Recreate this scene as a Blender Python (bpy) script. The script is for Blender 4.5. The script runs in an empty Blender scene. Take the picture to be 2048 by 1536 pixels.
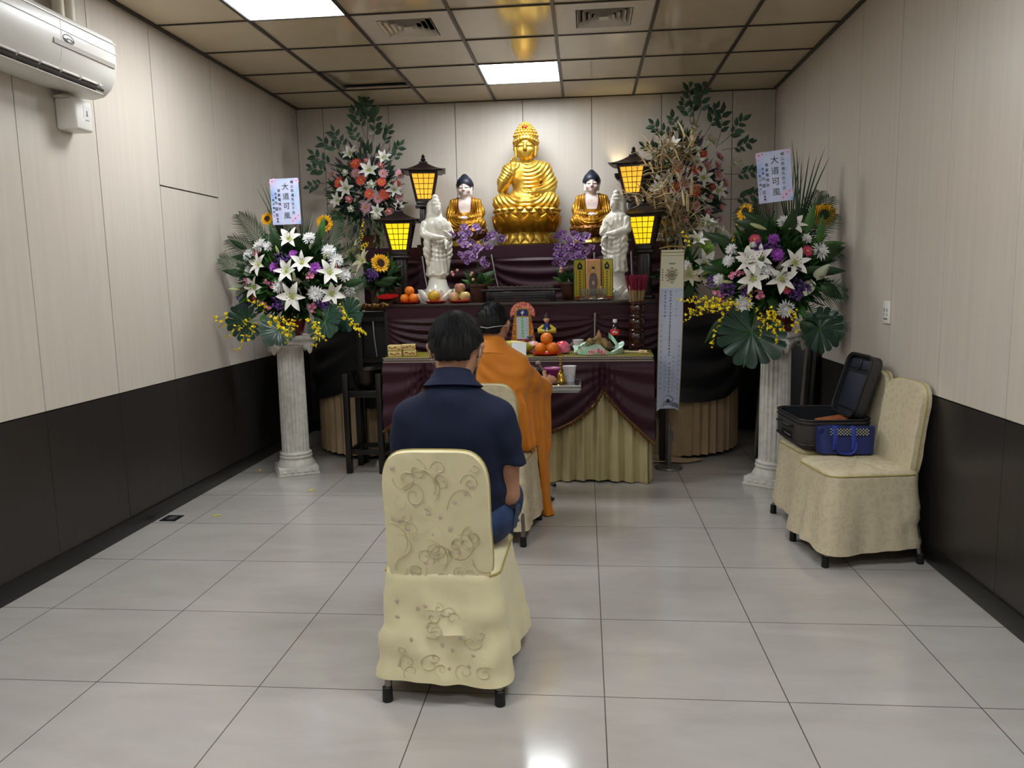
import bpy, bmesh, math, random
import numpy as np
import openvdb as vdb
from mathutils import Vector, Matrix, Euler, noise
PI = math.pi
sc = bpy.context.scene
COL = sc.collection
R = math.radians
sin, cos = math.sin, math.cos

# ---------------------------------------------------------------- camera
FPX = 1552.0
yaw, pitch, roll = 0.0956, -0.1341, -0.0211
CAM = np.array([2.591, -2.452, 1.393])
_cy, _sy, _cp, _sp = cos(yaw), sin(yaw), cos(pitch), sin(pitch)
FW = np.array([-_sy*_cp, _cy*_cp, _sp]); RT = np.array([_cy, _sy, 0.0]); UP = np.cross(RT, FW)
_c, _s = cos(roll), sin(roll)
RT, UP = _c*RT+_s*UP, -_s*RT+_c*UP
def at(x, y, Y):
    "point of the place seen at pixel x, y of the 2048 x 1536 photograph, on the upright plane at depth Y"
    d = FW+(x-1024)/FPX*RT-(y-768)/FPX*UP
    return Vector(CAM+(Y-CAM[1])/d[1]*d)
cam = bpy.data.objects.new('camera', bpy.data.cameras.new('camera'))
COL.objects.link(cam)
cam.data.sensor_width = 36; cam.data.lens = FPX*36/2048
cam.data.clip_start = .05
cam.matrix_world = Matrix(((RT[0], UP[0], -FW[0], CAM[0]), (RT[1], UP[1], -FW[1], CAM[1]), (RT[2], UP[2], -FW[2], CAM[2]), (0, 0, 0, 1)))
sc.camera = cam

# ---------------------------------------------------------------- materials
def lin(c):
    return tuple((v/12.92 if v <= .04045 else ((v+.055)/1.055)**2.4) for v in c)
def hx(h):
    h = h.lstrip('#'); return lin(tuple(int(h[i:i+2], 16)/255 for i in (0, 2, 4)))
MATS = {}
def mat(name, col, rough=.5, metal=0.0, var=0.0, vscale=8.0, bump=0.0, bscale=60.0, col2=None, coat=0.0, sheen=0.0, sss=0.0, trans=0.0, ior=1.45, spec=None, stretch=None, emit=0.0, alpha=1.0, detail=4.0):
    if name in MATS: return MATS[name]
    m = bpy.data.materials.new(name); m.use_nodes = True
    nt = m.node_tree; b = nt.nodes['Principled BSDF']
    c = hx(col) if isinstance(col, str) else col
    b.inputs['Base Color'].default_value = (*c, 1)
    b.inputs['Roughness'].default_value = rough; b.inputs['Metallic'].default_value = metal
    b.inputs['IOR'].default_value = ior
    if coat: b.inputs['Coat Weight'].default_value = coat; b.inputs['Coat Roughness'].default_value = .08
    if sheen: b.inputs['Sheen Weight'].default_value = sheen; b.inputs['Sheen Roughness'].default_value = .4
    if sss: b.inputs['Subsurface Weight'].default_value = sss; b.inputs['Subsurface Radius'].default_value = (.02, .008, .005)
    if trans: b.inputs['Transmission Weight'].default_value = trans
    if spec is not None: b.inputs['Specular IOR Level'].default_value = spec
    if alpha < 1: b.inputs['Alpha'].default_value = alpha
    if emit: b.inputs['Emission Color'].default_value = (*c, 1); b.inputs['Emission Strength'].default_value = emit
    if var or bump or col2:
        tc = nt.nodes.new('ShaderNodeTexCoord'); vec = tc.outputs['Object']
        if stretch:
            mp = nt.nodes.new('ShaderNodeMapping'); mp.inputs['Scale'].default_value = stretch
            nt.links.new(vec, mp.inputs['Vector']); vec = mp.outputs['Vector']
        if var or col2:
            n = nt.nodes.new('ShaderNodeTexNoise'); n.inputs['Scale'].default_value = vscale; n.inputs['Detail'].default_value = detail
            nt.links.new(vec, n.inputs['Vector'])
            r = nt.nodes.new('ShaderNodeValToRGB')
            if col2:
                c2 = hx(col2) if isinstance(col2, str) else col2; lo, hi = c, c2
                r.color_ramp.elements[0].position = .38; r.color_ramp.elements[1].position = .62
            else:
                lo = tuple(v*(1-var) for v in c); hi = tuple(min(1, v*(1+var)) for v in c)
                r.color_ramp.elements[0].position = .3; r.color_ramp.elements[1].position = .7
            r.color_ramp.elements[0].color = (*lo, 1); r.color_ramp.elements[1].color = (*hi, 1)
            nt.links.new(n.outputs['Fac'], r.inputs['Fac']); nt.links.new(r.outputs['Color'], b.inputs['Base Color'])
        if bump:
            n2 = nt.nodes.new('ShaderNodeTexNoise'); n2.inputs['Scale'].default_value = bscale; n2.inputs['Detail'].default_value = 5
            nt.links.new(vec, n2.inputs['Vector'])
            bp = nt.nodes.new('ShaderNodeBump'); bp.inputs['Strength'].default_value = bump; bp.inputs['Distance'].default_value = .01
            nt.links.new(n2.outputs['Fac'], bp.inputs['Height']); nt.links.new(bp.outputs['Normal'], b.inputs['Normal'])
    MATS[name] = m
    return m

# ---------------------------------------------------------------- mesh builder
def rot3(rx=0, ry=0, rz=0): return Euler((rx, ry, rz)).to_matrix()
def frame(d, up=(0, 0, 1)):
    "matrix whose z axis is d"
    z = Vector(d).normalized(); u = Vector(up)
    x = u.cross(z)
    if x.length < 1e-4: x = Vector((1, 0, 0)).cross(z)
    if x.length < 1e-4: x = Vector((0, 1, 0)).cross(z)
    x.normalize(); y = z.cross(x)
    return Matrix((x, y, z)).transposed()
class MB:
    def __init__(s): s.v = []; s.f = []; s.m = []
    def add(s, vs, fs, mi=0, M=None, loc=(0, 0, 0)):
        o = len(s.v); L = Vector(loc)
        for p in vs:
            p = Vector(p)
            if M is not None: p = M @ p
            s.v.append(tuple(p+L))
        for k, f in enumerate(fs):
            s.f.append([i+o for i in f]); s.m.append(mi[k] if isinstance(mi, list) else mi)
        return s
    def box(s, c, size, mi=0, M=None, bev=0.0, seg=2):
        x, y, z = (v/2 for v in size)
        if bev <= 0:
            vs = [(-x, -y, -z), (x, -y, -z), (x, y, -z), (-x, y, -z), (-x, -y, z), (x, -y, z), (x, y, z), (-x, y, z)]
            return s.add(vs, [(0, 3, 2, 1), (4, 5, 6, 7), (0, 1, 5, 4), (1, 2, 6, 5), (2, 3, 7, 6), (3, 0, 4, 7)], mi, M, c)
        bm = bmesh.new(); bmesh.ops.create_cube(bm, size=1.0)
        for v in bm.verts: v.co = Vector((v.co.x*size[0], v.co.y*size[1], v.co.z*size[2]))
        bmesh.ops.bevel(bm, geom=bm.edges[:], offset=min(bev, .49*min(size)), segments=seg, profile=.5, affect='EDGES')
        s.bm(bm, mi, M, c); return s
    def bm(s, bm, mi=0, M=None, loc=(0, 0, 0)):
        bm.verts.index_update()
        s.add([v.co.copy() for v in bm.verts], [[v.index for v in f.verts] for f in bm.faces], mi, M, loc); bm.free(); return s
    def lathe(s, prof, n=24, mi=0, M=None, loc=(0, 0, 0), rf=None, a0=0.0):
        "prof: list of (r, z); rf(angle, i) multiplies the radius"
        vs, fs = [], []
        for i, (r, z) in enumerate(prof):
            for k in range(n):
                a = a0+2*PI*k/n; q = r*(rf(a, i) if rf else 1)
                vs.append((q*cos(a), q*sin(a), z))
        for i in range(len(prof)-1):
            for k in range(n):
                k2 = (k+1) % n
                fs.append((i*n+k, i*n+k2, (i+1)*n+k2, (i+1)*n+k))
        if prof[0][0] > 1e-5: fs.append(tuple(range(n-1, -1, -1)))
        if prof[-1][0] > 1e-5: fs.append(tuple((len(prof)-1)*n+k for k in range(n)))
        return s.add(vs, fs, mi, M, loc)
    def cyl(s, a, b, r, r2=None, n=14, mi=0):
        a = Vector(a); b = Vector(b); d = b-a
        return s.lathe([(r, 0), (r if r2 is None else r2, d.length)], n, mi, frame(d), a)
    def tube(s, pts, r, n=8, mi=0, flat=1.0, closed=False):
        pts = [Vector(p) for p in pts]; N = len(pts); vs, fs = [], []
        rr = r if isinstance(r, (list, tuple)) else [r]*N
        up = Vector((0, 0, 1)); px = None
        for i, p in enumerate(pts):
            d = (pts[(i+1) % N]-pts[i-1]) if closed else (pts[min(i+1, N-1)]-pts[max(i-1, 0)])
            d.normalize()
            if px is None: F = frame(d); px = F.col[0].copy()
            px = (px-d*px.dot(d)); px.normalize(); py = d.cross(px)
            for k in range(n):
                a = 2*PI*k/n; vs.append(p+px*rr[i]*cos(a)+py*rr[i]*flat*sin(a))
        for i in range(N if closed else N-1):
            j = (i+1) % N
            for k in range(n):
                k2 = (k+1) % n; fs.append((i*n+k, i*n+k2, j*n+k2, j*n+k))
        if not closed: fs.append(tuple(range(n-1, -1, -1))); fs.append(tuple((N-1)*n+k for k in range(n)))
        return s.add(vs, fs, mi)
    def ell(s, c, r, mi=0, M=None, n=16, m=10):
        vs, fs = [(0, 0, -r[2])], []
        for i in range(1, m):
            t = PI*i/m
            for k in range(n):
                a = 2*PI*k/n; vs.append((r[0]*sin(t)*cos(a), r[1]*sin(t)*sin(a), -r[2]*cos(t)))
        vs.append((0, 0, r[2])); last = len(vs)-1
        for k in range(n):
            k2 = (k+1) % n
            fs.append((0, 1+k2, 1+k)); fs.append((last, 1+(m-2)*n+k, 1+(m-2)*n+k2))
            for i in range(m-2): fs.append((1+i*n+k, 1+i*n+k2, 1+(i+1)*n+k2, 1+(i+1)*n+k))
        return s.add(vs, fs, mi, M, c)
    def grid(s, fn, nu, nv, mi=0, M=None, loc=(0, 0, 0), closeu=False, mfn=None):
        "fn(u, v) with u, v in 0..1"
        vs, fs, ms = [], [], []
        U = nu if closeu else nu+1
        for j in range(nv+1):
            for i in range(U): vs.append(fn(i/nu, j/nv))
        for j in range(nv):
            for i in range(nu):
                i2 = (i+1) % U
                fs.append((j*U+i, j*U+i2, (j+1)*U+i2, (j+1)*U+i)); ms.append(mfn((i+.5)/nu, (j+.5)/nv) if mfn else mi)
        return s.add(vs, fs, ms, M, loc)
    def slab(s, fn, nu, nv, th, mi=0, mfn=None, nrm=None):
        "a sheet of thickness th along nrm (function or vector)"
        def back(u, v):
            n = nrm(u, v) if callable(nrm) else Vector(nrm)
            return Vector(fn(u, v))+n*th
        A, B = [], []
        o = 0; vs, fs, ms = [], [], []
        W = nu+1
        for j in range(nv+1):
            for i in range(W): vs.append(Vector(fn(i/nu, j/nv)))
        for j in range(nv+1):
            for i in range(W): vs.append(back(i/nu, j/nv))
        H = W*(nv+1)
        for j in range(nv):
            for i in range(nu):
                q = mfn((i+.5)/nu, (j+.5)/nv) if mfn else mi
                a, b, c, d = j*W+i, j*W+i+1, (j+1)*W+i+1, (j+1)*W+i
                fs.append((a, b, c, d)); fs.append((H+d, H+c, H+b, H+a)); ms += [q, q]
        rim = [i for i in range(nu)]
        for i in range(nu):
            fs.append((i+1, i, H+i, H+i+1)); ms.append(ms[0])
            a = nv*W+i; fs.append((a, a+1, H+a+1, H+a)); ms.append(ms[-1])
        for j in range(nv):
            a = j*W; fs.append((a, a+W, H+a+W, H+a)); ms.append(ms[0])
            a = j*W+nu; fs.append((a+W, a, H+a, H+a+W)); ms.append(ms[0])
        return s.add(vs, fs, ms)
    def prism(s, pts, th, mi=0, M=None, loc=(0, 0, 0), bev=0.0):
        "outline in xy extruded by th along z"
        n = len(pts)
        if bev > 0:
            bm = bmesh.new(); vs = [bm.verts.new((p[0], p[1], 0)) for p in pts]; f = bm.faces.new(vs)
            g = bmesh.ops.extrude_face_region(bm, geom=[f])
            for v in g['geom']:
                if isinstance(v, bmesh.types.BMVert): v.co.z += th
            bmesh.ops.recalc_face_normals(bm, faces=bm.faces)
            es = [e for e in bm.edges if abs(e.verts[0].co.z-e.verts[1].co.z) < 1e-6]
            bmesh.ops.bevel(bm, geom=es, offset=bev, segments=2, profile=.5, affect='EDGES')
            s.bm(bm, mi, M, loc); return s
        vs = [(p[0], p[1], 0) for p in pts]+[(p[0], p[1], th) for p in pts]
        fs = [tuple(range(n-1, -1, -1)), tuple(range(n, 2*n))]+[(i, (i+1) % n, n+(i+1) % n, n+i) for i in range(n)]
        return s.add(vs, fs, mi, M, loc)
    def text(s, body, size, mi=0, M=None, loc=(0, 0, 0), ext=.0008, bold=0.0):
        cu = bpy.data.curves.new('txt', 'FONT'); cu.body = body; cu.size = size; cu.extrude = ext; cu.offset = bold
        cu.align_x = 'CENTER'; cu.align_y = 'CENTER'; cu.resolution_u = 2
        ob = bpy.data.objects.new('txt', cu); COL.objects.link(ob)
        dg = bpy.context.evaluated_depsgraph_get()
        me = bpy.data.meshes.new_from_object(ob.evaluated_get(dg))
        s.add([v.co.copy() for v in me.vertices], [list(p.vertices) for p in me.polygons], mi, M, loc)
        bpy.data.objects.remove(ob); bpy.data.curves.remove(cu); bpy.data.meshes.remove(me)
        return s
    def merge(s, o, mi_off=0, M=None, loc=(0, 0, 0)):
        k = len(s.v); L = Vector(loc)
        for p in o.v:
            p = Vector(p)
            if M is not None: p = M @ p
            s.v.append(tuple(p+L))
        for f, m in zip(o.f, o.m): s.f.append([i+k for i in f]); s.m.append(m+mi_off)
        return s
    def mesh(s, name, mats, sharp=40, fix=False):
        me = bpy.data.meshes.new(name); me.from_pydata(s.v, [], s.f)
        mats = mats if isinstance(mats, (list, tuple)) else [mats]
        for m in mats: me.materials.append(m)
        me.polygons.foreach_set('material_index', [min(i, len(mats)-1) for i in s.m])
        if fix:
            bm = bmesh.new(); bm.from_mesh(me); bmesh.ops.recalc_face_normals(bm, faces=bm.faces); bm.to_mesh(me); bm.free()
        me.shade_smooth(); me.set_sharp_from_angle(angle=R(sharp)); me.update()
        return me
    def build(s, name, mats, parent=None, loc=(0, 0, 0), rot=(0, 0, 0), sharp=40, fix=False):
        return put(name, s.mesh(name, mats, sharp, fix), parent, loc, rot)
def put(name, me, parent=None, loc=(0, 0, 0), rot=(0, 0, 0), scale=1.0):
    o = bpy.data.objects.new(name, me); COL.objects.link(o)
    if parent is not None: o.parent = parent
    o.location = loc
    if isinstance(rot, Matrix): o.rotation_euler = rot.to_euler()
    else: o.rotation_euler = rot
    o.scale = (scale,)*3 if not isinstance(scale, (tuple, list)) else scale
    return o
def tag(o, label, cat, group=None, kind=None):
    o['label'] = label; o['category'] = cat
    if group: o['group'] = group
    if kind: o['kind'] = kind
    return o
def thing(name, label, cat, loc=(0, 0, 0), rz=0.0, group=None):
    o = bpy.data.objects.new(name, None); COL.objects.link(o); o.empty_display_size = .05
    o.location = loc; o.rotation_euler = (0, 0, rz)
    return tag(o, label, cat, group)
def struct(o): o['kind'] = 'structure'; return o
def copy_tree(o, parent=None):
    c = o.copy(); COL.objects.link(c)
    if parent is not None: c.parent = parent
    for ch in list(o.children): copy_tree(ch, c)
    return c

# ---------------------------------------------------------------- signed-distance sculpting for bodies and statues
class SDF:
    def __init__(s, lo, hi, vox):
        s.vox = vox; s.lo = np.array(lo, float)
        n = np.ceil((np.array(hi)-s.lo)/vox).astype(int)+1
        ax = [s.lo[i]+vox*np.arange(n[i]) for i in range(3)]
        s.X, s.Y, s.Z = [a.astype(np.float32) for a in np.meshgrid(*ax, indexing='ij')]
        s.d = np.full(s.X.shape, 1.0, np.float32)
    def _u(s, d, k):
        if k <= 0: s.d = np.minimum(s.d, d)
        else:
            h = np.clip(.5+.5*(s.d-d)/k, 0, 1); s.d = s.d*(1-h)+d*h-k*h*(1-h)
        return s
    def cap(s, a, b, ra, rb=None, k=.02, flat=None):
        rb = ra if rb is None else rb
        a = np.array(a, float); b = np.array(b, float); ab = b-a; L = max(ab@ab, 1e-9)
        px, py, pz = s.X-a[0], s.Y-a[1], s.Z-a[2]
        t = np.clip((px*ab[0]+py*ab[1]+pz*ab[2])/L, 0, 1)
        dx, dy, dz = px-t*ab[0], py-t*ab[1], pz-t*ab[2]
        if flat is not None:    # squash along an axis: (axis vector, factor)
            n = np.array(flat[0], float); n /= np.linalg.norm(n); q = dx*n[0]+dy*n[1]+dz*n[2]; e = (1/flat[1]-1)
            dx, dy, dz = dx+q*e*n[0], dy+q*e*n[1], dz+q*e*n[2]
            return s._u((np.sqrt(dx*dx+dy*dy+dz*dz)-(ra+t*(rb-ra)))*max(flat[1], .5), k)
        return s._u(np.sqrt(dx*dx+dy*dy+dz*dz)-(ra+t*(rb-ra)), k)
    def _ell(s, c, r, M=None):
        px, py, pz = s.X-c[0], s.Y-c[1], s.Z-c[2]
        if M is not None:
            m = np.array(M.transposed()); px, py, pz = [m[i][0]*px+m[i][1]*py+m[i][2]*pz for i in range(3)]
        k0 = np.sqrt((px/r[0])**2+(py/r[1])**2+(pz/r[2])**2); k1 = np.sqrt((px/r[0]**2)**2+(py/r[1]**2)**2+(pz/r[2]**2)**2)
        return k0*(k0-1)/np.maximum(k1, 1e-6)
    def ell(s, c, r, k=.02, M=None): return s._u(s._ell(c, r, M), k)
    def sub(s, c, r, k=.01, M=None):
        d = -s._ell(c, r, M); h = np.clip(.5-.5*(s.d-d)/k, 0, 1); s.d = s.d*(1-h)+d*h+k*h*(1-h); return s
    def chain(s, pts, rs, k=.02, flat=None):
        for i in range(len(pts)-1): s.cap(pts[i], pts[i+1], rs[i], rs[i+1], k, flat)
        return s
    def rev(s, prof, k=.01, cx=0, cy=0, sy=1.0):
        "solid of revolution, radius interpolated over z"
        z = np.array([p[1] for p in prof]); r = np.array([p[0] for p in prof])
        rad = np.interp(s.Z, z, r); d = np.sqrt((s.X-cx)**2+((s.Y-cy)/sy)**2)-rad
        d = np.maximum(d*.9, np.maximum(z[0]-s.Z, s.Z-z[-1])); return s._u(d.astype(np.float32), k)
    def disp(s, f): s.d = s.d+f.astype(np.float32); return s
    def cut(s, f): s.d = np.maximum(s.d, f.astype(np.float32)); return s
    def smooth(s, n=1):
        for _ in range(n):
            for ax in range(3): s.d = (.5*s.d+.25*np.roll(s.d, 1, ax)+.25*np.roll(s.d, -1, ax))
        return s
    def mesh(s, name, mats, matfn=None, biggest=True):
        g = vdb.FloatGrid(1.0); d = s.d.copy()
        d[[0, -1]] = 1; d[:, [0, -1]] = 1; d[:, :, [0, -1]] = 1
        g.copyFromArray(d.astype(np.float32))
        P, T, Q = g.convertToPolygons(0.0, 0.0)
        P = P*s.vox+s.lo
        me = bpy.data.meshes.new(name)
        me.from_pydata(P.tolist(), [], [tuple(int(i) for i in f[::-1]) for f in Q]+[tuple(int(i) for i in f[::-1]) for f in T])
        bm = bmesh.new(); bm.from_mesh(me)
        if biggest:
            seen = set(); parts = []
            for v in bm.verts:
                if v.index in seen: continue
                st = [v]; seen.add(v.index); comp = []
                while st:
                    w = st.pop(); comp.append(w)
                    for e in w.link_edges:
                        x = e.other_vert(w)
                        if x.index not in seen: seen.add(x.index); st.append(x)
                parts.append(comp)
            parts.sort(key=len)
            if len(parts) > 1: bmesh.ops.delete(bm, geom=[v for c in parts[:-1] for v in c], context='VERTS')
        bmesh.ops.smooth_vert(bm, verts=bm.verts, factor=.5, use_axis_x=True, use_axis_y=True, use_axis_z=True)
        bmesh.ops.recalc_face_normals(bm, faces=bm.faces)
        bm.to_mesh(me); bm.free()
        for m in (mats if isinstance(mats, (list, tuple)) else [mats]): me.materials.append(m)
        if matfn:
            for p in me.polygons: p.material_index = matfn(p.center, p.normal)
        me.shade_smooth(); me.update()
        return me
    def build(s, name, mats, parent=None, loc=(0, 0, 0), rot=(0, 0, 0), matfn=None):
        return put(name, s.mesh(name, mats, matfn), parent, loc, rot)
def lerp(a, b, t): return a+(b-a)*t
def spline(pts, n):
    "Catmull-Rom through pts, n samples"
    P = [Vector(p) for p in pts]; P = [2*P[0]-P[1]]+P+[2*P[-1]-P[-2]]; out = []
    m = len(P)-3
    for i in range(n):
        t = i/(n-1)*m; k = min(int(t), m-1); u = t-k; a, b, c, d = P[k:k+4]
        out.append(.5*((2*b)+(c-a)*u+(2*a-5*b+4*c-d)*u*u+(3*b-a-3*c+d)*u**3))
    return out
def scribble(mb, cx, cz, size, rnd, mi, M=None, y=0.0, n=5):
    "a small unreadable written mark in the xz plane"
    for _ in range(n):
        a = rnd.choice((0, 0, PI/2, PI/2, .8, -.8)); L = size*rnd.uniform(.4, .9); w = size*.11
        x = cx+rnd.uniform(-.3, .3)*size*.6; z = cz+rnd.uniform(-.35, .35)*size
        mb.box((x, y, z), (L, .0006, w), mi, rot3(0, a, 0))
# ---------------------------------------------------------------- the room
W, YB, YF, H = 4.23, 4.634, -4.2, 2.96
M_wall = mat('cream laminate wall panel', '#cdc3b7', .38, var=.035, vscale=30, stretch=(1, 1, .04), bump=.02, bscale=200)
M_dark = mat('black brown wainscot laminate', '#2c2826', .34, var=.12, vscale=40, stretch=(1, 1, .05))
M_base = mat('black baseboard', '#161413', .35)
M_seam = mat('brown panel seam', '#43392f', .6)
M_grid = mat('dark brown ceiling bar', '#2c2420', .4)
M_ceil = mat('glossy cream ceiling board', '#c7b89b', .11, var=.03, vscale=5, coat=.0)
M_white = mat('white plastic', '#e6e3dc', .32)
M_lamp = mat('lit diffuser', (.93, .97, 1.0), .4, emit=23)

def floor_material():
    m = bpy.data.materials.new('pale grey polished tile'); m.use_nodes = True; nt = m.node_tree; b = nt.nodes['Principled BSDF']
    L = nt.links.new; N = nt.nodes.new
    tc = N('ShaderNodeTexCoord'); mp = N('ShaderNodeMapping'); mp.inputs['Location'].default_value = (-.245, 0, 0)
    L(tc.outputs['Object'], mp.inputs['Vector'])
    sp = N('ShaderNodeSeparateXYZ'); L(mp.outputs['Vector'], sp.inputs[0])
    def mth(op, x, y=None):
        q = N('ShaderNodeMath'); q.operation = op
        for i, v in enumerate((x, y)):
            if v is None: continue
            if isinstance(v, (int, float)): q.inputs[i].default_value = v
            else: L(v, q.inputs[i])
        return q.outputs[0]
    ds = []
    for ax in ('X', 'Y'):
        fr = mth('FRACT', mth('DIVIDE', mth('ADD', sp.outputs[ax], 60.0), .6)); ds.append(mth('MINIMUM', fr, mth('SUBTRACT', 1.0, fr)))
    grout = mth('LESS_THAN', mth('MINIMUM', ds[0], ds[1]), .0032)
    n = N('ShaderNodeTexNoise'); n.inputs['Scale'].default_value = 2.2; n.inputs['Detail'].default_value = 7; n.inputs['Roughness'].default_value = .62; n.inputs['Distortion'].default_value = .5
    mp2 = N('ShaderNodeMapping'); mp2.inputs['Scale'].default_value = (.7, 2.2, 1); L(tc.outputs['Object'], mp2.inputs['Vector']); L(mp2.outputs['Vector'], n.inputs['Vector'])
    rp = N('ShaderNodeValToRGB'); rp.color_ramp.elements[0].position = .3; rp.color_ramp.elements[1].position = .75
    rp.color_ramp.elements[0].color = (*hx('#a5a09a'), 1); rp.color_ramp.elements[1].color = (*hx('#b6b1ab'), 1)
    L(n.outputs['Fac'], rp.inputs['Fac'])
    mx = N('ShaderNodeMix'); mx.data_type = 'RGBA'; mx.blend_type = 'MULTIPLY'; mx.inputs['Factor'].default_value = 1
    mx.blend_type = 'MIX'; L(grout, mx.inputs['Factor']); L(rp.outputs['Color'], mx.inputs[6]); mx.inputs[7].default_value = (*hx('#54504a'), 1); L(mx.outputs[2], b.inputs['Base Color'])
    b.inputs['Roughness'].default_value = .13; b.inputs['IOR'].default_value = 1.5
    return m
fl = MB().box((W/2, (YB+YF)/2, -.05), (W+.2, YB-YF+.2, .1)).build('floor', floor_material()); struct(fl)

def wall(name, seams, y0, y1, hatch=None):
    "panelled wall in local coordinates: u along the wall, z up, face towards -v"
    mb = MB(); mb.box(((y0+y1)/2, .06, H/2), (y1-y0, .1, H), 2)
    us = [y0]+[s for s in seams if y0 < s < y1]+[y1]; g = .0028
    for a, b in zip(us, us[1:]):
        cells = [(a, b, .807, H)]
        if hatch and abs(a-hatch[0]) < .02: cells = [(a, b-.003, .807, hatch[2]-.004), (a, b-.003, hatch[2]+.002, H)]
        for (p, q, z0, z1) in cells:
            mb.box(((p+q)/2, .006, (z0+z1)/2+.001), (q-p-2*g, .012, z1-z0-.003), 0)
        mb.box(((a+b)/2, .006, .40), (b-a-g, .012, .806), 1)
    return mb
sl = [1.01+.6*k for k in range(-9, 7) if k not in (3,)]+[2.985]
sl = sorted(s for s in sl if not (2.7 < s < 2.9))
ML = Matrix(((0, -1, 0), (1, 0, 0), (0, 0, 1)))     # u -> y, v -> -x
mb = MB().merge(wall('l', sl, YF, YB, (2.21, 2.985, 2.01)), M=ML); struct(mb.build('wall_left', [M_wall, M_dark, M_seam]))
sr = [.715+.6*k for k in range(-9, 7)]
MR = Matrix(((0, 1, 0), (1, 0, 0), (0, 0, 1)))
mb = MB().merge(wall('r', sr, YF, YB), M=MR, loc=(W, 0, 0)); struct(mb.build('wall_right', [M_wall, M_dark, M_seam], fix=True))
sb = [.245+.604*k for k in range(0, 7)]
mb = MB().merge(wall('b', sb, 0, W), loc=(0, YB, 0)); struct(mb.build('wall_back', [M_wall, M_dark, M_seam]))
mb = MB().merge(wall('f', sb, 0, W), M=rot3(0, 0, PI), loc=(W, YF, 0)); struct(mb.build('wall_front', [M_wall, M_dark, M_seam]))
struct(MB().box((.006, (YB+YF)/2, .045), (.012, YB-YF, .09), bev=.003).build('baseboard_left', M_base))
struct(MB().box((W-.006, (YB+YF)/2, .045), (.012, YB-YF, .09), bev=.003).build('baseboard_right', M_base))
struct(MB().box((W/2, YB-.006, .045), (W, .012, .09), bev=.003).build('baseboard_back', M_base))
# ceiling: boards between dark bars; lamp, vent and hatch bays left open
PX, PY = W/7, .59
LAMPS = [(3, 1), (1, 4), (5, 8), (1, 9), (4, 12)]  # last three bays are out of view, lamps added there to brighten the near room
VENTS = [(2, 3), (4, 3)]
HATCH = (1, 1)
NR = 15
ce = MB(); gr = MB()
for j in range(7):
    for i in range(NR):
        if (j, i) in LAMPS or (j, i) in VENTS or (j, i) == HATCH: continue
        x0, x1 = j*PX, (j+1)*PX; y1, y0 = YB-i*PY, max(YB-(i+1)*PY, YF)
        if y1-y0 > .05: ce.box(((x0+x1)/2, (y0+y1)/2, H+.011), (PX, y1-y0, .02), 0)
ce.box((W/2, (YB+YF)/2, H+.2), (W+.1, YB-YF+.1, .02), 1)
struct(ce.build('ceiling', [M_ceil, M_seam]))
for j in range(8):
    w = .022 if 0 < j < 7 else .03
    gr.box((min(max(j*PX, .015), W-.015), (YB+YF)/2, H-.002), (w, YB-YF, .012))
for i in range(NR):
    gr.box((W/2, YB-i*PY-(0.006 if i == 0 else 0), H-.001), (W, .013, .01))
struct(gr.build('trim_1', M_grid))
def cell(j, i): return ((j+.5)*PX, YB-(i+.5)*PY, H)
LL = {(3, 1): 'lit square ceiling lamp panel above the seated golden statue', (1, 4): 'lit ceiling lamp panel at the top edge left of centre'}
for n, (j, i) in enumerate(LAMPS):
    t = thing('ceiling_light', LL.get((j, i), 'unseen square lamp panel added in the ceiling to light the near room'), 'light', cell(j, i), 0, 'ceiling lamp panels')
    MB().box((0, 0, .004), (PX-.03, PY-.022, .006)).build('diffuser', M_lamp, t)
    f = MB()
    for sx in (-1, 1): f.box((sx*(PX/2-.011), 0, .004), (.01, PY-.015, .016)); f.box((0, sx*(PY/2-.009), .004), (PX-.03, .008, .016))
    f.box((0, 0, .02), (PX-.02, PY-.02, .01)); f.build('frame', M_white, t)
M_vent = mat('yellowed vent plastic', '#cfc6b8', .3, var=.05, vscale=20)
M_void = mat('dark duct', '#1b1917', .8)
def vent(j, i, label):
    t = thing('ceiling_vent', label, 'vent', cell(j, i), 0, 'ceiling air vents')
    p = MB(); a, b = PX/2-.008, PY/2-.008
    for s in (-1, 1):
        p.box((s*(a+.17)/2, 0, .003), (a-.17, 2*b, .008)); p.box((0, s*(b+.17)/2, .003), (.34, b-.17, .008))
    p.build('plate', M_vent, t)
    MB().box((0, 0, .10), (.4, .4, .005)).build('duct', M_void, t)
    for k in range(5):
        s = .165-.034*k; lv = MB(); d = .026
        for q in range(4):
            # a sloping vane on each side of the square ring
            v = [(-s, -s, 0), (s, -s, 0), (s-d, -s+d*.9, .028), (-s+d, -s+d*.9, .028)]
            v2 = [(x, y+.002, z+.004) for x, y, z in v]
            lv.add(v+v2, [(0, 1, 2, 3), (7, 6, 5, 4), (0, 4, 5, 1), (2, 6, 7, 3)], 0, rot3(0, 0, q*PI/2))
        if k == 4: lv.box((0, 0, .002), (2*s, 2*s, .004))
        lv.build('louvre', M_vent, t, (0, 0, -.004), fix=True)
vent(2, 3, 'square ceiling vent with stepped louvres, left of the two')
vent(4, 3, 'square ceiling vent with stepped louvres, right of the two')
hx_, hy_, _ = cell(*HATCH)
t = thing('ceiling_hatch', 'raised ceiling board lying ajar in its bay', 'ceiling board', (hx_, hy_, H))
MB().box((0, .0, .035), (PX-.05, PY-.03, .012), M=rot3(R(2.2), 0, 0)).build('board', M_ceil, t)
f = MB(); f.box((-PX/2+.03, 0, .02), (.03, PY-.03, .03)); f.box((0, -PY/2+.04, .016), (PX-.05, .05, .022)); f.box((PX/2-.02, 0, .03), (.015, PY-.03, .05)); f.box((0, 0, .09), (PX, PY, .01), 1)
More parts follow.
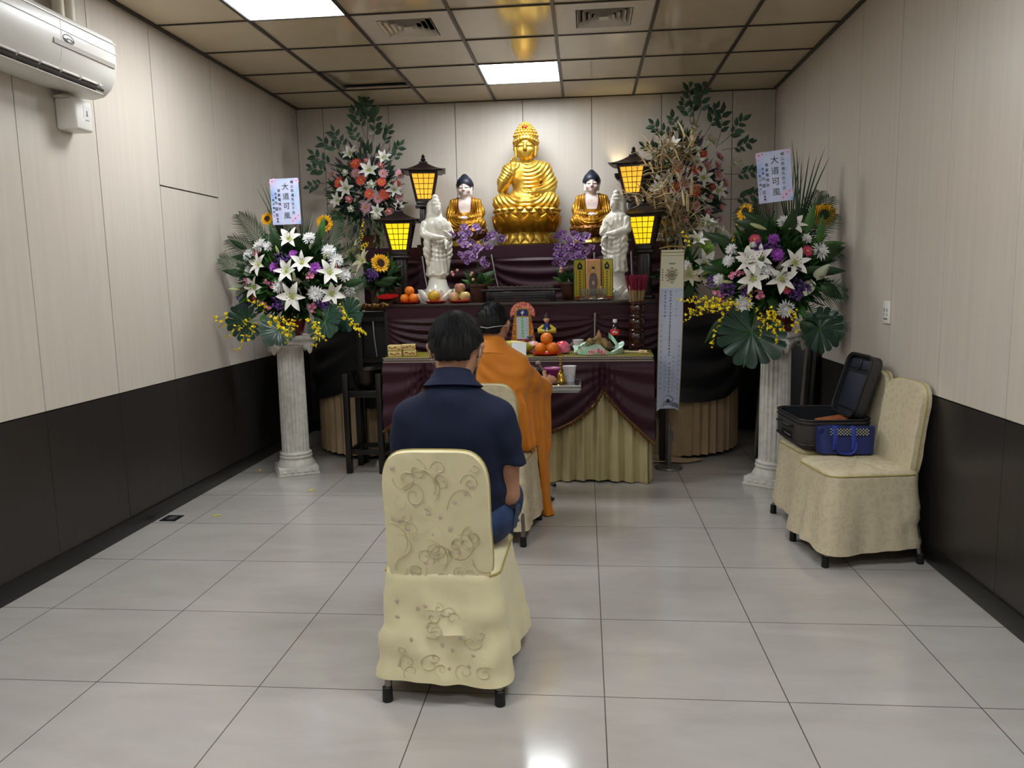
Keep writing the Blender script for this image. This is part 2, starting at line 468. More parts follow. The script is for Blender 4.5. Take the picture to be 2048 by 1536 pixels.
f.build('rim', [mat('grey metal rim', '#8f8b80', .35, .5), M_void], t)

# air conditioner on the left wall
t = thing('air_conditioner', 'white wall air conditioner high on the left wall', 'air conditioner', (0, 1.06, 2.35))
y0, y1 = -.47, .44
prof = [(0.002, .01), (.08, .0), (.14, .01), (.185, .045), (.212, .10), (.222, .17), (.222, .25), (.212, .285), (.17, .31), (.1, .322), (.002, .322)]
body = MB(); n = len(prof)
rings = [(y0, 1.0), (y1-.03, 1.0), (y1-.012, .985), (y1, .93)]
vs = []
for (y, s) in rings:
    for (x, z) in prof: vs.append((x*s, y, .16+(z-.16)*(1-(1-s)*.6)))
fs = []
for a in range(len(rings)-1):
    for k in range(n):
        k2 = (k+1) % n; fs.append((a*n+k, a*n+k2, (a+1)*n+k2, (a+1)*n+k))
fs.append(tuple(range(n))); fs.append(tuple(3*n+k for k in range(n-1, -1, -1)))
body.add(vs, fs); body.build('body', M_white, t, sharp=30, fix=True)
fp_ = MB()
fp_.box((.222, -.02, .265), (.004, .90, .003)); fp_.box((.219, -.02, .215), (.012, .90, .004), M=rot3(0, R(-12), 0)); fp_.tube([(x*1.001, .005, z) for (x, z) in prof[3:9]], .0013, 5)
fp_.build('trim_line', mat('pale line', '#f6f5f2', .25), t)
MB().box((.2225, .18, .155), (.003, .46, .022)).build('recess_strip', mat('grey beige strip', '#a49b8e', .5), t)
bd = MB().lathe([(.0001, .004), (.030, .004), (.034, .002), (.034, 0)][::-1], 24, 0, Matrix(((0, 0, 1), (1.25, 0, 0), (0, .62, 0))), (.2205, .055, .185))
rr = random.Random(3)
for k in range(3): bd.box((.2255, .045+.012*k, .186), (.0008, .007, .009), 1, rot3(.4, 0, 0))
bd.build('badge', [mat('chrome badge', '#b9bcc0', .2, .9), mat('dark lettering', '#3a3a40', .5)], t, fix=True)
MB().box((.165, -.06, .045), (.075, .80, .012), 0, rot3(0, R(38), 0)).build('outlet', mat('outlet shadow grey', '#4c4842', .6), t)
lv = MB()
lv.box((.168, -.06, .018), (.055, .80, .005), 0, rot3(0, R(28), 0), .002); lv.box((.188, -.06, .052), (.03, .78, .004), 0, rot3(0, R(50), 0))
for k in range(6): lv.box((.178, -.40+.14*k, .04), (.03, .006, .04), 0, rot3(0, R(38), 0))
lv.build('louvre', M_white, t)
M_pipe = mat('cream pipe cover', '#c9bfae', .4)
t = thing('pipe', 'two cream pipes rising from the air conditioner to the ceiling', 'pipe', (.06, 1.3, 2.66))
MB().cyl((0, 0, .012), (0, 0, .29), .028).build('pipe_run', M_pipe, t); MB().cyl((0, .075, .012), (0, .075, .29), .034).build('pipe_run', M_pipe, t)
t = thing('drain_pump', 'small white pump box on the wall under the air conditioner', 'pump', (0, 1.355, 2.165))
MB().box((.055, 0, .085), (.11, .135, .155), bev=.014, seg=3).build('case', M_white, t)
m = MB(); m.box((.1104, .02, .10), (.001, .055, .06), 0); m.box((.1110, .02, .098), (.001, .006, .022), 1); m.box((.1110, .02, .085), (.001, .014, .005), 1); m.box((.1110, .02, .062), (.001, .03, .004), 2)
m.build('sticker', [mat('white sticker', '#dcdad6', .4), mat('dark print', '#32323c', .5), mat('grey print', '#8d8d93', .5)], t)
MB().lathe([(.075, 0), (.055, .01), (.03, .02), (.028, .012)], 18, 0, Matrix(((.6, 0, 0), (0, 1.2, 0), (0, 0, 1))), (.045, -.03, .158)).build('funnel', M_pipe, t, fix=True)
MB().tube(spline([(.045, -.03, .165), (.05, -.04, .172), (.045, -.035, .180)], 10), .016, 10).build('hose', mat('beige hose', '#b8a78c', .5), t)
# outlet plate and floor drain
t = thing('wall_outlet', 'small white double socket on the right wall panel', 'socket', (W, 1.955, 1.173))
MB().box((-.006, 0, 0), (.011, .085, .122), bev=.004).build('plate', M_white, t)
m = MB()
for s in (-1, 1):
    for q in (-1, 1): m.box((-.0117, s*.02+q*.006, .012), (.001, .004, .02), 0); m.box((-.0117, s*.02+q*.006, -.012), (.001, .004, .008), 0)
m.box((-.0117, 0, -.036), (.001, .05, .008), 0); m.build('slots', mat('grey slots', '#6d6c70', .5), t)
t = thing('floor_drain', 'dark metal floor drain with a bright lid by the left wall', 'drain', (.088, 1.885, 0))
MB().box((0, 0, .002), (.10, .11, .004)).build('frame', mat('dark drain steel', '#33333a', .35, .7), t)
MB().box((.0, 0, .005), (.05, .055, .003), M=rot3(0, 0, .0), bev=.001).build('lid', mat('bright drain steel', '#d4d6da', .15, .9), t)
for k, (x, y, lb) in enumerate([(.335, 1.94, 'yellow petal on the floor nearest the floor drain'), (.725, 2.51, 'yellow petal on the floor in front of the left column'), (.14, 3.06, 'yellow petal on the floor by the left wall')]):
    m = MB().ell((0, 0, .003), (.018, .009, .003), n=8, m=5); m.ell((.02, .008, .004), (.012, .008, .004), n=8, m=5)
    tag(m.build('petal', mat('yellow petal', '#d8c24a', .6), loc=(x, y, 0), rot=(0, 0, k*.8)), lb, 'petal', 'fallen petals')
# ---------------------------------------------------------------- covered banquet chairs
M_cream1 = mat('pale yellow chair cover cloth', '#e4dab0', .5, var=.05, vscale=14, bump=.10, bscale=26, sheen=.15)
M_vine = mat('grey embroidered vine', '#c6bc98', .6)
M_bud = mat('pink beige embroidered bud', '#c8b6a0', .6)
M_pipe_ = mat('olive cover piping', '#a89a5c', .6)
M_leg = mat('worn chrome chair leg', '#8f8780', .3, .85)
M_rubber = mat('black rubber foot', '#141414', .6)
def damask(name, col, hi, sc_=24):
    m = mat(name, col, .38)
    nt = m.node_tree; b = nt.nodes['Principled BSDF']; N = nt.nodes.new; L = nt.links.new
    tc = N('ShaderNodeTexCoord'); n = N('ShaderNodeTexNoise'); n.inputs['Scale'].default_value = 9; L(tc.outputs['Object'], n.inputs['Vector'])
    mx = N('ShaderNodeVectorMath'); mx.operation = 'MULTIPLY_ADD'; L(n.outputs['Color'], mx.inputs[0]); mx.inputs[1].default_value = (.16, .16, .16); L(tc.outputs['Object'], mx.inputs[2])
    w = N('ShaderNodeTexVoronoi'); w.feature = 'DISTANCE_TO_EDGE'; w.inputs['Scale'].default_value = sc_; L(mx.outputs[0], w.inputs['Vector'])
    r = N('ShaderNodeValToRGB'); r.color_ramp.elements[0].position = .08; r.color_ramp.elements[1].position = .2
    r.color_ramp.elements[0].color = (*hx(hi), 1); r.color_ramp.elements[1].color = (*hx(col), 1)
    L(w.outputs['Distance'], r.inputs['Fac']); L(r.outputs['Color'], b.inputs['Base Color'])
    r2 = N('ShaderNodeMapRange'); r2.inputs[1].default_value = .05; r2.inputs[2].default_value = .22; r2.inputs[3].default_value = .3; r2.inputs[4].default_value = .55
    L(w.outputs['Distance'], r2.inputs[0]); L(r2.outputs[0], b.inputs['Roughness'])
    n3 = N('ShaderNodeTexNoise'); n3.inputs['Scale'].default_value = 22; L(tc.outputs['Object'], n3.inputs['Vector'])
    bp = N('ShaderNodeBump'); bp.inputs['Strength'].default_value = .25; bp.inputs['Distance'].default_value = .012; L(n3.outputs['Fac'], bp.inputs['Height']); L(bp.outputs['Normal'], b.inputs['Normal'])
    return m
M_damask = damask('ivory damask chair cover', '#c2b596', '#cbbfa1')
def nz(x, y, z, s=1.0): return noise.noise(Vector((x*s, y*s, z*s)))
def rrect(hw, hd, r, n=8):
    "rounded rectangle outline, counter-clockwise, as list of (x, y)"
    out = []
    for cx, cy, a0 in ((hw-r, hd-r, 0), (-hw+r, hd-r, PI/2), (-hw+r, -hd+r, PI), (hw-r, -hd+r, 1.5*PI)):
        for k in range(n+1): a = a0+PI/2*k/n; out.append((cx+r*cos(a), cy+r*sin(a)))
    return out
def resample(pts, n):
    P = [Vector((p[0], p[1], 0)) for p in pts]; P.append(P[0]); L = [0]
    for a, b in zip(P, P[1:]): L.append(L[-1]+(b-a).length)
    out = []; k = 0
    for i in range(n):
        t = L[-1]*i/n
        while L[k+1] < t: k += 1
        u = (t-L[k])/max(L[k+1]-L[k], 1e-9); q = P[k].lerp(P[k+1], u); out.append((q.x, q.y))
    return out
def chair(label, loc, rz, cover, vine=False, group=None, seed=0, flare=1.0, hem=.075, leghide=False):
    "front of the chair is +y, origin on the floor under the middle of the seat"
    t = thing('banquet_chair', label, 'chair', loc, rz, group); rnd = random.Random(seed)
    hw, hd = .195, .225; sz = .455
    for sx in (-1, 1):
        for sy, ft in ((-1, 'rear'), (1, 'front')):
            lg = MB(); foot = Vector((sx*.19, sy*.232, 0)); top = Vector((sx*.165, sy*.17, .43))
            lg.cyl(foot+Vector((0, 0, .02)), top, .0125); lg = lg.build('leg', M_leg, t)
            MB().lathe([(.0165, 0), (.018, .004), (.0165, .05), (.013, .053)], 14, 0, loc=foot).build('rubber_foot', M_rubber, lg)
    # seat and skirt: stacked outlines from the middle of the seat to the hem
    N = 128; prof = [(.02, .0, .470, 0), (.5, .0, .468, 0), (.86, .0, .460, 0), (.97, .0, .448, 0), (1.0, .0, .435, 0), (1.005, .0, .415, 0)]
    for k in range(1, 13):
        q = k/12; prof.append((1.0+.0*q, q, -.015+.43-(.415-hem)*q, 1))
    vs, fs = [], []
    base = resample(rrect(hw, hd, .06), N)
    for (s, q, z, sk) in prof:
        for i, (x, y) in enumerate(base):
            X, Y, Z = x*s, y*s, z
            if sk:
                a = math.atan2(y/hd, x/hw)
                nx, ny = cos(a), sin(a); e = q**1.1
                corner = max(0, abs(sin(2*a)))**3
                X += nx*((.026+.02*ny)*flare*e+.035*corner*e*flare*(1 if ny > 0 else .7)); Y += ny*((.05*flare if ny > 0 else .03)*e+.02*corner*e*(ny > 0))
                wv = (.010*sin(7*a+seed)+.006*sin(13*a+2*seed))*e*(1-.6*corner)*min(1, flare+.3)
                X += nx*wv; Y += ny*wv
                f = .007*nz(x+seed, y*.6+z*4.0, z*9, 3.0)*(.4+e)
                if ny < -.5: f += (.009*sin(z*46+7*nz(x*1.5, z, seed, 3))+.005*sin(z*110+x*14+5*nz(x*3, z*2, seed, 2)))*q*(1-q)*3
                X += nx*f; Y += ny*f
                Z += .008*sin(3*a+seed)*e
            else:
                Z += .006*nz(x*9+seed, y*9, 0, 1.6)*(s < .99)
            vs.append((X, Y, Z))
    for j in range(len(prof)-1):
        for i in range(N):
            i2 = (i+1) % N; fs.append((j*N+i, (j+1)*N+i, (j+1)*N+i2, j*N+i2))
    fs.append(tuple(range(N)))
    mb = MB().add(vs, fs)
    j = 4; mb.tube([Vector(vs[j*N+i % N])+Vector((0, 0, .004)) for i in range(int(N*.755), int(N*1.535), 2)], .004, 6, 1)
    if vine:
        def onsk(u, q):     # u -1..1 across the rear face, q 0..1 from seat to hem
            fi = N*(.645+.105*u); i = int(fi); fj = 6+11*min(max(q, 0), .999); jj = int(fj)
            a_, b_ = Vector(vs[jj*N+i % N]), Vector(vs[jj*N+(i+1) % N]); c_, d_ = Vector(vs[(jj+1)*N+i % N]), Vector(vs[(jj+1)*N+(i+1) % N])
            return (a_.lerp(b_, fi-i)).lerp(c_.lerp(d_, fi-i), fj-jj)+Vector((0, -.0012, 0))
        def cur(pts, w=.0016):
            P = [onsk(*p) for p in pts if abs(p[0]) < .97 and .02 < p[1] < .97]
            if len(P) > 2: mb.tube(P, w, 4, 2, flat=.35)
        for k in range(16):
            cx, cy, r0, a0, tn, dr = rnd.uniform(-.85, .85), rnd.uniform(.15, .9), rnd.uniform(.1, .25), rnd.uniform(0, 6), rnd.uniform(.8, 1.4), rnd.choice((-1, 1))
            cur([(cx+r0*(1-q/40*.85)*cos(a0+dr*tn*2*PI*q/40), cy+r0*.5*(1-q/40*.85)*sin(a0+dr*tn*2*PI*q/40)) for q in range(41)])
        for k in range(14):
            p = onsk(rnd.uniform(-.9, .9), rnd.uniform(.1, .95)); mb.ell(p, (.009, .0014, .006), 3, rot3(0, rnd.uniform(0, 3), 0), 10, 6)
    sk = mb.build('skirt_cover', [cover, M_pipe_, M_vine, M_bud], t)
    # back: a rounded slab leaning backwards
    def bp(u, v):   # centre surface: u across -1..1, v up 0..1
        z = .39+.475*v; y = -.19-.062*v**1.15; w = .184-.010*sin(PI*min(1, v*1.0))-.004*v
        return u*w, y, z
    ol = []
    for k in range(90):
        a = 2*PI*k/90; c_, s_ = cos(a), sin(a); p = 5.0
        r = (abs(c_)**p+abs(s_)**p)**(-1/p); ol.append((r*c_, r*s_))
    vs, fs = [], []; rings = [(.0, 1.0), (.5, 1.0), (.9, 1.0), (.985, .7), (1.0, .0)]
    def pt(u, v, side, th, s):
        v2 = (v+1)/2
        if v > 0: v2 = min(v2, 1)-.045*max(0, abs(u)-.62)**1.4*3*max(0, v)
        x, y, z = bp(u, v2)
        wr = .004*nz(u*2+seed, v*2, side*3, 1.7)+.004*sin(v2*9+u*3+seed)*nz(u*3, v*2, seed, 1)
        return (x, y+side*(th*.026*s)+wr*(1 if s > .3 else 0)*side, z)
    for side in (-1, 1):
        for (s, th) in rings:
            for (u, v) in ol: vs.append(pt(u*s, v*s, side, math.sqrt(max(0, 1-(1-th)**2)) if th < 1 else 1, 1 if th else 0))
    K = len(ol); nr = len(rings)
    for h in range(2):
        o = h*nr*K
        for j in range(nr-1):
            for i in range(K):
                i2 = (i+1) % K; q = (o+j*K+i, o+(j+1)*K+i, o+(j+1)*K+i2, o+j*K+i2)
                fs.append(q if h == 1 else q[::-1])
    mb = MB().add(vs, fs)
    rim = [Vector(vs[(nr-1)*K+i]) for i in range(K)]
    k0 = int(K*.86); mb.tube([rim[(k0+i) % K] for i in range(int(K*.78))], .0035, 6, 1)
    if vine:
        def onback(u, v): p = pt(u, v, -1, 1, 1); return Vector((p[0], p[1]-.0012, p[2]))
        def curve(pts, w=.0016):
            P = [onback(*p) for p in pts if abs(p[0]) < .95 and abs(p[1]) < .95]
            if len(P) > 2: mb.tube(P, w, 4, 2, flat=.35)
        def spiral(cx, cy, r0, turns, a0, d):
            return [(cx+(r0*(1-k/40*.85))*cos(a0+d*turns*2*PI*k/40)/1.0, cy+(r0*(1-k/40*.85))*sin(a0+d*turns*2*PI*k/40)*.8) for k in range(41)]
        for k in range(30):
            cx, cy = rnd.uniform(-.8, .8), rnd.uniform(-.9, .85); curve(spiral(cx, cy, rnd.uniform(.09, .24), rnd.uniform(.8, 1.5), rnd.uniform(0, 6), rnd.choice((-1, 1))))
        for k in range(7):
            cx, cy = rnd.uniform(-.7, .7), rnd.uniform(-.8, .6); a = rnd.uniform(0, 6)
            curve([(cx+.5*q/20*cos(a+1.6*q/20), cy+.5*q/20*sin(a+1.6*q/20)) for q in range(21)], .0019)
        for k in range(22):
            p = onback(rnd.uniform(-.85, .85), rnd.uniform(-.85, .85)); a = rnd.uniform(0, 3)
            mb.ell(p, (.009, .0012, .006), 3, rot3(0, a, 0), 10, 6)
    bk = mb.build('back_cover', [cover, M_pipe_, M_vine, M_bud], t)
    return t
chair('pale yellow covered chair with a vine pattern under the man in navy', (2.115, .165, 0), R(-1.0), M_cream1, True, 'covered banquet chairs', 1, flare=1.3)
chair('ivory damask covered chair under the person in the orange robe', (2.098, 1.715, 0), R(-7), M_damask, False, 'covered banquet chairs', 5, flare=.5)
chair('empty ivory damask covered chair by the right wall, nearest the viewer', (3.925, 1.445, 0), R(98), M_damask, False, 'covered banquet chairs', 9, flare=.85)
chair('ivory damask covered chair by the right wall under the open suitcase', (3.935, 1.925, 0), R(97), M_damask, False, 'covered banquet chairs', 12, flare=.35)

# ---------------------------------------------------------------- plaster columns
M_plaster = mat('chalky plaster', '#c9c6bd', .75, var=.13, vscale=26, bump=.2, bscale=60)
def column(label, loc, rz):
    t = thing('plaster_column', label, 'column', loc, rz, 'plaster columns')
    b = MB(); b.box((0, 0, .03), (.285, .285, .06), bev=.008); b.box((0, 0, .008), (.297, .297, .016), bev=.004)
    for q in range(4):
        for k in range(5):
            M = rot3(0, 0, q*PI/2); b.ell(M @ Vector((-.1+.05*k, -.1425, .03)), (.016, .005, .011), 0, M, 8, 6)
    b.build('plinth', M_plaster, t)
    m = MB().lathe([(.139, .06), (.139, .066), (.128, .085), (.116, .11), (.112, .116), (.119, .122), (.119, .132), (.111, .138), (.115, .146), (.115, .154), (.103, .16), (.1, .168)], 48)
    m.build('torus_base', M_plaster, t)
    def flute(a, i): return 1-.115*max(0, cos(20*a))**.7*(1 if 0 < i < 5 else .15)
    MB().lathe([(.097, .165), (.099, .175), (.0985, .35), (.097, .6), (.094, .86), (.094, .905), (.092, .915)], 160, 0, rf=flute).build('shaft', M_plaster, t, sharp=50)
    c = MB(); c.lathe([(.095, .905), (.108, .925), (.112, .94)], 32)
    c.box((0, 0, .985), (.275, .275, .05), bev=.01); c.box((0, 0, 1.006), (.30, .30, .03), bev=.006)
    c.box((0, 0, .952), (.235, .235, .035), bev=.012)
    for q in range(4):
        M = rot3(0, 0, q*PI/2)
        for sx in (-1, 1):
            # volutes at the corners of each face
            ctr = M @ Vector((sx*.108, -.127, .948))
            pts = [ctr+M @ Vector((sx*r_*cos(a), -.006, r_*sin(a))) for a, r_ in [(k*.45, .036-.0019*k) for k in range(17)]]
            c.tube(pts, [.0085-.0003*k for k in range(17)], 6); c.ell(ctr, (.03, .012, .03), 0, M, 14, 8)
        c.tube([M @ Vector((x, -.138, .962+.006*cos(x*30))) for x in [(-.075+.015*k) for k in range(11)]], .006, 6)
        for k in range(5): c.ell(M @ Vector((-.06+.03*k, -.137, .982)), (.012, .006, .016), 0, M, 8, 6)
        crn = M @ Vector((.125, -.125, .935)); c.ell(crn, (.02, .02, .045), 0, M @ rot3(0, 0, PI/4), 10, 8)
    c.build('capital', M_plaster, t)
    return t
column('white fluted plaster column on the left under a flower arrangement', (.435, 3.04, 0), R(28))
column('white fluted plaster column on the right under a flower arrangement', (3.835, 2.755, 0), R(52))
# ---------------------------------------------------------------- basin stand
M_ebony = mat('black stained wood', '#15110f', .38, var=.25, vscale=18, stretch=(1, 1, .15))
t = thing('basin_stand', 'black wooden four legged stand holding a dark basin', 'stand', (.985, 3.12, 0), R(-3))
hw = .125
for sx in (-1, 1):
    for sy in (-1, 1): MB().box((sx*hw, sy*hw, .37), (.042, .042, .74), bev=.005).build('leg', M_ebony, t)
for z, nm in ((.59, 'rail'), (.16, 'stretcher')):
    for q in range(4):
        M = rot3(0, 0, q*PI/2); MB().box(M @ Vector((0, -hw, z)), (2*hw-.03, .026, .05 if z > .3 else .035), 0, M, .004).build(nm, M_ebony, t)
m = MB(); m.box((0, 0, .605), (.24, .24, .014)); m.build('shelf', M_ebony, t)
t = thing('basin', 'round dark metal basin resting in the black wooden stand', 'basin', (.985, 3.12, .613), 0)
MB().lathe([(.001, 0), (.06, 0), (.092, .03), (.104, .07), (.108, .125), (.122, .142), (.124, .148), (.115, .148), (.104, .128), (.099, .07), (.086, .034), (.05, .012), (.001, .012)], 40).build('bowl', mat('dark pewter', '#2e2725', .33, .75, var=.2, vscale=12), t, fix=True)
tag(MB().add([(cos(k*.52)*.05*(1+.3*sin(3.1*k)), sin(k*.52)*.035*(1+.3*cos(2*k)), .001) for k in range(12)]+[(cos(k*.52)*.03*(1+.4*cos(k*2.3)), sin(k*.52)*.02, .035+.012*sin(k*1.7)) for k in range(12)], [(k, (k+1) % 12, 12+(k+1) % 12, 12+k) for k in range(12)]+[tuple(range(23, 11, -1))[::-1], tuple(range(11, -1, -1))]).build('crumpled_tissue', mat('white tissue', '#c9c7c4', .8), loc=(1.03, 3.22, 0), sharp=20), 'crumpled white tissue on the floor under the basin stand', 'tissue')

# ---------------------------------------------------------------- folding screen frames leaning behind the right column
t = thing('folding_table', 'folded table with grey metal legs leaning in the right corner', 'folding table', (3.99, 3.30, 0), R(-62))
m = MB(); m.box((0, .035, .48), (.55, .03, .95), bev=.008); m.build('top', mat('dark table underside', '#1b1a1a', .5), t, rot=(R(-4), 0, 0))
for sx in (-1, 1): MB().tube([(sx*.22, -.02, .02), (sx*.22, -.01, .92)], .016, 10).build('leg', mat('grey painted tube', '#77726c', .35, .6), t, rot=(R(-4), 0, 0))
# ---------------------------------------------------------------- draped altar
M_plum = mat('dark plum satin', '#331923', .5, spec=.22, var=.10, vscale=6, bump=.03, bscale=80)
M_black = mat('black velvet drape', '#0d0b0e', .6)
M_gold_satin = mat('pale gold satin', '#bdb084', .3, metal=.3, var=.06, vscale=10)
M_beige = mat('beige table skirt', '#a9906f', .6, var=.06, vscale=12)
M_cord = mat('grey white cord', '#8f8a88', .7)
M_wood = mat('dark carved altar wood', '#241512', .3, var=.25, vscale=14, stretch=(.3, 1, 1))
M_olive = mat('olive green satin', '#7b7022', .42, var=.08, vscale=9)
M_fringe = mat('bronze bead fringe', '#7a5224', .35, .55, col2='#3a2412', vscale=160)
def swag_front(x0, x1, zt, zb, gathers, yf, sag=.55, n=6.5, amp=.012, band=.095):
    "fn(u, v): cloth front hanging from zt to zb with swags between gather points"
    G = sorted(gathers)
    def fn(u, v):
        x = x0+(x1-x0)*u; z = zt+(zb-zt)*v
        d = (zt-band)-z
        if d < 0: return Vector((x, yf+.002*sin(x*9), z))
        a = max([g for g in G if g <= x], default=x0-.12); b = min([g for g in G if g > x], default=x1+.12)
        s = (x-a)/max(b-a, 1e-4); q = 4*s*(1-s); hgt = (zt-band-zb)
        ph = d/(.22*hgt+sag*hgt*q**.6)
        A = amp*(.35+q)*min(1, d/.03)
        near = min(x-a, b-x); gp = max(0, 1-near/.05)
        return Vector((x, yf-A*(.5+.5*sin(2*PI*n*ph*.42+.4*sin(3*x)))-.012*q*min(1, d/.1)+.006*gp+.003*sin(70*x)*gp, z))
    return fn
def pleats(x0, x1, zt, zb, yf, freq=26, amp=.016, seed=0, flare=.03):
    def fn(u, v):
        x = x0+(x1-x0)*u; z = zt+(zb-zt)*v; w = x+.018*nz(x*1.5+seed, 0, 0, 2)
        A = amp*(.35+.75*v)
        p = sin(freq*w+1.1*nz(x, seed, 0, 3)+.25*v)
        return Vector((x, yf-A*(p+.35*sin(2.3*freq*w+seed))-flare*v, z+.012*sin(9*x+seed)*max(0, v-.9)*10*.6))
    return fn
# --- offering table in front
t = thing('offering_table', 'front offering table with olive top, plum swags and gold pleated skirt', 'table', (2.115, 2.79, 0), R(-2.3))
TX0, TX1, TD, TZ = -.925, .925, .445, .866
MB().box((0, TD/2, TZ-.02), (1.83, TD, .03)).build('board', M_wood, t)
m = MB(); m.slab(lambda u, v: Vector((TX0+(TX1-TX0)*u, -.012+(TD+.01)*v, TZ-.003+.0015*sin(20*u+9*v))), 40, 12, .006, nrm=(0, 0, 1)); m.build('table_cloth', M_olive, t)
tr = MB(); tr.box((0, -.014, TZ-.013), (1.855, .004, .034), 0)
for k in range(150): tr.box((TX0+.01+k*.01225, -.0165, TZ-.010), (.006, .002, .006), 1, rot3(0, PI/4, 0))
tr.box((0, -.0165, TZ+.002), (1.855, .003, .005), 2); tr.box((0, -.0165, TZ-.027), (1.855, .003, .005), 2)
tr.box((TX1+.002, TD/2, TZ-.013), (.004, TD, .034), 0)
tr.build('braid_trim', [mat('dark braid', '#4b4038', .5), mat('pale braid', '#cfc7b8', .4), mat('silver braid', '#a79d8c', .4, .3)], t)
m = MB(); m.grid(pleats(TX0+.04, TX1-.035, TZ-.08, .012, .02, 58, .019, 3, .035), 260, 14)
m.grid(lambda u, v: Vector((TX1-.035-.02*sin(22*u)+.02*v, .0+(TD-.02)*u-.03*v*(1-u), TZ-.08+(.012-TZ+.08)*v)), 60, 10); m.build('pleated_skirt', M_gold_satin, t)
GX = [-.64, .59]
def hemz(x):
    # the lower edge of the plum swag: peaks under the two gathers
    if x > GX[1]: s = (x-GX[1])/(TX1-GX[1]); return .665-.365*s**.8
    if x < GX[0]: s = (GX[0]-x)/(GX[0]-TX0); return .665-.30*s**.8
    s = (x-GX[0])/(GX[1]-GX[0]); return .665-.33*(4*s*(1-s))**.62
def swagf(u, v):
    x = TX0-.005+(TX1-TX0+.012)*u; zt, zb = TZ-.03, hemz(x); z = zt+(zb-zt)*v
    a = max([g for g in GX if g <= x], default=2*TX0-GX[0]); b = min([g for g in GX if g > x], default=2*TX1-GX[1])
    s = (x-a)/(b-a); q = 4*s*(1-s); d = zt-z
    ph = max(0, d-.03)/(.16+.5*q)
    near = min(abs(x-g) for g in GX)
    A = .016*(.25+q)*min(1, max(0, d-.02)/.04)
    fl = .010*max(0, 1-near/.16)*sin(near*150)*min(1, d/.06)
    return Vector((x, -.018-.03*v*q-.016*v-A*(.5+.5*sin(2*PI*ph*4.2+.8*sin(4*x)))+fl, z))
m = MB(); m.slab(swagf, 220, 44, .004, nrm=(0, 1, 0))
m.slab(lambda u, v: Vector((TX1+.012+.01*sin(9*v), -.015+TD*u, TZ-.03-(.54-.25*u)*v)), 20, 20, .004, nrm=(-1, 0, 0)); m.build('swag', M_plum, t, fix=True)
fr = MB(); P = []
for k in range(131):
    u = k/130; p = swagf(u, 1.0); P.append(p+Vector((0, -.006, -.004)))
fr.tube(P, .009, 8)
for k in range(150):
    u = (k+.5)/150; p = swagf(u, 1.0); fr.ell(p+Vector((0, -.007, -.02)), (.0052, .0052, .011), 0, None, 6, 5)
fr.build('bead_fringe', M_fringe, t)
for g in GX:
    MB().tube([(g, -.03, TZ-.03), (g+.004, -.036, TZ-.1), (g-.004, -.03, TZ-.185)], .006, 6).build('gather_loop', M_plum, t)
# --- middle altar table
t = thing('altar_table', 'dark wooden altar table with upturned ends and plum swagged front', 'altar table', (2.06, 3.3, 0))
AX0, AX1, AD, AZ = -1.2, 1.16, .70, 1.222
m = MB(); m.box(((AX0+AX1)/2, AD/2, AZ-.018), (AX1-AX0, AD, .036), bev=.006); m.build('top', M_wood, t)
m = MB(); m.box(((-.96+AX1-.03)/2, .03, AZ-.085), (AX1-.03+.96, .02, .1)); m.build('apron', M_wood, t)
for x in (-1.185, -.965, AX1-.06):
    for y in (.04,): MB().box((x, y, (AZ-.03)/2), (.045, .045, AZ-.03), bev=.004).build('leg', M_ebony, t)
for x in (-.42, .42): MB().box((x, AD-.05, (AZ-.03)/2), (.045, .045, AZ-.03), bev=.004).build('leg', M_ebony, t)
for z in (1.115, .80): MB().box((-1.075, .04, z), (.2, .03, .035)).build('rail', M_ebony, t)
m = MB(); m.slab(lambda u, v: Vector((-1.165+.18*u, .06+.0*u, 1.17-.75*v)), 20, 4, .004, nrm=(0, 1, 0)); m.build('side_panel', M_black, t)
m = MB()
m.tube(spline([(-1.2, .03, AZ-.02), (-1.27, .03, AZ-.015), (-1.33, .03, AZ+.02), (-1.31, .03, AZ+.045), (-1.28, .03, AZ+.03)], 18), .014, 8)
for k in range(7): m.ell((-1.16+.035*k, .0, AZ-.005), (.022, .012, .014+.006*(k % 2)), 0, rot3(0, .4*(-1)**k, 0), 10, 6)
m.tube(spline([(-1.03, -.004, AZ-.012), (-.98, -.006, AZ+.012), (-.95, -.006, AZ-.006), (-.93, -.004, AZ+.005)], 14), .008, 8)
m.build('carved_end', mat('gilded carving', '#7d5a1e', .4, .4, col2='#3c2412', vscale=40), t)
ff = swag_front(-.955, AX1-.02, AZ-.03, .868, [-.96, -.12, .603, 1.13], .0, sag=.42, n=5.5, amp=.016, band=.08)
m = MB(); m.slab(ff, 200, 36, .004, nrm=(0, 1, 0)); m.build('cloth_front', M_plum, t, fix=True)
for x, L in ((.603, .21), (-.12, .2)):
    MB().tube([(x, -.022, AZ-.085), (x-.003, -.03, AZ-.085-L*.5), (x-.002, -.03, AZ-.085-L)], [.007, .0055, .005], 8).build('cord', M_cord, t)
MB().tube([(-1.075, .03, 1.11), (-1.07, .03, .98), (-1.055, .03, .83)], [.005, .0045, .004], 8).build('cord', M_cord, t)
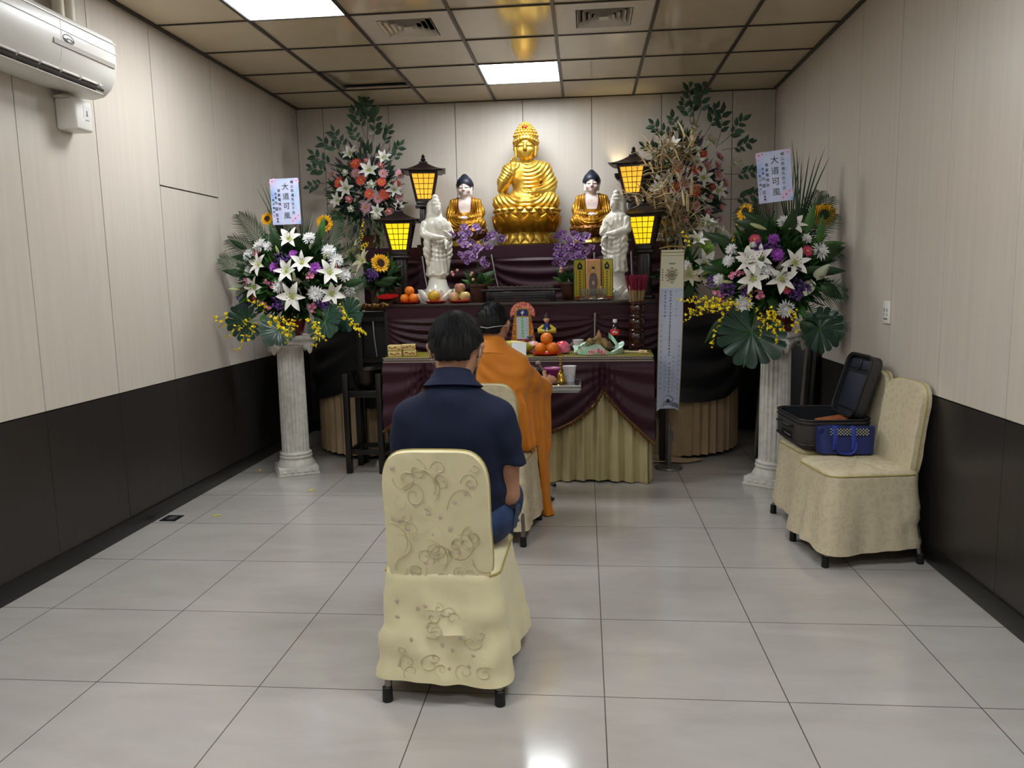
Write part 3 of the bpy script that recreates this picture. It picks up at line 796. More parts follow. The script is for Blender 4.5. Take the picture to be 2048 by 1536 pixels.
# --- rear tier for the statues
t = thing('statue_table', 'plum draped upper altar tier carrying the seated statues', 'altar table', (2.02, 4.06, 0))
BX0, BX1, BD, BZ = -1.32, 1.30, .55, 1.675
m = MB(); m.box(((BX0+BX1)/2, BD/2, BZ-.02), (BX1-BX0, BD, .04), bev=.005); m.build('top', M_wood, t)
m = MB(); m.slab(lambda u, v: Vector((BX0+(BX1-BX0)*u, -.006-.002*sin(31*u), BZ-.002-.1*v)), 40, 3, .003, nrm=(0, 1, 0)); m.build('top_band', M_plum, t, fix=True)
for x in (-.40, .50):
    for y in (.05, BD-.05): MB().box((x, y, (BZ-.04)/2), (.05, .05, BZ-.04)).build('leg', M_ebony, t)
ff = swag_front(BX0+.02, BX1-.02, BZ-.03, 1.15, [-1.31, -.785, -.2, .65, .95, 1.29], .0, sag=.5, n=6.5, amp=.016, band=.07)
m = MB(); m.slab(ff, 240, 40, .004, nrm=(0, 1, 0)); m.build('cloth_front', M_plum, t, fix=True)
for x, dx in ((-.785, .045), (-.2, .06), (.65, .0), (.95, .01)):
    MB().tube([(x, -.03, BZ-.075), (x+dx*.45, -.036, BZ-.24), (x+dx, -.036, BZ-.39)], [.0075, .006, .006], 8).build('cord', M_cord, t)
# --- round tables left and right
def round_table(label, loc, a0, a1, puddle=False, seed=0):
    t = thing('round_table', label, 'table', loc, 0, 'round draped tables'); rr_, zt = .58, 1.10
    MB().lathe([(.001, zt-.02), (rr_-.01, zt-.02), (rr_-.01, zt), (.001, zt)], 48).build('tabletop', M_wood, t)
    MB().cyl((0, 0, .01), (0, 0, zt-.02), .05).build('pedestal', M_ebony, t)
    def sk(u, v):
        a = 2*PI*u; z = zt-.01+(.035-zt+.01)*v; f = .014*sin(46*a+2*nz(cos(a)*2, sin(a)*2, seed, 1))*(.3+v); r_ = rr_+.0+f-.05*max(0, v-.8)**1.5
        return Vector((r_*cos(a), r_*sin(a), z))
    m = MB(); m.grid(sk, 240, 12, closeu=True); m.build('skirt', M_beige, t)
    def hem(a):
        # three swags around the table
        s = ((a-a0) % (2*PI/3))/(2*PI/3); return zt-.50-.15*(4*s*(1-s))**.8
    def sw(u, v):
        a = 2*PI*u; s = ((a-a0) % (2*PI/3))/(2*PI/3); q = 4*s*(1-s); z = zt+.006+(hem(a)-zt)*v; d = zt-z
        r_ = rr_+.02+.03*q*v+.013*(.3+q)*sin(2*PI*d/(.05+.06*q)*.55)*min(1, d/.08)+(.008*sin(260*a) if v > .96 else 0)
        return Vector((r_*cos(a), r_*sin(a), z))
    m = MB(); m.grid(sw, 260, 44, closeu=True); m.build('swag', M_black, t)
    m = MB(); m.lathe([(.001, zt+.004), (rr_+.02, zt+.004), (rr_+.022, zt-.01)], 64); m.build('cover', M_plum, t, fix=True)
    if puddle:
        m = MB()
        for k in range(4):
            m.tube(spline([(-.34+.02*k, -.62+.04*k, .018), (-.1, -.68+.03*k, .02+.006*k), (.1, -.66+.03*k, .016), (.24-.02*k, -.60, .018)], 24), [.012+.006*sin(i*.5+k) for i in range(24)], 8, flat=.7)
        m.build('loose_cloth', M_beige, t)
round_table('left round table under a black swag and beige skirt', (.93, 3.98, 0), R(-100), 0, seed=1)
round_table('right round table under a black swag and beige skirt', (3.23, 3.98, 0), R(-130), 0, True, seed=4)
# ---------------------------------------------------------------- statues
M_gold = mat('gilded gold', '#d6ad49', .36, .72, var=.08, vscale=14, bump=.02, bscale=60)
M_goldl = mat('gold lacquer', '#b07d22', .34, .6, var=.1, vscale=12)
M_hairgold = M_gold
M_skinw = mat('porcelain flesh paint', '#e3cfc6', .35)
M_navyhair = mat('blue black painted hair', '#1b2030', .45)
M_red = mat('red paint', '#a5261c', .4)
M_redtrim = mat('dark red painted trim', '#7c2a1c', .4)
M_eye = mat('dark painted line', '#2a1c18', .5)
M_lotusbrown = mat('brown gilded lotus', '#7a4d18', .4, .45, var=.2, vscale=18)
M_china = mat('glazed white porcelain', '#dcd8cb', .12, coat=.5, var=.02, vscale=6)

def lotus_petal(mb, r, z, h, w, ang, out, mi=0, th=.008, up=True):
    "one bulging lotus petal standing (or hanging) on a circle of radius r at height z"
    d = Vector((cos(ang), sin(ang), 0)); tg = Vector((-sin(ang), cos(ang), 0))
    def fn(u, v):
        a = (u-.5)*2; wid = w*(1-(abs(2*v-.75)/1.25)**2.6*.9)*(1 if v < .98 else .6)
        o = out*sin(PI*min(1, v*.62+.05))-.018*a*a
        if v > .8: o += .05*(v-.8)
        return d*(r+o)+tg*(a*wid*.5)+Vector((0, 0, z+(h*v if up else -h*v)))
    mb.slab(fn, 8, 8, th, mi, nrm=lambda u, v: -d)
def face(mb, c, s, skin_mi=None, line_mi=0, lip_mi=1, gold=False):
    "closed eyes, brows and lips as thin raised strokes; c is the face centre on the front surface, s the face half width, looking to -y"
    cx, cy, cz = c
    for sx in (-1, 1):
        P = [Vector((cx+sx*s*(.18+.5*k/8), cy+.10*s*(k/8)**2-.02*s, cz+s*(.10-.10*sin(PI*k/8)))) for k in range(9)]
        mb.tube(P, s*.035, 5, line_mi)
        P = [Vector((cx+sx*s*(.14+.58*k/8), cy+.14*s*(k/8)**2, cz+s*(.36+.12*sin(PI*k/8)))) for k in range(9)]
        mb.tube(P, s*.03, 5, line_mi)
    P = [Vector((cx+s*(-.22+.44*k/8), cy+.03*s*abs(k-4)/4-.02*s, cz-s*(.60+.05*cos(PI*(k-4)/8)*(1 if k % 2 == 0 else .8)))) for k in range(9)]
    mb.tube(P, s*.055, 5, lip_mi)

def hand_sdf(S, wrist, palm_dir, finger_dir, side, L, curl=.15, k=.004):
    "five separate fingers: wrist point, unit direction of fingers, palm normal, side = direction of the thumb"
    w = Vector(wrist); f = Vector(finger_dir).normalized(); n = Vector(palm_dir).normalized(); t = Vector(side).normalized()
    S.chain([w, w+f*L*.22, w+f*L*.45], [L*.17, L*.2, L*.2], k*2, flat=(n, .55))
    for i, (o, ln) in enumerate(((.16, .46), (.055, .52), (-.055, .48), (-.15, .38))):
        a = w+f*L*.42+t*L*o; b = a+f*L*ln*.5+n*L*curl*ln*.5+t*L*o*.18; c = b+f*L*ln*.42+n*L*curl*1.6*ln
        S.chain([a, b, c], [L*.068, L*.062, L*.048], k)
    a = w+f*L*.14+t*L*.16; b = a+(f*.6+t*.75)*L*.26; c = b+(f*.9+t*.25+n*.2)*L*.22
    S.chain([a, b, c], [L*.085, L*.075, L*.055], k)

def mesh_mb(me):
    mb = MB(); mb.add([v.co.copy() for v in me.vertices], [list(p.vertices) for p in me.polygons], [p.material_index for p in me.polygons]); bpy.data.meshes.remove(me); return mb
def seated_buddha(t, z0, h, gold, skin, hair, teaching, open_chest, seed=0, hs=1.0, dz=0.0, top=1.0):
    "body of a seated statue, legs crossed; front is -y; local z0 is where the legs rest; h = height from there to the top of the head"
    u = h/.78           # unit scale (main statue .78 tall above the seat)
    V = lambda x, y, z: (x*u, y*u, z0+z*u)
    # --- robe: legs, torso, arms
    S = SDF((-.36*u, -.29*u, z0-.03*u), (.36*u, .20*u, z0+.50*u), .0052*u)
    S.ell(V(0, .02, .07), (.20*u, .16*u, .075*u), .03*u)
    for s in (-1, 1):
        S.cap(V(s*.10, .0, .085), V(s*.215, -.075, .078), .085*u, .072*u, .03*u)
        S.cap(V(s*.215, -.075, .075), V(-s*.03, -.165, .055), .066*u, .045*u, .025*u)
    S.ell(V(0, .03, .20), (.125*u, .095*u, .13*u), .04*u)
    S.ell(V(0, .03, .32), (.155*u, .10*u, .12*u), .04*u)
    for s in (-1, 1): S.cap(V(s*.09, .03, .395), V(s*.15, .03, .36), .05*u, .062*u, .03*u)
    # left arm rests on the lap, right arm raised or resting
    S.chain([V(.16, .03, .36), V(.205, .02, .24), V(.19, -.03, .17), V(.075, -.13, .155)], [.062*u, .062*u, .06*u, .036*u], .02*u)
    if teaching:
        S.chain([V(-.15, .03, .36), V(-.20, -.0, .26), V(-.205, -.03, .195)], [.060*u, .054*u, .046*u], .02*u)
        S.chain([V(-.205, -.03, .195), V(-.155, -.115, .25), V(-.10, -.175, .315)], [.044*u, .036*u, .025*u], .006*u)
    else:
        S.chain([V(-.16, .03, .36), V(-.205, .02, .24), V(-.19, -.03, .17), V(-.075, -.13, .155)], [.062*u, .062*u, .06*u, .036*u], .02*u)
    # folds
    X, Y, Z = S.X/u, S.Y/u, (S.Z-z0)/u
    low = np.clip((.155-Z)/.03, 0, 1)
    rk = np.sqrt((np.abs(X)-.03)**2+(Z-.20)**2)
    S.disp(low*.0048*u*np.sin(rk*185))
    mid = np.clip((Z-.16)/.03, 0, 1)
    if open_chest:
        r2 = np.sqrt((np.abs(X)-.0)**2*2.2+(Z-.46)**2)
        S.disp(mid*(np.abs(X) > .085)*.0045*u*np.sin(np.abs(X)*210+Z*30))
        chest = np.clip(1-((X/.075)**2+((Z-.31)/.11)**2), 0, 1)*(Y < .02); S.disp(.012*u*chest)
    else:
        rr = np.sqrt((X-.02)**2+(Z-.46)**2); drape = mid*np.clip((X+.03)/.03, 0, 1)
        S.disp(drape*.0045*u*np.sin(rr*190)); S.disp(mid*np.clip((-X-.10)/.03, 0, 1)*(Z > .27)*.004*u*np.sin((X*.8+Z)*190))
        chest = np.clip(1-(((X+.035)/.085)**2+((Z-.345)/.075)**2), 0, 1)*(Y < .02); S.disp(.014*u*chest)
    robe = S.mesh('robe', [gold, skin, M_redtrim], (lambda c, n: (1 if (open_chest and c.y < .0 and abs(c.x/u) < .082-.25*max(0, .30-(c.z-z0)/u) and .235 < (c.z-z0)/u < .47) else (2 if (open_chest and c.y < .03*u and .082 <= abs(c.x/u) < .098 and .28 < (c.z-z0)/u < .46) else 0))))
    put('robe', robe, t)
    # hands
    def hand_part(lo, hi, args, arm=None):
        S = SDF(lo, hi, .0034*u); hand_sdf(S, *args)
        if arm: S.chain(*arm)
        put('hand', S.mesh('hand', skin), t)
    if teaching: hand_part((-.20*u, -.28*u, z0+.24*u), (.0, -.10*u, z0+.48*u), (V(-.098, -.18, .325), (0, -1, .1), (.08, .0, 1), (1, 0, 0), .125*u, .12, .003*u), ([V(-.10, -.172, .305), V(-.098, -.18, .335)], [.025*u, .021*u], .005*u))
    else: hand_part((-.20*u, -.24*u, z0+.09*u), (.12*u, -.03*u, z0+.22*u), (V(-.065, -.135, .155), (0, 0, 1), (1, -.3, -.02), (.2, .6, .4), .11*u, .1, .003*u))
    hand_part((-.12*u, -.24*u, z0+.09*u), (.17*u, -.03*u, z0+.22*u), (V(.07, -.135, .15), (0, 0, 1), (-1, -.25, .03), (-.2, .6, .4), .11*u, .1, .003*u))
    # head with ears and neck, built about its own base and then set on the shoulders
    zb = z0+.42*u; zo = zb+dz*u
    hl = lambda mb: [tuple(((x*hs), (y-.015*u)*hs+.015*u, zo+(z-zb)*hs)) for x, y, z in mb.v]
    S = SDF((-.12*u, -.12*u, z0+.38*u), (.12*u, .14*u, z0+.70*u), .0042*u)
    S.cap(V(0, .02, .40), V(0, .015, .48), .052*u, .047*u, .01*u)
    S.ell(V(0, .012, .565), (.071*u, .086*u, .098*u), .01*u)
    S.ell(V(0, -.004, .512), (.058*u, .068*u, .050*u), .03*u)
    S.ell(V(0, -.045, .487), (.024*u, .02*u, .016*u), .02*u)
    S.cap(V(0, -.072, .575), V(0, -.092, .536), .008*u, .0125*u, .012*u); S.ell(V(0, -.086, .533), (.017*u, .01*u, .008*u), .006*u)
    for s in (-1, 1):
        S.ell(V(s*.034, -.062, .565), (.024*u, .014*u, .010*u), .008*u); S.ell(V(s*.04, -.05, .53), (.026*u, .02*u, .02*u), .02*u)
        S.chain([V(s*.073, .008, .585), V(s*.077, .004, .55), V(s*.073, -.004, .49)], [.013*u, .014*u, .011*u], .006*u)
    S.ell(V(0, -.071, .512), (.018*u, .008*u, .006*u), .004*u); S.ell(V(0, -.068, .503), (.014*u, .008*u, .006*u), .004*u)
    m = mesh_mb(S.mesh('head', skin)); face(m, (0, -.077*u, z0+.558*u), .062*u, None, 1, 2)
    m.v = hl(m); m.build('head', [skin, M_eye if skin is not gold else mat('shaded gilding', '#8a6118', .4, .6), M_red if skin is not gold else mat('shaded gilding', '#8a6118', .4, .6)], t)
    # hair
    S = SDF((-.14*u, -.12*u, z0+.50*u), (.14*u, .16*u, z0+.80*u), .0048*u)
    S.ell(V(0, .022, .605), (.094*u, .10*u, .088*u), .01*u); S.ell(V(0, .02, .677 if top == 1 else .668), (.058*u*top, .06*u*top, .055*u*top), .03*u); S.ell(V(0, .02, .712 if top == 1 else .693), (.028*u*top, .03*u*top, .03*u*top), .03*u)
    for s in (-1, 1): S.cap(V(s*.082, .03, .60), V(s*.080, .03, .545), .018*u, .014*u, .015*u)
    Yq = S.Y/u; Zq = (S.Z-z0)/u; Xq = S.X/u
    S.cut((.607+.05*np.clip(Xq*Xq/.0064, 0, 1)*-1.1+.9*np.clip(Yq+.02, 0, 1)*-1-Zq)*u*.8)
    hm = mesh_mb(S.mesh('hair', hair)); hm.v = hl(hm)
    ho = hm.build('hair', hair, t)
    if teaching:
        cm = MB(); rows = [(.615, .092, 26), (.642, .088, 24), (.666, .078, 20), (.688, .064, 17), (.706, .052, 14), (.724, .037, 10), (.738, .018, 5)]
        for j, (z, r_, n) in enumerate(rows):
            for k in range(n):
                a = 2*PI*(k+.5*(j % 2))/n; x, y = r_*cos(a), r_*1.06*sin(a)+.022
                cm.ell(V(x, y, z-(.02*(abs(x)/.09)**2 if j == 0 else 0)), (.0115*u, .0115*u, .0115*u), 0, None, 7, 5)
        for s in (-1, 1):
            for q in range(4): cm.ell(V(s*.087, .02-.012*(q % 2), .60-.018*q), (.0115*u,)*3, 0, None, 7, 5)
        cm.v = hl(cm); cm.build('hair_curls', hair, ho)
        jm = MB().ell(V(0, -.048, .70), (.024*u, .015*u, .012*u), 0, None, 12, 8); jm.v = hl(jm); jm.build('jewel', mat('red jewel', '#b03414', .25), ho)
    if open_chest:
        m = MB(); m.ell(V(0, -.078, .34), (.005*u, .004*u, .006*u), 0, None, 8, 5); m.build('chest_mark', mat('bronze mark', '#86662a', .4, .5), t)
    return robe

def main_buddha():
    t = thing('seated_statue', 'large golden seated statue on a golden lotus, middle of the upper tier', 'statue', (2.10, 4.33, 1.676))
    b = MB()
    b.lathe([(.235, 0), (.24, .012), (.232, .03), (.222, .06), (.228, .10), (.25, .118)], 72, rf=lambda a, i: 1+.02*abs(sin(9*a)) if i in (1, 2, 3) else 1)
    for k in range(18): lotus_petal(b, .225, .112, .10, .085, 2*PI*k/18, .026, th=.012, up=False)
    b.build('pedestal', M_gold, t, fix=True)
    c = MB(); c.lathe([(.215, .10), (.24, .125), (.255, .17), (.265, .22), (.262, .255)], 60)
    for k in range(12): lotus_petal(c, .25, .108, .145, .15, 2*PI*k/12+.13, .050, th=.014)
    for k in range(12): lotus_petal(c, .236, .112, .155, .15, 2*PI*(k+.5)/12+.13, .046, th=.012)
    c.build('lotus_bowl', mat('deep gilded gold', '#a87414', .3, .75, var=.08, vscale=10), t, fix=True)
    d = MB(); d.lathe([(.272, .245), (.282, .262), (.272, .285), (.255, .30), (.2, .302), (.001, .302)], 60)
    for k in range(22): d.ell((.262*cos(2*PI*k/22), .262*sin(2*PI*k/22), .292), (.036, .036, .02), 0, None, 10, 6)
    d.build('lotus_rim', M_gold, t, fix=True)
    seated_buddha(t, .288, .765, M_gold, M_gold, M_gold, True, False, 0, 1.14, -.03)
main_buddha()
def side_buddha(label, x, seed):
    t = thing('seated_statue', label, 'statue', (x, 4.34, 1.676))
    b = MB()
    b.lathe([(.155, 0), (.16, .012), (.152, .03), (.15, .032)], 40)
    for k in range(14): lotus_petal(b, .14, .055, .045, .062, 2*PI*k/14, .014, th=.008, up=False)
    b.build('gilt_base', M_gold, t, fix=True)
    c = MB(); c.lathe([(.13, .03), (.115, .055), (.13, .08), (.175, .105), (.19, .13), (.18, .15), (.001, .152)], 48)
    for k in range(16): lotus_petal(c, .145, .07, .075, .075, 2*PI*k/16, .045, th=.008)
    for k in range(16): lotus_petal(c, .138, .068, .088, .075, 2*PI*(k+.5)/16, .045, th=.008)
    c.build('lotus_seat', M_lotusbrown, t, fix=True)
    seated_buddha(t, .146, .50, M_goldl, M_skinw, M_navyhair, False, True, seed, 1.2, -.03, .72)
side_buddha('small black haired statue in a gold robe, left of the large golden one', 1.565, 1)
side_buddha('small black haired statue in a gold robe, right of the large golden one', 2.655, 2)

def guanyin(label, loc, rz, mirror):
    "standing porcelain figure; front is -y"
    t = thing('porcelain_statue', label, 'statue', loc, rz)
    m_ = -1 if mirror else 1
    V = lambda x, y, z: (x*m_, y, z)
    S = SDF((-.17, -.17, -.01), (.17, .15, .86), .0046)
    S.rev([(.088, .06), (.082, .12), (.068, .17), (.066, .20), (.082, .215), (.086, .24), (.078, .34), (.072, .44), (.078, .54), (.09, .60), (.08, .645), (.045, .675), (.03, .69)], .015, 0, .0, .8)
    S.ell(V(0, 0, .60), (.106, .068, .068), .03)
    # arms held in front with wide hanging sleeves
    S.chain([V(-.10, .0, .60), V(-.118, -.02, .53), V(-.07, -.09, .505), V(.0, -.115, .50)], [.034, .030, .025, .015], .010)
    S.chain([V(.10, .0, .60), V(.118, -.02, .525), V(.07, -.085, .51), V(.01, -.11, .55)], [.034, .030, .024, .014], .010)
    S.chain([V(-.095, -.04, .52), V(-.10, -.03, .40), V(-.085, -.02, .30)], [.028, .026, .014], .012)
    S.chain([V(.09, -.045, .52), V(.092, -.035, .38), V(.08, -.02, .25)], [.026, .025, .014], .012)
    S.chain([V(-.012, -.105, .47), V(-.02, -.10, .36), V(-.01, -.088, .24)], [.010, .008, .008], .006)
    # veil and head
    S.ell(V(0, .026, .735), (.050, .050, .068), .015); S.chain([V(0, .034, .74), V(0, .05, .65), V(0, .05, .55)], [.050, .052, .044], .02)
    for s in (-1, 1): S.chain([V(s*.044, .018, .73), V(s*.050, .012, .67), V(s*.055, -.005, .62)], [.014, .016, .014], .008)
    S.cap(V(0, .0, .64), V(0, -.012, .70), .028, .025, .008)
    S.ell(V(0, -.022, .722), (.036, .043, .050), .003); S.ell(V(0, -.036, .695), (.022, .024, .018), .014)
    S.cap(V(0, -.060, .728), V(0, -.070, .709), .0035, .006, .005); S.ell(V(0, -.060, .692), (.010, .006, .004), .003)
    S.ell(V(0, -.012, .762), (.043, .045, .018), .004)
    S.ell(V(0, -.004, .79), (.034, .036, .018), .004); S.ell(V(0, -.002, .815), (.026, .027, .022), .004); S.ell(V(0, -.045, .776), (.013, .010, .015), .004)
    # hem ruffle and folds
    X, Y, Z = S.X*m_, S.Y, S.Z
    skirt = np.clip((.50-Z)/.05, 0, 1)*np.clip((Z-.2)/.03, 0, 1)
    S.disp(skirt*.0035*np.sin(np.arctan2(X, -Y)*11+Z*6))
    r = np.sqrt((X*1.3)**2+(Z-.60)**2); S.disp(np.clip((Z-.30)/.05, 0, 1)*np.clip((.5-Z)/.03, 0, 1)*(Y < .02)*.0035*np.sin(r*175))
    S.disp(np.clip((Z-.53)/.03, 0, 1)*np.clip((.66-Z)/.02, 0, 1)*.0025*np.sin(r*160))
    hem = np.clip(1-np.abs(Z-.215-.012*np.sin(np.arctan2(X, -Y)*5))/.02, 0, 1); S.disp(-.010*hem*(np.sqrt(X*X+Y*Y) < .13))
    m = mesh_mb(S.mesh('figure', M_china)); face(m, (0, -.0635, .720), .030, None, 1, 1); m.build('figure', [M_china, mat('grey glaze line', '#8d897c', .3)], t)
    for args in ((V(-.005, -.115, .497), (0, -1, 0), (m_*.5, -.3, -.55), (m_*.5, 0, .6), .055, .1, .002), (V(.01, -.112, .545), (0, -1, 0), (-m_*.25, -.1, .9), (-m_, 0, 0), .055, .1, .002)):
        S = SDF((-.06, -.16, .44), (.06, -.07, .62), .0028); hand_sdf(S, *args); put('hand', S.mesh('hand', M_china), t)
    v = MB().lathe([(.008, 0), (.013, .012), (.012, .03), (.006, .045), (.005, .06), (.009, .068), (.009, .07)], 16, 0, rot3(R(160), R(12), 0), V(.012, -.135, .475)); v.build('vase', M_china, t, fix=True)
    b = MB(); b.lathe([(.145, 0), (.15, .02), (.135, .05), (.105, .09), (.08, .135), (.07, .18), (.001, .19)], 48)
    for k in range(10): lotus_petal(b, .128, .0, .105, .10, 2*PI*k/10, .028, th=.007)
    for k in range(10): lotus_petal(b, .138, .0, .075, .09, 2*PI*(k+.5)/10, .026, th=.007)
    b.build('lotus_base', M_china, t, fix=True)
guanyin('white porcelain robed figure on the left of the altar table', (1.435, 3.64, 1.2222), R(38), False)
guanyin('white porcelain robed figure on the right of the altar table, behind the picture screen', (2.84, 3.72, 1.2222), R(-42), True)
# ---------------------------------------------------------------- people
M_skin = mat('warm skin', '#a97a60', .5, sss=.08, var=.06, vscale=30, bump=.05, bscale=300)
M_hair = mat('black hair', '#070606', .58, spec=.3, bump=.35, bscale=120, stretch=(1, 1, .25))
M_navy = mat('navy knit', '#05122f', .85, var=.08, vscale=40, bump=.08, bscale=420)
M_jean = mat('blue denim', '#1a2846', .8, var=.22, vscale=16, bump=.2, bscale=260, col2='#2a4068')
M_orange = mat('saffron cotton', '#cc7a1c', .72, var=.06, vscale=16, sheen=.12, bump=.06, bscale=200)
M_mask = mat('white mask cloth', '#d8d8d6', .8)
M_shoe = mat('dark shoe', '#1c1a1a', .5)
def head_sdf(S, c, tilt, s=1.0):
    "a head whose centre is c, looking to +y, tilted forward by tilt"
    M = rot3(-tilt, 0, 0); c = Vector(c)
    P = lambda x, y, z: c+M @ Vector((x*s, y*s, z*s))
    S.ell(c, (.076*s, .094*s, .105*s), .01, M)
    S.ell(P(0, .022, -.055), (.060*s, .068*s, .062*s), .03, M); S.ell(P(0, .055, -.095), (.026*s, .022*s, .018*s), .025, M)
    S.cap(P(0, .088, -.0), P(0, .104, -.042), .009*s, .013*s, .012); S.ell(P(0, .101, -.046), (.018*s, .011*s, .009*s), .006, M)
    for q in (-1, 1):
        S.sub(P(q*.032, .094, .004), (.019*s, .012*s, .011*s), .012, M); S.ell(P(q*.032, .079, .002), (.015*s, .012*s, .010*s), .004, M)
        S.ell(P(q*.033, .084, .024), (.024*s, .010*s, .007*s), .01, M); S.ell(P(q*.045, .062, -.03), (.024*s, .022*s, .022*s), .025, M)
        # ears
        S.chain([P(q*.080, -.004, .022), P(q*.090, -.014, .006), P(q*.084, -.004, -.03)], [.010*s, .0125*s, .009*s], .006); S.ell(P(q*.084, -.006, -.0), (.006*s, .018*s, .028*s), .005, M)
    S.ell(P(0, .094, -.066), (.022*s, .008*s, .006*s), .004, M); S.ell(P(0, .091, -.078), (.018*s, .009*s, .007*s), .004, M)
    return P
def hair_mesh(c, tilt, s, name, parent, seed, length, nape=-.06, strands=420, lift=.012):
    M = rot3(-tilt, 0, 0); c = Vector(c); rnd = random.Random(seed)
    r = Vector((.083*s+lift, .101*s+lift*.9, .113*s+lift))
    S = SDF(c-Vector((.15, .17, .17)), c+Vector((.15, .17, .17)), .0042)
    S.ell(c+M @ Vector((0, -.006, .004)), tuple(r), .01, M)
    m = np.array(M.transposed()); px, py, pz = S.X-c.x, S.Y-c.y, S.Z-c.z
    lx, ly, lz = [(m[i][0]*px+m[i][1]*py+m[i][2]*pz)/s for i in range(3)]
    # hairline: high over the face, a sideburn in front of the ears, low at the nape
    line = np.where(ly > .03, .035+(ly-.03)*.55, np.where(ly > -.02, -.005+(ly+.02)*.8, nape+np.clip((ly+.075)/.055, 0, 1)*(-.005-nape)))
    line = np.where((ly < .0) & (np.abs(lx) > .060), np.maximum(line, .010-.9*(np.clip((-.028-ly)/.06, 0, 1))*.06), line)
    line = line+.0012*np.sin(lx*180)
    S.cut((line-lz)*s*.8)
    S.disp(.0010*np.sin(np.arctan2(lx, -ly)*26+lz*40)*np.clip((.09-lz)/.05, 0, 1))
    mb = MB(); me = S.mesh('h', M_hair); mb.add([v.co.copy() for v in me.vertices], [list(p.vertices) for p in me.polygons]); bpy.data.meshes.remove(me)
    crown = Vector((.012, -.045, .1))
    for k in range(strands):
        a = rnd.uniform(0, 2*PI); d0 = rnd.uniform(.05, 1.25)
        pts = []
        for q in range(5):
            d = d0+length*q/4; a2 = a+.15*sin(3*d0)*q/4
            x, y, z = sin(d)*sin(a2), -.25*cos(d)-sin(d)*cos(a2)*.97, cos(d)
            v = Vector((x, y, z)).normalized(); e = 1+.03*(q/4)**2*rnd.uniform(.4, 1.5)+.008
            L = Vector((v.x*r.x*e, v.y*r.y*e-.006, v.z*r.z*e+.004))
            if L.y/s > .035 and L.z/s < .04: break
            if abs(L.x/s) > .06 and L.z/s < .012: break
            if L.z/s < nape-.004 or (L.z/s < -.02 and L.y/s > -.03): break
            pts.append(c+M @ L)
        if len(pts) > 2: mb.tube(pts, [.0026, .0026, .0024, .0018, .0006][:len(pts)], 4)
    return mb.build(name, M_hair, parent, sharp=80)

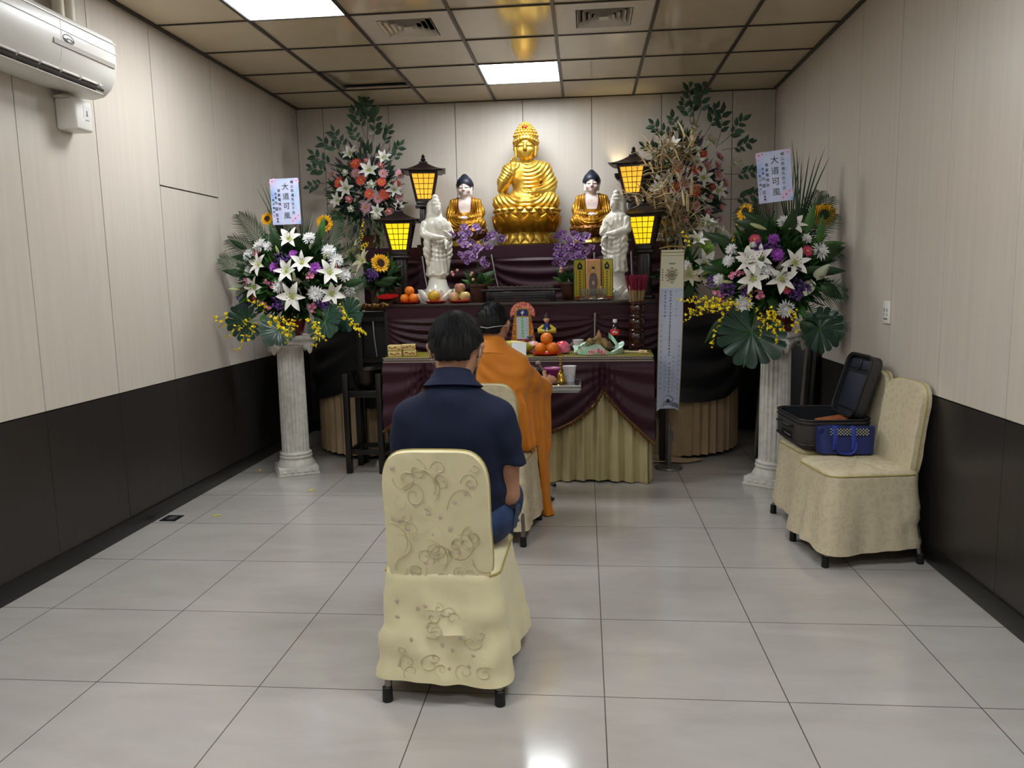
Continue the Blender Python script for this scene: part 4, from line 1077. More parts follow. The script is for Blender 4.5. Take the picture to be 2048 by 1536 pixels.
def man():
    t = thing('person', 'seated person in a navy polo shirt and jeans seen from behind, head bowed', 'person', (2.138, .165, 0), 0)
    hc, tl = (.006, .035, 1.160), .30
    S = SDF((-.30, -.20, .0), (.30, .60, 1.30), .0068)
    P = head_sdf(S, hc, tl)
    S.cap((0, -.035, 1.0), (.002, -.005, 1.09), .062, .056, .02)
    S.ell((0, -.01, .86), (.155, .095, .17), .03); S.ell((0, .02, .66), (.15, .11, .18), .04); S.cap((-.12, -.01, .92), (.12, -.01, .92), .05, .05, .03)
    arms = []
    for q in (-1, 1):
        e = (q*.178, .03, .645); S.chain([(q*.145, -.005, .915), (q*.178, .01, .79), e], [.048, .044, .039], .015)
        S.chain([e, (q*.15, .13, .615), (q*.085, .22, .605)], [.040, .036, .027], .012)
        S.chain([(q*.09, .06, .545), (q*.11, .25, .55), (q*.10, .41, .515)], [.08, .072, .056], .03)
        S.chain([(q*.10, .41, .515), (q*.085, .43, .30), (q*.08, .42, .09)], [.055, .05, .036], .02)
    put('body', S.mesh('body', M_skin), t)
    for q in (-1, 1):
        S = SDF((-.18, .16, .54), (.18, .40, .68), .0034)
        hand_sdf(S, (q*.085, .22, .605), (0, 0, -1), (-q*.45, .85, -.12), (-q*.7, -.2, .6), .17, .35, .004); put('hand', S.mesh('hand', M_skin), t)
    # shirt
    S = SDF((-.32, -.22, .50), (.32, .24, 1.10), .0062)
    S.ell((0, -.005, .85), (.18, .118, .18), .03); S.ell((0, .02, .68), (.18, .135, .22), .05); S.ell((0, -.055, .90), (.13, .07, .12), .05)
    [S.cap((0, -.02, .985), (q*.15, -.012, .922), .072, .060, .04) for q in (-1, 1)]
    S.cap((0, -.035, .99), (0, -.02, 1.045), .085, .066, .04)
    S2 = SDF((-.32, -.22, .50), (.32, .24, 1.10), .0062)
    for q in (-1, 1):
        S2.chain([(q*.14, -.01, .922), (q*.168, .0, .85), (q*.182, .018, .755), (q*.185, .022, .70)], [.062, .058, .056, .056], .03)
    S2.cut((.765-.25*(np.abs(S2.X)-.19))-S2.Z); S._u(S2.d, .035)
    X, Y, Z = S.X, S.Y, S.Z
    S.disp(.0025*np.sin(Z*70+8*np.sin(X*9))*np.clip((.80-Z)/.15, 0, 1))
    S.disp(.0022*np.sin((np.abs(X)*1.0+Z*.35)*75)*np.clip((np.abs(X)-.10)/.05, 0, 1)*np.clip((.90-Z)/.08, 0, 1))
    S.cut(.545-Z)
    S.sub((0, .0, 1.10), (.052, .055, .075), .006)
    shirt = put('polo_shirt', S.mesh('polo_shirt', M_navy), t)
    def col(u, v):
        a = -PI/2+(u-.5)*2*PI*.93; back = .5-.5*sin(a)
        r = lerp(.060, .098, v**1.1); z = 1.055+.042*back-(.042*v)*(1 if v > .25 else v*1.6)+.012*(v < .05)
        return Vector((r*cos(a)*1.06, r*sin(a)*.98-.022+.014*(1-back), z))
    MB().slab(col, 60, 8, .005, nrm=lambda u, v: Vector((-cos(-PI/2+(u-.5)*2*PI*.93)*.6, -sin(-PI/2+(u-.5)*2*PI*.93)*.6, -.5))).build('collar', M_navy, shirt, fix=True)
    # jeans
    S = SDF((-.27, -.16, .04), (.27, .55, .72), .0068)
    S.ell((0, .02, .565), (.185, .135, .10), .03)
    for q in (-1, 1):
        S.chain([(q*.10, .04, .555), (q*.118, .24, .56), (q*.10, .415, .525)], [.096, .088, .070], .03)
        S.chain([(q*.10, .415, .525), (q*.085, .435, .30), (q*.08, .425, .10)], [.070, .062, .056], .02)
    X, Y, Z = S.X, S.Y, S.Z
    S.disp(.004*np.sin(Y*80+12*Z+6*np.sin(X*20))*np.clip((Y-.02)/.1, 0, 1)*(Z > .4)); S.cut(.065-Z)
    S.cut(.452-Z-10*np.clip((Y-.30), 0, 1))
    jn = put('jeans', S.mesh('jeans', M_jean), t)
    m = MB()
    m.tube(spline([(.185, .02, .60), (.205, .10, .565), (.20, .17, .53)], 14), .0028, 6, 0)
    m.box((.203, .05, .555), (.004, .075, .085), 1, rot3(R(-12), R(8), R(-6)), .002); m.ell((.207, .085, .53), (.005, .007, .007), 2, None, 10, 6)
    m.build('rear_pocket', [mat('pale seam thread', '#8c7f5e', .7), mat('worn denim', '#33425c', .85), mat('pewter rivet', '#77736a', .4, .7)], jn)
    for q in (-1, 1):
        S = SDF((q*.08-.07, .34, -.01), (q*.08+.07, .64, .13), .005)
        S.chain([(q*.08, .40, .05), (q*.085, .50, .04), (q*.088, .57, .035)], [.048, .044, .036], .02); S.cut(.0-S.Z); put('shoe', S.mesh('shoe', M_shoe), t)
    hair_mesh(hc, tl, 1.0, 'hair', t, 5, .55, -.060, 520)
    mk = MB()
    for q in (-1, 1): mk.tube([P(q*.090, -.022, .012), P(q*.087, -.022, -.02), P(q*.080, .008, -.05), P(q*.066, .05, -.066)], .0017, 6)
    mk.slab(lambda u, v: P((u-.5)*.135, .112-.55*(u-.5)**2*.6+.014*sin(PI*v), -.02-.09*v), 14, 8, .002, nrm=(0, .8, .2)); mk.build('face_mask', M_mask, t, fix=True)
man()

def monk():
    t = thing('person', 'seated person in a saffron orange robe at the small steel table', 'person', (2.085, 1.74, 0), R(-8))
    hc, tl = (.0, .02, 1.150), .16
    S = SDF((-.30, -.20, .0), (.40, .62, 1.30), .0068)
    P = head_sdf(S, hc, tl)
    S.cap((0, -.03, .98), (.0, .0, 1.09), .062, .056, .02)
    S.ell((0, -.01, .84), (.16, .10, .18), .03); S.ell((0, .02, .65), (.15, .11, .18), .04); S.cap((-.11, -.01, .92), (.11, -.01, .92), .05, .05, .03)
    wr = (.20, .50, .775)
    S.chain([(.13, .0, .91), (.20, .22, .765), wr], [.05, .042, .028], .015); S.chain([(-.16, .0, .93), (-.23, .2, .78), (-.12, .48, .80)], [.05, .042, .028], .015)
    for q in (-1, 1):
        S.chain([(q*.09, .06, .545), (q*.12, .25, .55), (q*.125, .40, .515)], [.08, .072, .056], .03); S.chain([(q*.125, .40, .515), (q*.125, .42, .30), (q*.125, .41, .09)], [.055, .05, .036], .02)
    put('body', S.mesh('body', M_skin), t)
    for w, f, th in ((wr, (.28, .75, .06), (-.5, .0, .6)), ((-.12, .48, .80), (.5, .8, .02), (.3, -.2, .7))):
        S = SDF((w[0]-.12, w[1]-.06, w[2]-.10), (w[0]+.16, w[1]+.2, w[2]+.10), .0032)
        hand_sdf(S, w, (-.35 if w[0] > 0 else .2, .1, -.6), f, th, .165, .62, .004); put('hand', S.mesh('hand', M_skin), t)
    # robe
    S = SDF((-.36, -.26, .0), (.42, .66, 1.16), .0072)
    S.ell((0, -.02, .84), (.20, .135, .21), .03); S.ell((0, .0, .62), (.20, .155, .22), .05); [S.cap((0, -.02, .985), (q*.135, -.015, .925), .08, .068, .05) for q in (-1, 1)]
    S.cap((0, -.04, .98), (0, -.012, 1.045), .10, .072, .03)
    for q in (-1, 1):
        S.chain([(q*.10, .04, .555), (q*.13, .24, .56), (q*.14, .41, .53)], [.105, .10, .085], .04); S.chain([(q*.14, .41, .53), (q*.13, .42, .30), (q*.12, .40, .12)], [.085, .085, .08], .04)
    S.chain([(0, .38, .5), (0, .40, .28), (0, .38, .12)], [.08, .08, .08], .06)
    # right arm in a wide sleeve; its folds fall to the floor
    arm = [Vector(p) for p in ((.128, .0, .915), (.168, .12, .83), (.203, .24, .775), (.21, .33, .765), (.206, .385, .77))]
    S.chain(arm, [.076, .070, .062, .052, .042], .03)
    S.chain([(-.15, .0, .93), (-.23, .2, .79), (-.13, .44, .80)], [.078, .068, .046], .03)
    tail = Vector((.218, .285, .02))
    AP = spline(arm, 9)
    for i, p in enumerate(AP):
        f = i/8; low = lerp(.30, .03, min(1, f*1.6)); d = lerp(p, tail, .55)
        e = Vector((lerp(p.x, tail.x, .9)+.012*sin(i*2.1), lerp(p.y, tail.y, .88), max(low, .05)))
        mid = Vector((lerp(p.x, e.x, .45)+.014*sin(i*1.7), lerp(p.y, e.y, .42), lerp(p.z, e.z, .5)))
        S.chain([p-Vector((0, 0, .01)), mid, e], [.040, .030, .018], .022)
    S.chain([(-.22, .2, .78), (-.24, .22, .5), (-.22, .22, .25)], [.06, .055, .04], .03)
    S.chain([tail+Vector((-.03, -.02, .16)), tail+Vector((.01, 0, .07)), tail+Vector((.02, .01, -.005))], [.024, .02, .035], .02)
    S.chain([tail+Vector((.0, .05, .14)), tail+Vector((.0, .02, .03))], [.02, .03], .02)
    # back of the robe hangs over the hip
    S.chain([(.15, -.10, .70), (.185, -.03, .52), (.175, .06, .44)], [.06, .05, .04], .04); S.chain([(.06, -.12, .72), (.10, -.11, .56)], [.06, .05], .05)
    X, Y, Z = S.X, S.Y, S.Z
    S.disp(.0032*np.sin(Z*75+14*X+5*np.sin(X*12))*np.clip((Z-.80)/.08, 0, 1)*(Y < .1)*np.clip((1.0-Z)/.06, 0, 1))
    S.disp(.0045*np.sin((X*1.1+Y*.9)*85+Z*7)*np.clip((.84-Z)/.1, 0, 1)*(X > .08))
    S.cut(.004-Z)
    # the robe rests on the seat and falls in front of it
    S.cut(np.where((Y < .245) & (np.abs(X) < .205), .466-Z, -1.0)); S.cut(np.where((Y < .13) & (X <= -.205), .45-Z, -1.0))
    S.sub((0, .01, 1.10), (.054, .058, .08), .006)
    rb = put('robe', S.mesh('robe', M_orange), t)
    def col(u, v):
        a = -PI/2+(u-.5)*2*PI*.82; back = .5-.5*sin(a); r = lerp(.064, .112, v)
        return Vector((r*cos(a)*1.08, r*sin(a)-.03+.02*(1-back), 1.075-.015*(1-back)-.062*v-.05*(1-back)*v))
    MB().slab(col, 50, 6, .007, nrm=lambda u, v: Vector((-cos(-PI/2+(u-.5)*5.15)*.5, -sin(-PI/2+(u-.5)*5.15)*.5, -.5))).build('robe_collar', M_orange, rb, fix=True)
    m = MB(); m.tube(spline([(.155, -.118, .70), (.165, -.112, .66), (.185, -.095, .60), (.20, -.06, .53)], 14), [.006]*14, 6); m.ell((.156, -.122, .70), (.012, .008, .01), 0, None, 10, 6)
    m.build('sash_cord', mat('dark red sash', '#6e1c14', .6), t)
    hair_mesh(hc, tl, 1.0, 'hair', t, 8, .18, -.058, 260, .006)
    mk = MB()
    mk.tube([P(-.093, -.018, .006)]+[P(.098*sin(a), -.012-.105*cos(a), -.030+.02*abs(sin(a))) for a in [(-1.3+.26*k) for k in range(11)]]+[P(.093, -.018, .006)], .0014, 6)
    mk.slab(lambda u, v: P((u-.5)*.135, .112-.55*(u-.5)**2*.6+.014*sin(PI*v), -.02-.09*v), 14, 8, .002, nrm=(0, .8, .2)); mk.build('face_mask', M_mask, t, fix=True)
    for q in (-1, 1):
        S = SDF((q*.125-.07, .34, -.01), (q*.125+.07, .64, .13), .005); S.chain([(q*.125, .40, .05), (q*.13, .50, .04), (q*.132, .57, .035)], [.046, .044, .036], .02); S.cut(.0-S.Z); put('shoe', S.mesh('shoe', M_shoe), t)
monk()
# ---------------------------------------------------------------- flowers and leaves
M_leaf = mat('deep green leaf', '#23401f', .42, var=.25, vscale=22)
M_leaf2 = mat('mid green leaf', '#3f6a2c', .45, var=.2, vscale=22)
M_palm = mat('palm green', '#2c4a2a', .5, var=.2, vscale=22)
M_mon = mat('monstera green', '#1b3a2e', .35, var=.15, vscale=14)
M_stem = mat('green stem', '#3c5f2b', .55)
M_dull = mat('dull cloth leaf', '#35513a', .6, var=.2, vscale=22)
M_lily = mat('white lily petal', '#ebe9e2', .5, sss=.05, var=.02, vscale=20)
M_lilyg = mat('lily throat green', '#b8c27a', .5)
M_anther = mat('brown anther', '#7a4a1c', .7)
M_wmum = mat('white mum petal', '#ecebea', .6)
M_magenta = mat('violet mum petal', '#b45cc9', .6, var=.15, vscale=60)
M_gmum = mat('green mum petal', '#a3c460', .6)
M_coral = mat('coral gerbera petal', '#e8604f', .55, var=.08, vscale=30)
M_pinkg = mat('dusty pink petal', '#cf9aa8', .6, var=.1, vscale=30)
M_hotpink = mat('rose pink petal', '#cf4a6d', .55, var=.1, vscale=40)
M_sunp = mat('sunflower yellow petal', '#e9ab12', .55, var=.1, vscale=40)
M_sunc = mat('sunflower brown centre', '#2e170c', .85, bump=.5, bscale=300)
M_stat = mat('violet statice', '#6d4690', .7, var=.25, vscale=60)
M_onc = mat('yellow orchid spray', '#efd318', .55)
M_rosew = mat('ivory rose', '#d8dcc8', .6)
M_rosep = mat('pink rose', '#d7908e', .6)
M_orch = mat('purple orchid petal', '#8a5aa2', .5, var=.22, vscale=50)
M_orchl = mat('dark purple orchid lip', '#5a1c66', .5)
M_cream = mat('cream lily petal', '#d9cfae', .55)
M_spathe = mat('pale green spathe', '#cfd8b8', .3)
M_gc = mat('gerbera yellow centre', '#c99a3a', .7)
M_straw = mat('dry straw', '#d0b98c', .7, var=.2, vscale=30)
def petal(mb, ang, L, w, lift, curl, mi=0, tip=.6, r0=0.0, cup=.25, n=5, th=None):
    "petal growing from the axis in direction ang; lift: starting slope, curl: bending outward towards the tip; z is the flower axis"
    def fn(u, v):
        a = (u-.5)*2; wd = w*(sin(PI*min(1, (v*.93+.07))**tip)**.8)*.5
        el = lift-curl*v; r_ = r0+L*v*cos(lift-curl*v*.5); z = L*v*sin(lift-curl*v*.5)
        x = r_; y = a*wd; z2 = z+cup*wd*a*a
        return Vector((x*cos(ang)-y*sin(ang), x*sin(ang)+y*cos(ang), z2))
    mb.grid(fn, 4, n, mi)
FC = {}
def fmesh(key, fn, mats, nvar=2):
    if key not in FC:
        L = []
        for q in range(nvar):
            mb = MB(); fn(mb, random.Random(hash(key) % 1000+q*7 if False else sum(map(ord, key))+q*7)); L.append(mb.mesh(key, mats, sharp=75))
        FC[key] = L
    return FC[key]
def f_lily(mb, r):
    for k in range(6): petal(mb, k*PI/3+r.uniform(-.12, .12), .105, .052 if k % 2 else .038, 1.0+r.uniform(-.1, .1), 1.0+r.uniform(-.1, .35), 0, .75, .004, .22, 7)
    mb.lathe([(.003, -.05), (.006, -.02), (.014, .004), (.02, .02)], 10, 1)
    for k in range(6):
        a = k*PI/3+.4; e = Vector((.022*cos(a), .022*sin(a), .062)); mb.tube([(0, 0, .0), (e.x*.5, e.y*.5, .035), e], .0013, 4, 1); mb.ell(e, (.006, .0022, .0022), 2, rot3(0, 0, a+PI/2), 6, 4)
    mb.tube([(0, 0, 0), (0, .002, .075)], .0018, 5, 1)
def f_mum(mb, r):
    for ring, (n, L, lift) in enumerate(((18, .036, .15), (16, .034, .5), (13, .03, .85), (9, .024, 1.15), (5, .016, 1.4))):
        for k in range(n): petal(mb, 2*PI*(k+.5*(ring % 2))/n+r.uniform(-.1, .1), L*r.uniform(.9, 1.08), .010, lift+r.uniform(-.1, .1), .2-.5*(ring > 2), 0, .6, .002, .5, 3)
    mb.ell((0, 0, .006), (.012, .012, .014), 0, None, 8, 5)
def f_gerb(mb, r):
    for ring, (n, L, lift) in enumerate(((16, .046, .22), (15, .042, .36), (12, .022, .7))):
        for k in range(n): petal(mb, 2*PI*(k+.5*ring)/n+r.uniform(-.05, .05), L*r.uniform(.93, 1.05), .013, lift+r.uniform(-.08, .08), .3, 0, .5, .006, .2, 4)
    mb.ell((0, 0, .006), (.012, .012, .007), 1, None, 10, 6)
def f_sun(mb, r):
    for ring, (n, L, lift) in enumerate(((17, .036, .15), (17, .034, .38), (12, .022, .8))):
        for k in range(n): petal(mb, 2*PI*(k+.5*ring)/n+r.uniform(-.08, .08), L*r.uniform(.9, 1.1), .016, lift+r.uniform(-.12, .12), .25, 0, .75, .022 if ring < 2 else .014, .2, 4)
    mb.lathe([(.0, -.008), (.022, -.006), (.026, .002), (.024, .008), (.012, .008), (.0, .005)][1:], 18, 1)
    for k in range(10): petal(mb, 2*PI*k/10, .03, .012, -.2, .2, 2, .8, .01, .2, 3)
def f_stat(mb, r):
    for k in range(46):
        p = Vector([max(-1.5, min(1.5, r.gauss(0, 1)))*.021 for _ in range(3)]); s = r.uniform(.008, .013)
        for q in range(3): petal2 = mb.add([p, p+Vector((r.uniform(-s, s), r.uniform(-s, s), r.uniform(0, s))), p+Vector((r.uniform(-s, s), r.uniform(-s, s), r.uniform(0, s)))], [(0, 1, 2)], 0)
        mb.ell(p, (s*.55, s*.55, s*.55), 0, None, 5, 4)
def f_pinkspray(mb, r):
    for k in range(9):
        p = Vector((r.gauss(0, .016), r.gauss(0, .016), r.gauss(0, .010)))
        sub = MB()
        for q in range(5): petal(sub, q*2*PI/5, .013, .012, .5, .4, 0, .5, .001, .2, 3)
        mb.merge(sub, 0, rot3(r.uniform(-.8, .8), r.uniform(-.8, .8), 0), p)
def f_rose(mb, r):
    for ring, (n, L, lift, rr) in enumerate(((5, .034, .9, .010), (5, .034, 1.25, .009), (4, .032, 1.45, .006), (3, .03, 1.55, .003))):
        for k in range(n): petal(mb, 2*PI*(k+.4*ring)/n, L, .034, lift, .5-.15*ring, 0, .5, rr, -.3, 5)
    mb.ell((0, 0, .014), (.017, .017, .02), 0, None, 10, 7)
def f_orchid(mb, r):
    for a, L, w in ((PI/2, .033, .030), (PI/2+2.1, .034, .028), (PI/2-2.1, .034, .028)): petal(mb, a, L, w, .3+r.uniform(-.2, .2), .4, 0, .5, .002, .25, 4)
    for a in (.18, PI-.18): petal(mb, a, .037, .050, .35+r.uniform(-.2, .2), .5, 2, .42, .002, .3, 5)
    petal(mb, -PI/2, .02, .018, 1.0, .9, 1, .6, .0, .4, 4); mb.ell((0, 0, .008), (.005, .005, .008), 3, None, 6, 5)
def f_onc(mb, r):
    "a hanging spray of small yellow orchids; z is the growing direction"
    P = spline([(0, 0, 0), (.03, .0, .05), (.05, .01, .11), (.05, .01, .18)], 12); mb.tube(P, .0012, 4, 1)
    for k in range(16):
        p = P[min(11, 2+int(k*.62))]+Vector((r.gauss(0, .013), r.gauss(0, .013), r.gauss(0, .008))); s = .0095*r.uniform(.7, 1.2); sub = MB()
        for q in range(3): sub.ell((s*.6*cos(q*2.1+.5), s*.6*sin(q*2.1+.5), .0), (s*.72, s*.72, s*.22), 0, rot3(.3*cos(q*2.1), .3*sin(q*2.1), 0), 8, 5)
        mb.merge(sub, 0, rot3(r.uniform(-1.3, 1.3), r.uniform(-1.3, 1.3), 0), p)
def f_bud(mb, r):
    mb.lathe([(.003, 0), (.008, .015), (.012, .04), (.0105, .065), (.006, .082), (.001, .092)], 9, 0, rf=lambda a, i: 1+.1*cos(3*a))
def f_leaf(mb, r):
    L, w = .16, .052
    def fn(u, v): a = (u-.5)*2; wd = w*sin(PI*(v*.96+.02)**.75)*.5; return Vector((a*wd, .05*v*v-.03*v+abs(a)*wd*.35, L*v))
    mb.grid(fn, 4, 9, 0); mb.tube([(0, .002, -.03), (0, .0, .0), (0, -.004, .07)], .0016, 4, 1)
def f_broad(mb, r):
    L, w = .16, .085
    def fn(u, v): a = (u-.5)*2; wd = w*sin(PI*(v*.96+.02)**.7)*.5; return Vector((a*wd, .09*v*v-.03*v+abs(a)*wd*.3, L*v))
    mb.grid(fn, 4, 9, 0); mb.tube([(0, .002, -.04), (0, .0, .0), (0, -.004, .07)], .0018, 4, 1)
def f_branch(mb, r):
    "an upright twig with paired oval leaves; z is up"
    P = spline([(0, 0, -.05), (.01, 0, .06), (-.006, 0, .14), (.008, 0, .22)], 14); mb.tube(P, .0022, 5, 1)
    for k in range(7):
        p = P[4+k+(k > 2)]; sgn = -1 if k % 2 else 1; L = .072*r.uniform(.8, 1.15); w = L*.5
        M = rot3(r.uniform(-.5, .5), sgn*r.uniform(.6, 1.0) if k < 6 else 0, r.uniform(-.4, .4)); sub = MB()
        sub.grid(lambda u, v: Vector(((u-.5)*w*sin(PI*(v*.95+.03)**.8), .25*abs(u-.5)*w-.1*L*v*v, L*v+.006)), 4, 6, 0); mb.merge(sub, 0, M, p)
def f_monstera(mb, r):
    "split heart leaf: hinge at the origin, blade along +z, face towards -y"
    for s in (-1, 1):
        cuts = [0, .42, .80, 1.16, 1.52, 1.9, 2.35, 2.75]
        for k in range(len(cuts)-1):
            a0, a1 = cuts[k], cuts[k+1]
            def fn(u, v):
                g = .034*max(0, v-.5)/.5*(1 if k else .6); a = lerp(a0+(g if k else 0), a1-g, u)
                e = .17*(1-.17*abs(a-1.0))*(1.12 if a < .3 else 1)*(.80 if a > 2.3 else 1)
                rr = e*v*(1-.07*(2*u-1)**2*max(0, v-.5)*2); x = s*rr*sin(a)*1.02; z = .085+rr*cos(a)
                return Vector((x, -.9*x*x+.035*v*v*cos(a)+.006*sin(9*a)*v, z))
            mb.grid(fn, 4, 7, 0)
        for k in range(1, 7):
            a = (cuts[k]+cuts[k-1])/2; e = .15*(1-.17*abs(a-1.0))*(.80 if a > 2.3 else 1); P = [(s*e*q/5*sin(a)*1.02, -.9*(e*q/5*sin(a))**2+.035*(q/5)**2*cos(a)-.0016, .085+e*q/5*cos(a)) for q in range(6)]
            mb.tube(P, .0011, 4, 1)
    mb.tube([(0, .0, -.03), (0, -.001, .085), (0, .012, .16), (0, .036, .25)], .002, 4, 1)
def f_palm(mb, r):
    "feathered frond along z, bending towards -y"
    N = 20; rach = [Vector((0, -.18*(t*t), .62*t-.10*t*t)) for t in [k/20 for k in range(21)]]; mb.tube(rach, [.004-.0028*k/20 for k in range(21)], 5, 1)
    for k in range(N):
        t = .12+.86*k/N; f = t*20; i = min(int(f), 19); p = rach[i].lerp(rach[i+1], f-i); d = (rach[i+1]-rach[i]).normalized()
        for s in (-1, 1):
            L = .23*(sin(PI*min(1, t*.85+.14))**.7)*r.uniform(.88, 1.08); sd = Vector((s, 0, 0)); dr = (d*.75+sd*.75*(1-.3*t)).normalized(); q = p+dr*L+Vector((0, -.035*r.uniform(.3, 1.6), -.02)); m_ = p+dr*L*.5+Vector((0, .004, .004))
            wv = d.cross(dr).cross(dr).normalized()*.0055
            mb.add([p-wv*.5, p+wv*.5, m_+wv, m_-wv, q], [(0, 1, 2, 3), (3, 2, 4)], 0)
def f_blade(mb, r):
    "tuft of long narrow blades rising along z"
    for k in range(7):
        x = (k-3)*.018; L = r.uniform(.42, .56); e = (k-3)*.02
        mb.grid(lambda u, v: Vector((x*(.25+.75*v)+e*v*v+(u-.5)*.011*(1-v**3), .02*sin(k)*v, L*v)), 2, 8, 0)
def f_anth(mb, r):
    def fn(u, v):
        a = (u-.5)*2; wd = .075*(sin(PI*(v*.93+.06)**.55)**.7)*.5; return Vector((a*wd, .5*wd*a*a, .11*v-.02-.012*(1-v)*(abs(a) < .3)))
    mb.grid(fn, 6, 9, 0); mb.tube([(0, -.006, .0), (0, -.03, .02), (0, -.045, .035)], [.005, .0045, .002], 7, 1)
def f_vine(mb, r):
    P = spline([(0, 0, 0), (.01, 0, -.06), (-.01, 0, -.13), (.008, 0, -.2)], 14); mb.tube(P, .0014, 4, 1)
    for k in range(13):
        p = P[1+k]; M = rot3(r.uniform(-.5, .5), r.uniform(-.9, .9), 0); L = r.uniform(.02, .035); sub = MB(); sub.grid(lambda u, v: Vector(((u-.5)*.016*sin(PI*(v*.9+.08)), 0, -L*v)), 2, 4, 0); mb.merge(sub, 0, M, p)
KINDS = {
 'lily': (f_lily, [M_lily, M_lilyg, M_anther]), 'cream_lily': (f_lily, [M_cream, M_lilyg, M_anther]), 'chrysanthemum': (f_mum, [M_wmum]), 'violet_chrysanthemum': (f_mum, [M_magenta]), 'green_chrysanthemum': (f_mum, [M_gmum]),
 'coral_gerbera': (f_gerb, [M_coral, M_gc]), 'pink_gerbera': (f_gerb, [M_pinkg, M_gc]), 'rose_gerbera': (f_gerb, [M_hotpink, M_gc]), 'green_gerbera': (f_gerb, [mat('pale green gerbera', '#a9ab6c', .6), M_gc]),
 'sunflower': (f_sun, [M_sunp, M_sunc, M_leaf2]), 'statice': (f_stat, [M_stat]), 'pink_blossom': (f_pinkspray, [mat('light pink blossom', '#d9829f', .6)]), 'rose': (f_rose, [M_rosew]), 'pink_rose': (f_rose, [M_rosep]),
 'orchid_bloom': (f_orchid, [M_orch, M_orchl, mat('mottled orchid petal', '#7d4f96', .5, col2='#b79ac4', vscale=45), mat('white orchid heart', '#d8c8de', .5)]), 'orchid_spray': (f_onc, [M_onc, M_stem]), 'lily_bud': (f_bud, [mat('green white bud', '#b9c187', .5)]),
 'leaf': (f_leaf, [M_leaf, M_stem]), 'bright_leaf': (f_leaf, [M_leaf2, M_stem]), 'broad_leaf': (f_broad, [M_leaf, M_stem]), 'leafy_branch': (f_branch, [M_dull, mat('brown twig', '#5b5140', .7)]),
 'monstera_leaf': (f_monstera, [M_mon, M_leaf2]), 'palm_frond': (f_palm, [M_palm, M_stem]), 'blade_tuft': (f_blade, [M_palm, M_stem]), 'anthurium': (f_anth, [M_spathe, mat('pink spadix', '#b78a86', .5)]), 'hanging_vine': (f_vine, [mat('trailing vine green', '#4f6a45', .6), M_stem])}
RF = random.Random(77)
AXISZ = Vector((0, 0, 1))
def orient(d, roll=0.0):
    return frame(Vector(d), (0, 0, 1) if abs(Vector(d).normalized().z) < .95 else (0, 1, 0)) @ rot3(0, 0, roll)
LEAFLIKE = {'leaf', 'bright_leaf', 'broad_leaf', 'leafy_branch', 'monstera_leaf', 'palm_frond', 'blade_tuft', 'anthurium', 'lily_bud', 'orchid_spray', 'hanging_vine'}
def leaf_frame(d, turn=0.0):
    "z grows along d, the broad side of the blade faces the front of the room"
    z = Vector(d).normalized(); y = Vector((0, 1, 0))-z*z.y
    if y.length < .2: y = Vector((0, 0, 1))-z*z.z
    y.normalize(); x = y.cross(z); return Matrix((x, y, z)).transposed() @ rot3(0, 0, turn)
def plant(root, kind, p, d, s=1.0, roll=None):
    "p in world, d the direction the flower faces (or the leaf grows)"
    fn, ms = KINDS[kind]; me = fmesh(kind, fn, ms, 3 if kind in ('lily', 'leafy_branch', 'orchid_spray', 'palm_frond', 'orchid_bloom') else 2); me = RF.choice(me)
    s *= SIZE.get(kind, 1.0)
    if kind in LEAFLIKE: M = leaf_frame(d, RF.uniform(-.35, .35))
    else: M = orient(d, RF.uniform(0, 6.28) if roll is None else roll)
    base = root.location; p = Vector(p)
    xs = [(M @ v.co).x*s+p.x for v in me.vertices]; ys = max((M @ v.co).y*s+p.y for v in me.vertices)
    if min(xs) < .02: p.x += .02-min(xs)
    if max(xs) > W-.02: p.x -= max(xs)-W+.02
    if ys > YB-.02: p.y -= ys-YB+.02
    q = p-Vector(base); rz = root.rotation_euler.z
    if rz: q = rot3(0, 0, -rz) @ q; M = rot3(0, 0, -rz) @ M
    return put(kind, me, root, q, M, s)
SIZE = {'lily': .92, 'chrysanthemum': 1.5, 'orchid_spray': 1.45, 'statice': 1.25, 'pink_blossom': 1.2, 'violet_chrysanthemum': 1.2, 'leafy_branch': 1.25, 'green_chrysanthemum': 1.1, 'pink_gerbera': 1.05}
def leafy(root, c, r, n, seed, name='foliage', mats=None, front=True, L=.15):
    "dense inner greenery as one uncountable mass"
    rnd = random.Random(seed); mb = MB()
    for k in range(n):
        v = Vector((rnd.gauss(0, 1), rnd.gauss(0, 1), rnd.gauss(0, 1))).normalized()
        if front and v.y > .45: v.y *= -1
        q_ = c[0]+v.x*r[0]
        p = Vector((c[0]+v.x*r[0]*rnd.uniform(.35, .9), c[1]+v.y*r[1]*rnd.uniform(.35, .9), c[2]+v.z*r[2]*rnd.uniform(.35, .9))); p.x = min(max(p.x, L+.02), W-L-.02); p.y = min(p.y, YB-L-.01); M = orient(v+Vector((0, 0, rnd.uniform(-.4, .5))), rnd.uniform(0, 6)); l = L*rnd.uniform(.6, 1.1); w = l*.34
        sub = MB(); sub.grid(lambda u, t: Vector(((u-.5)*w*sin(PI*(t*.95+.03)**.8), .3*abs(u-.5)*w-.15*l*t*t, l*t-l*.3)), 2, 5, 0); mb.merge(sub, rnd.choice((0, 0, 1)), M, p)
    b = Vector(root.location); mb.v = [tuple(Vector(p)-b) for p in mb.v]
    o = mb.build(name, mats or [M_leaf, M_leaf2], root, sharp=80); o['kind'] = 'stuff'; return o
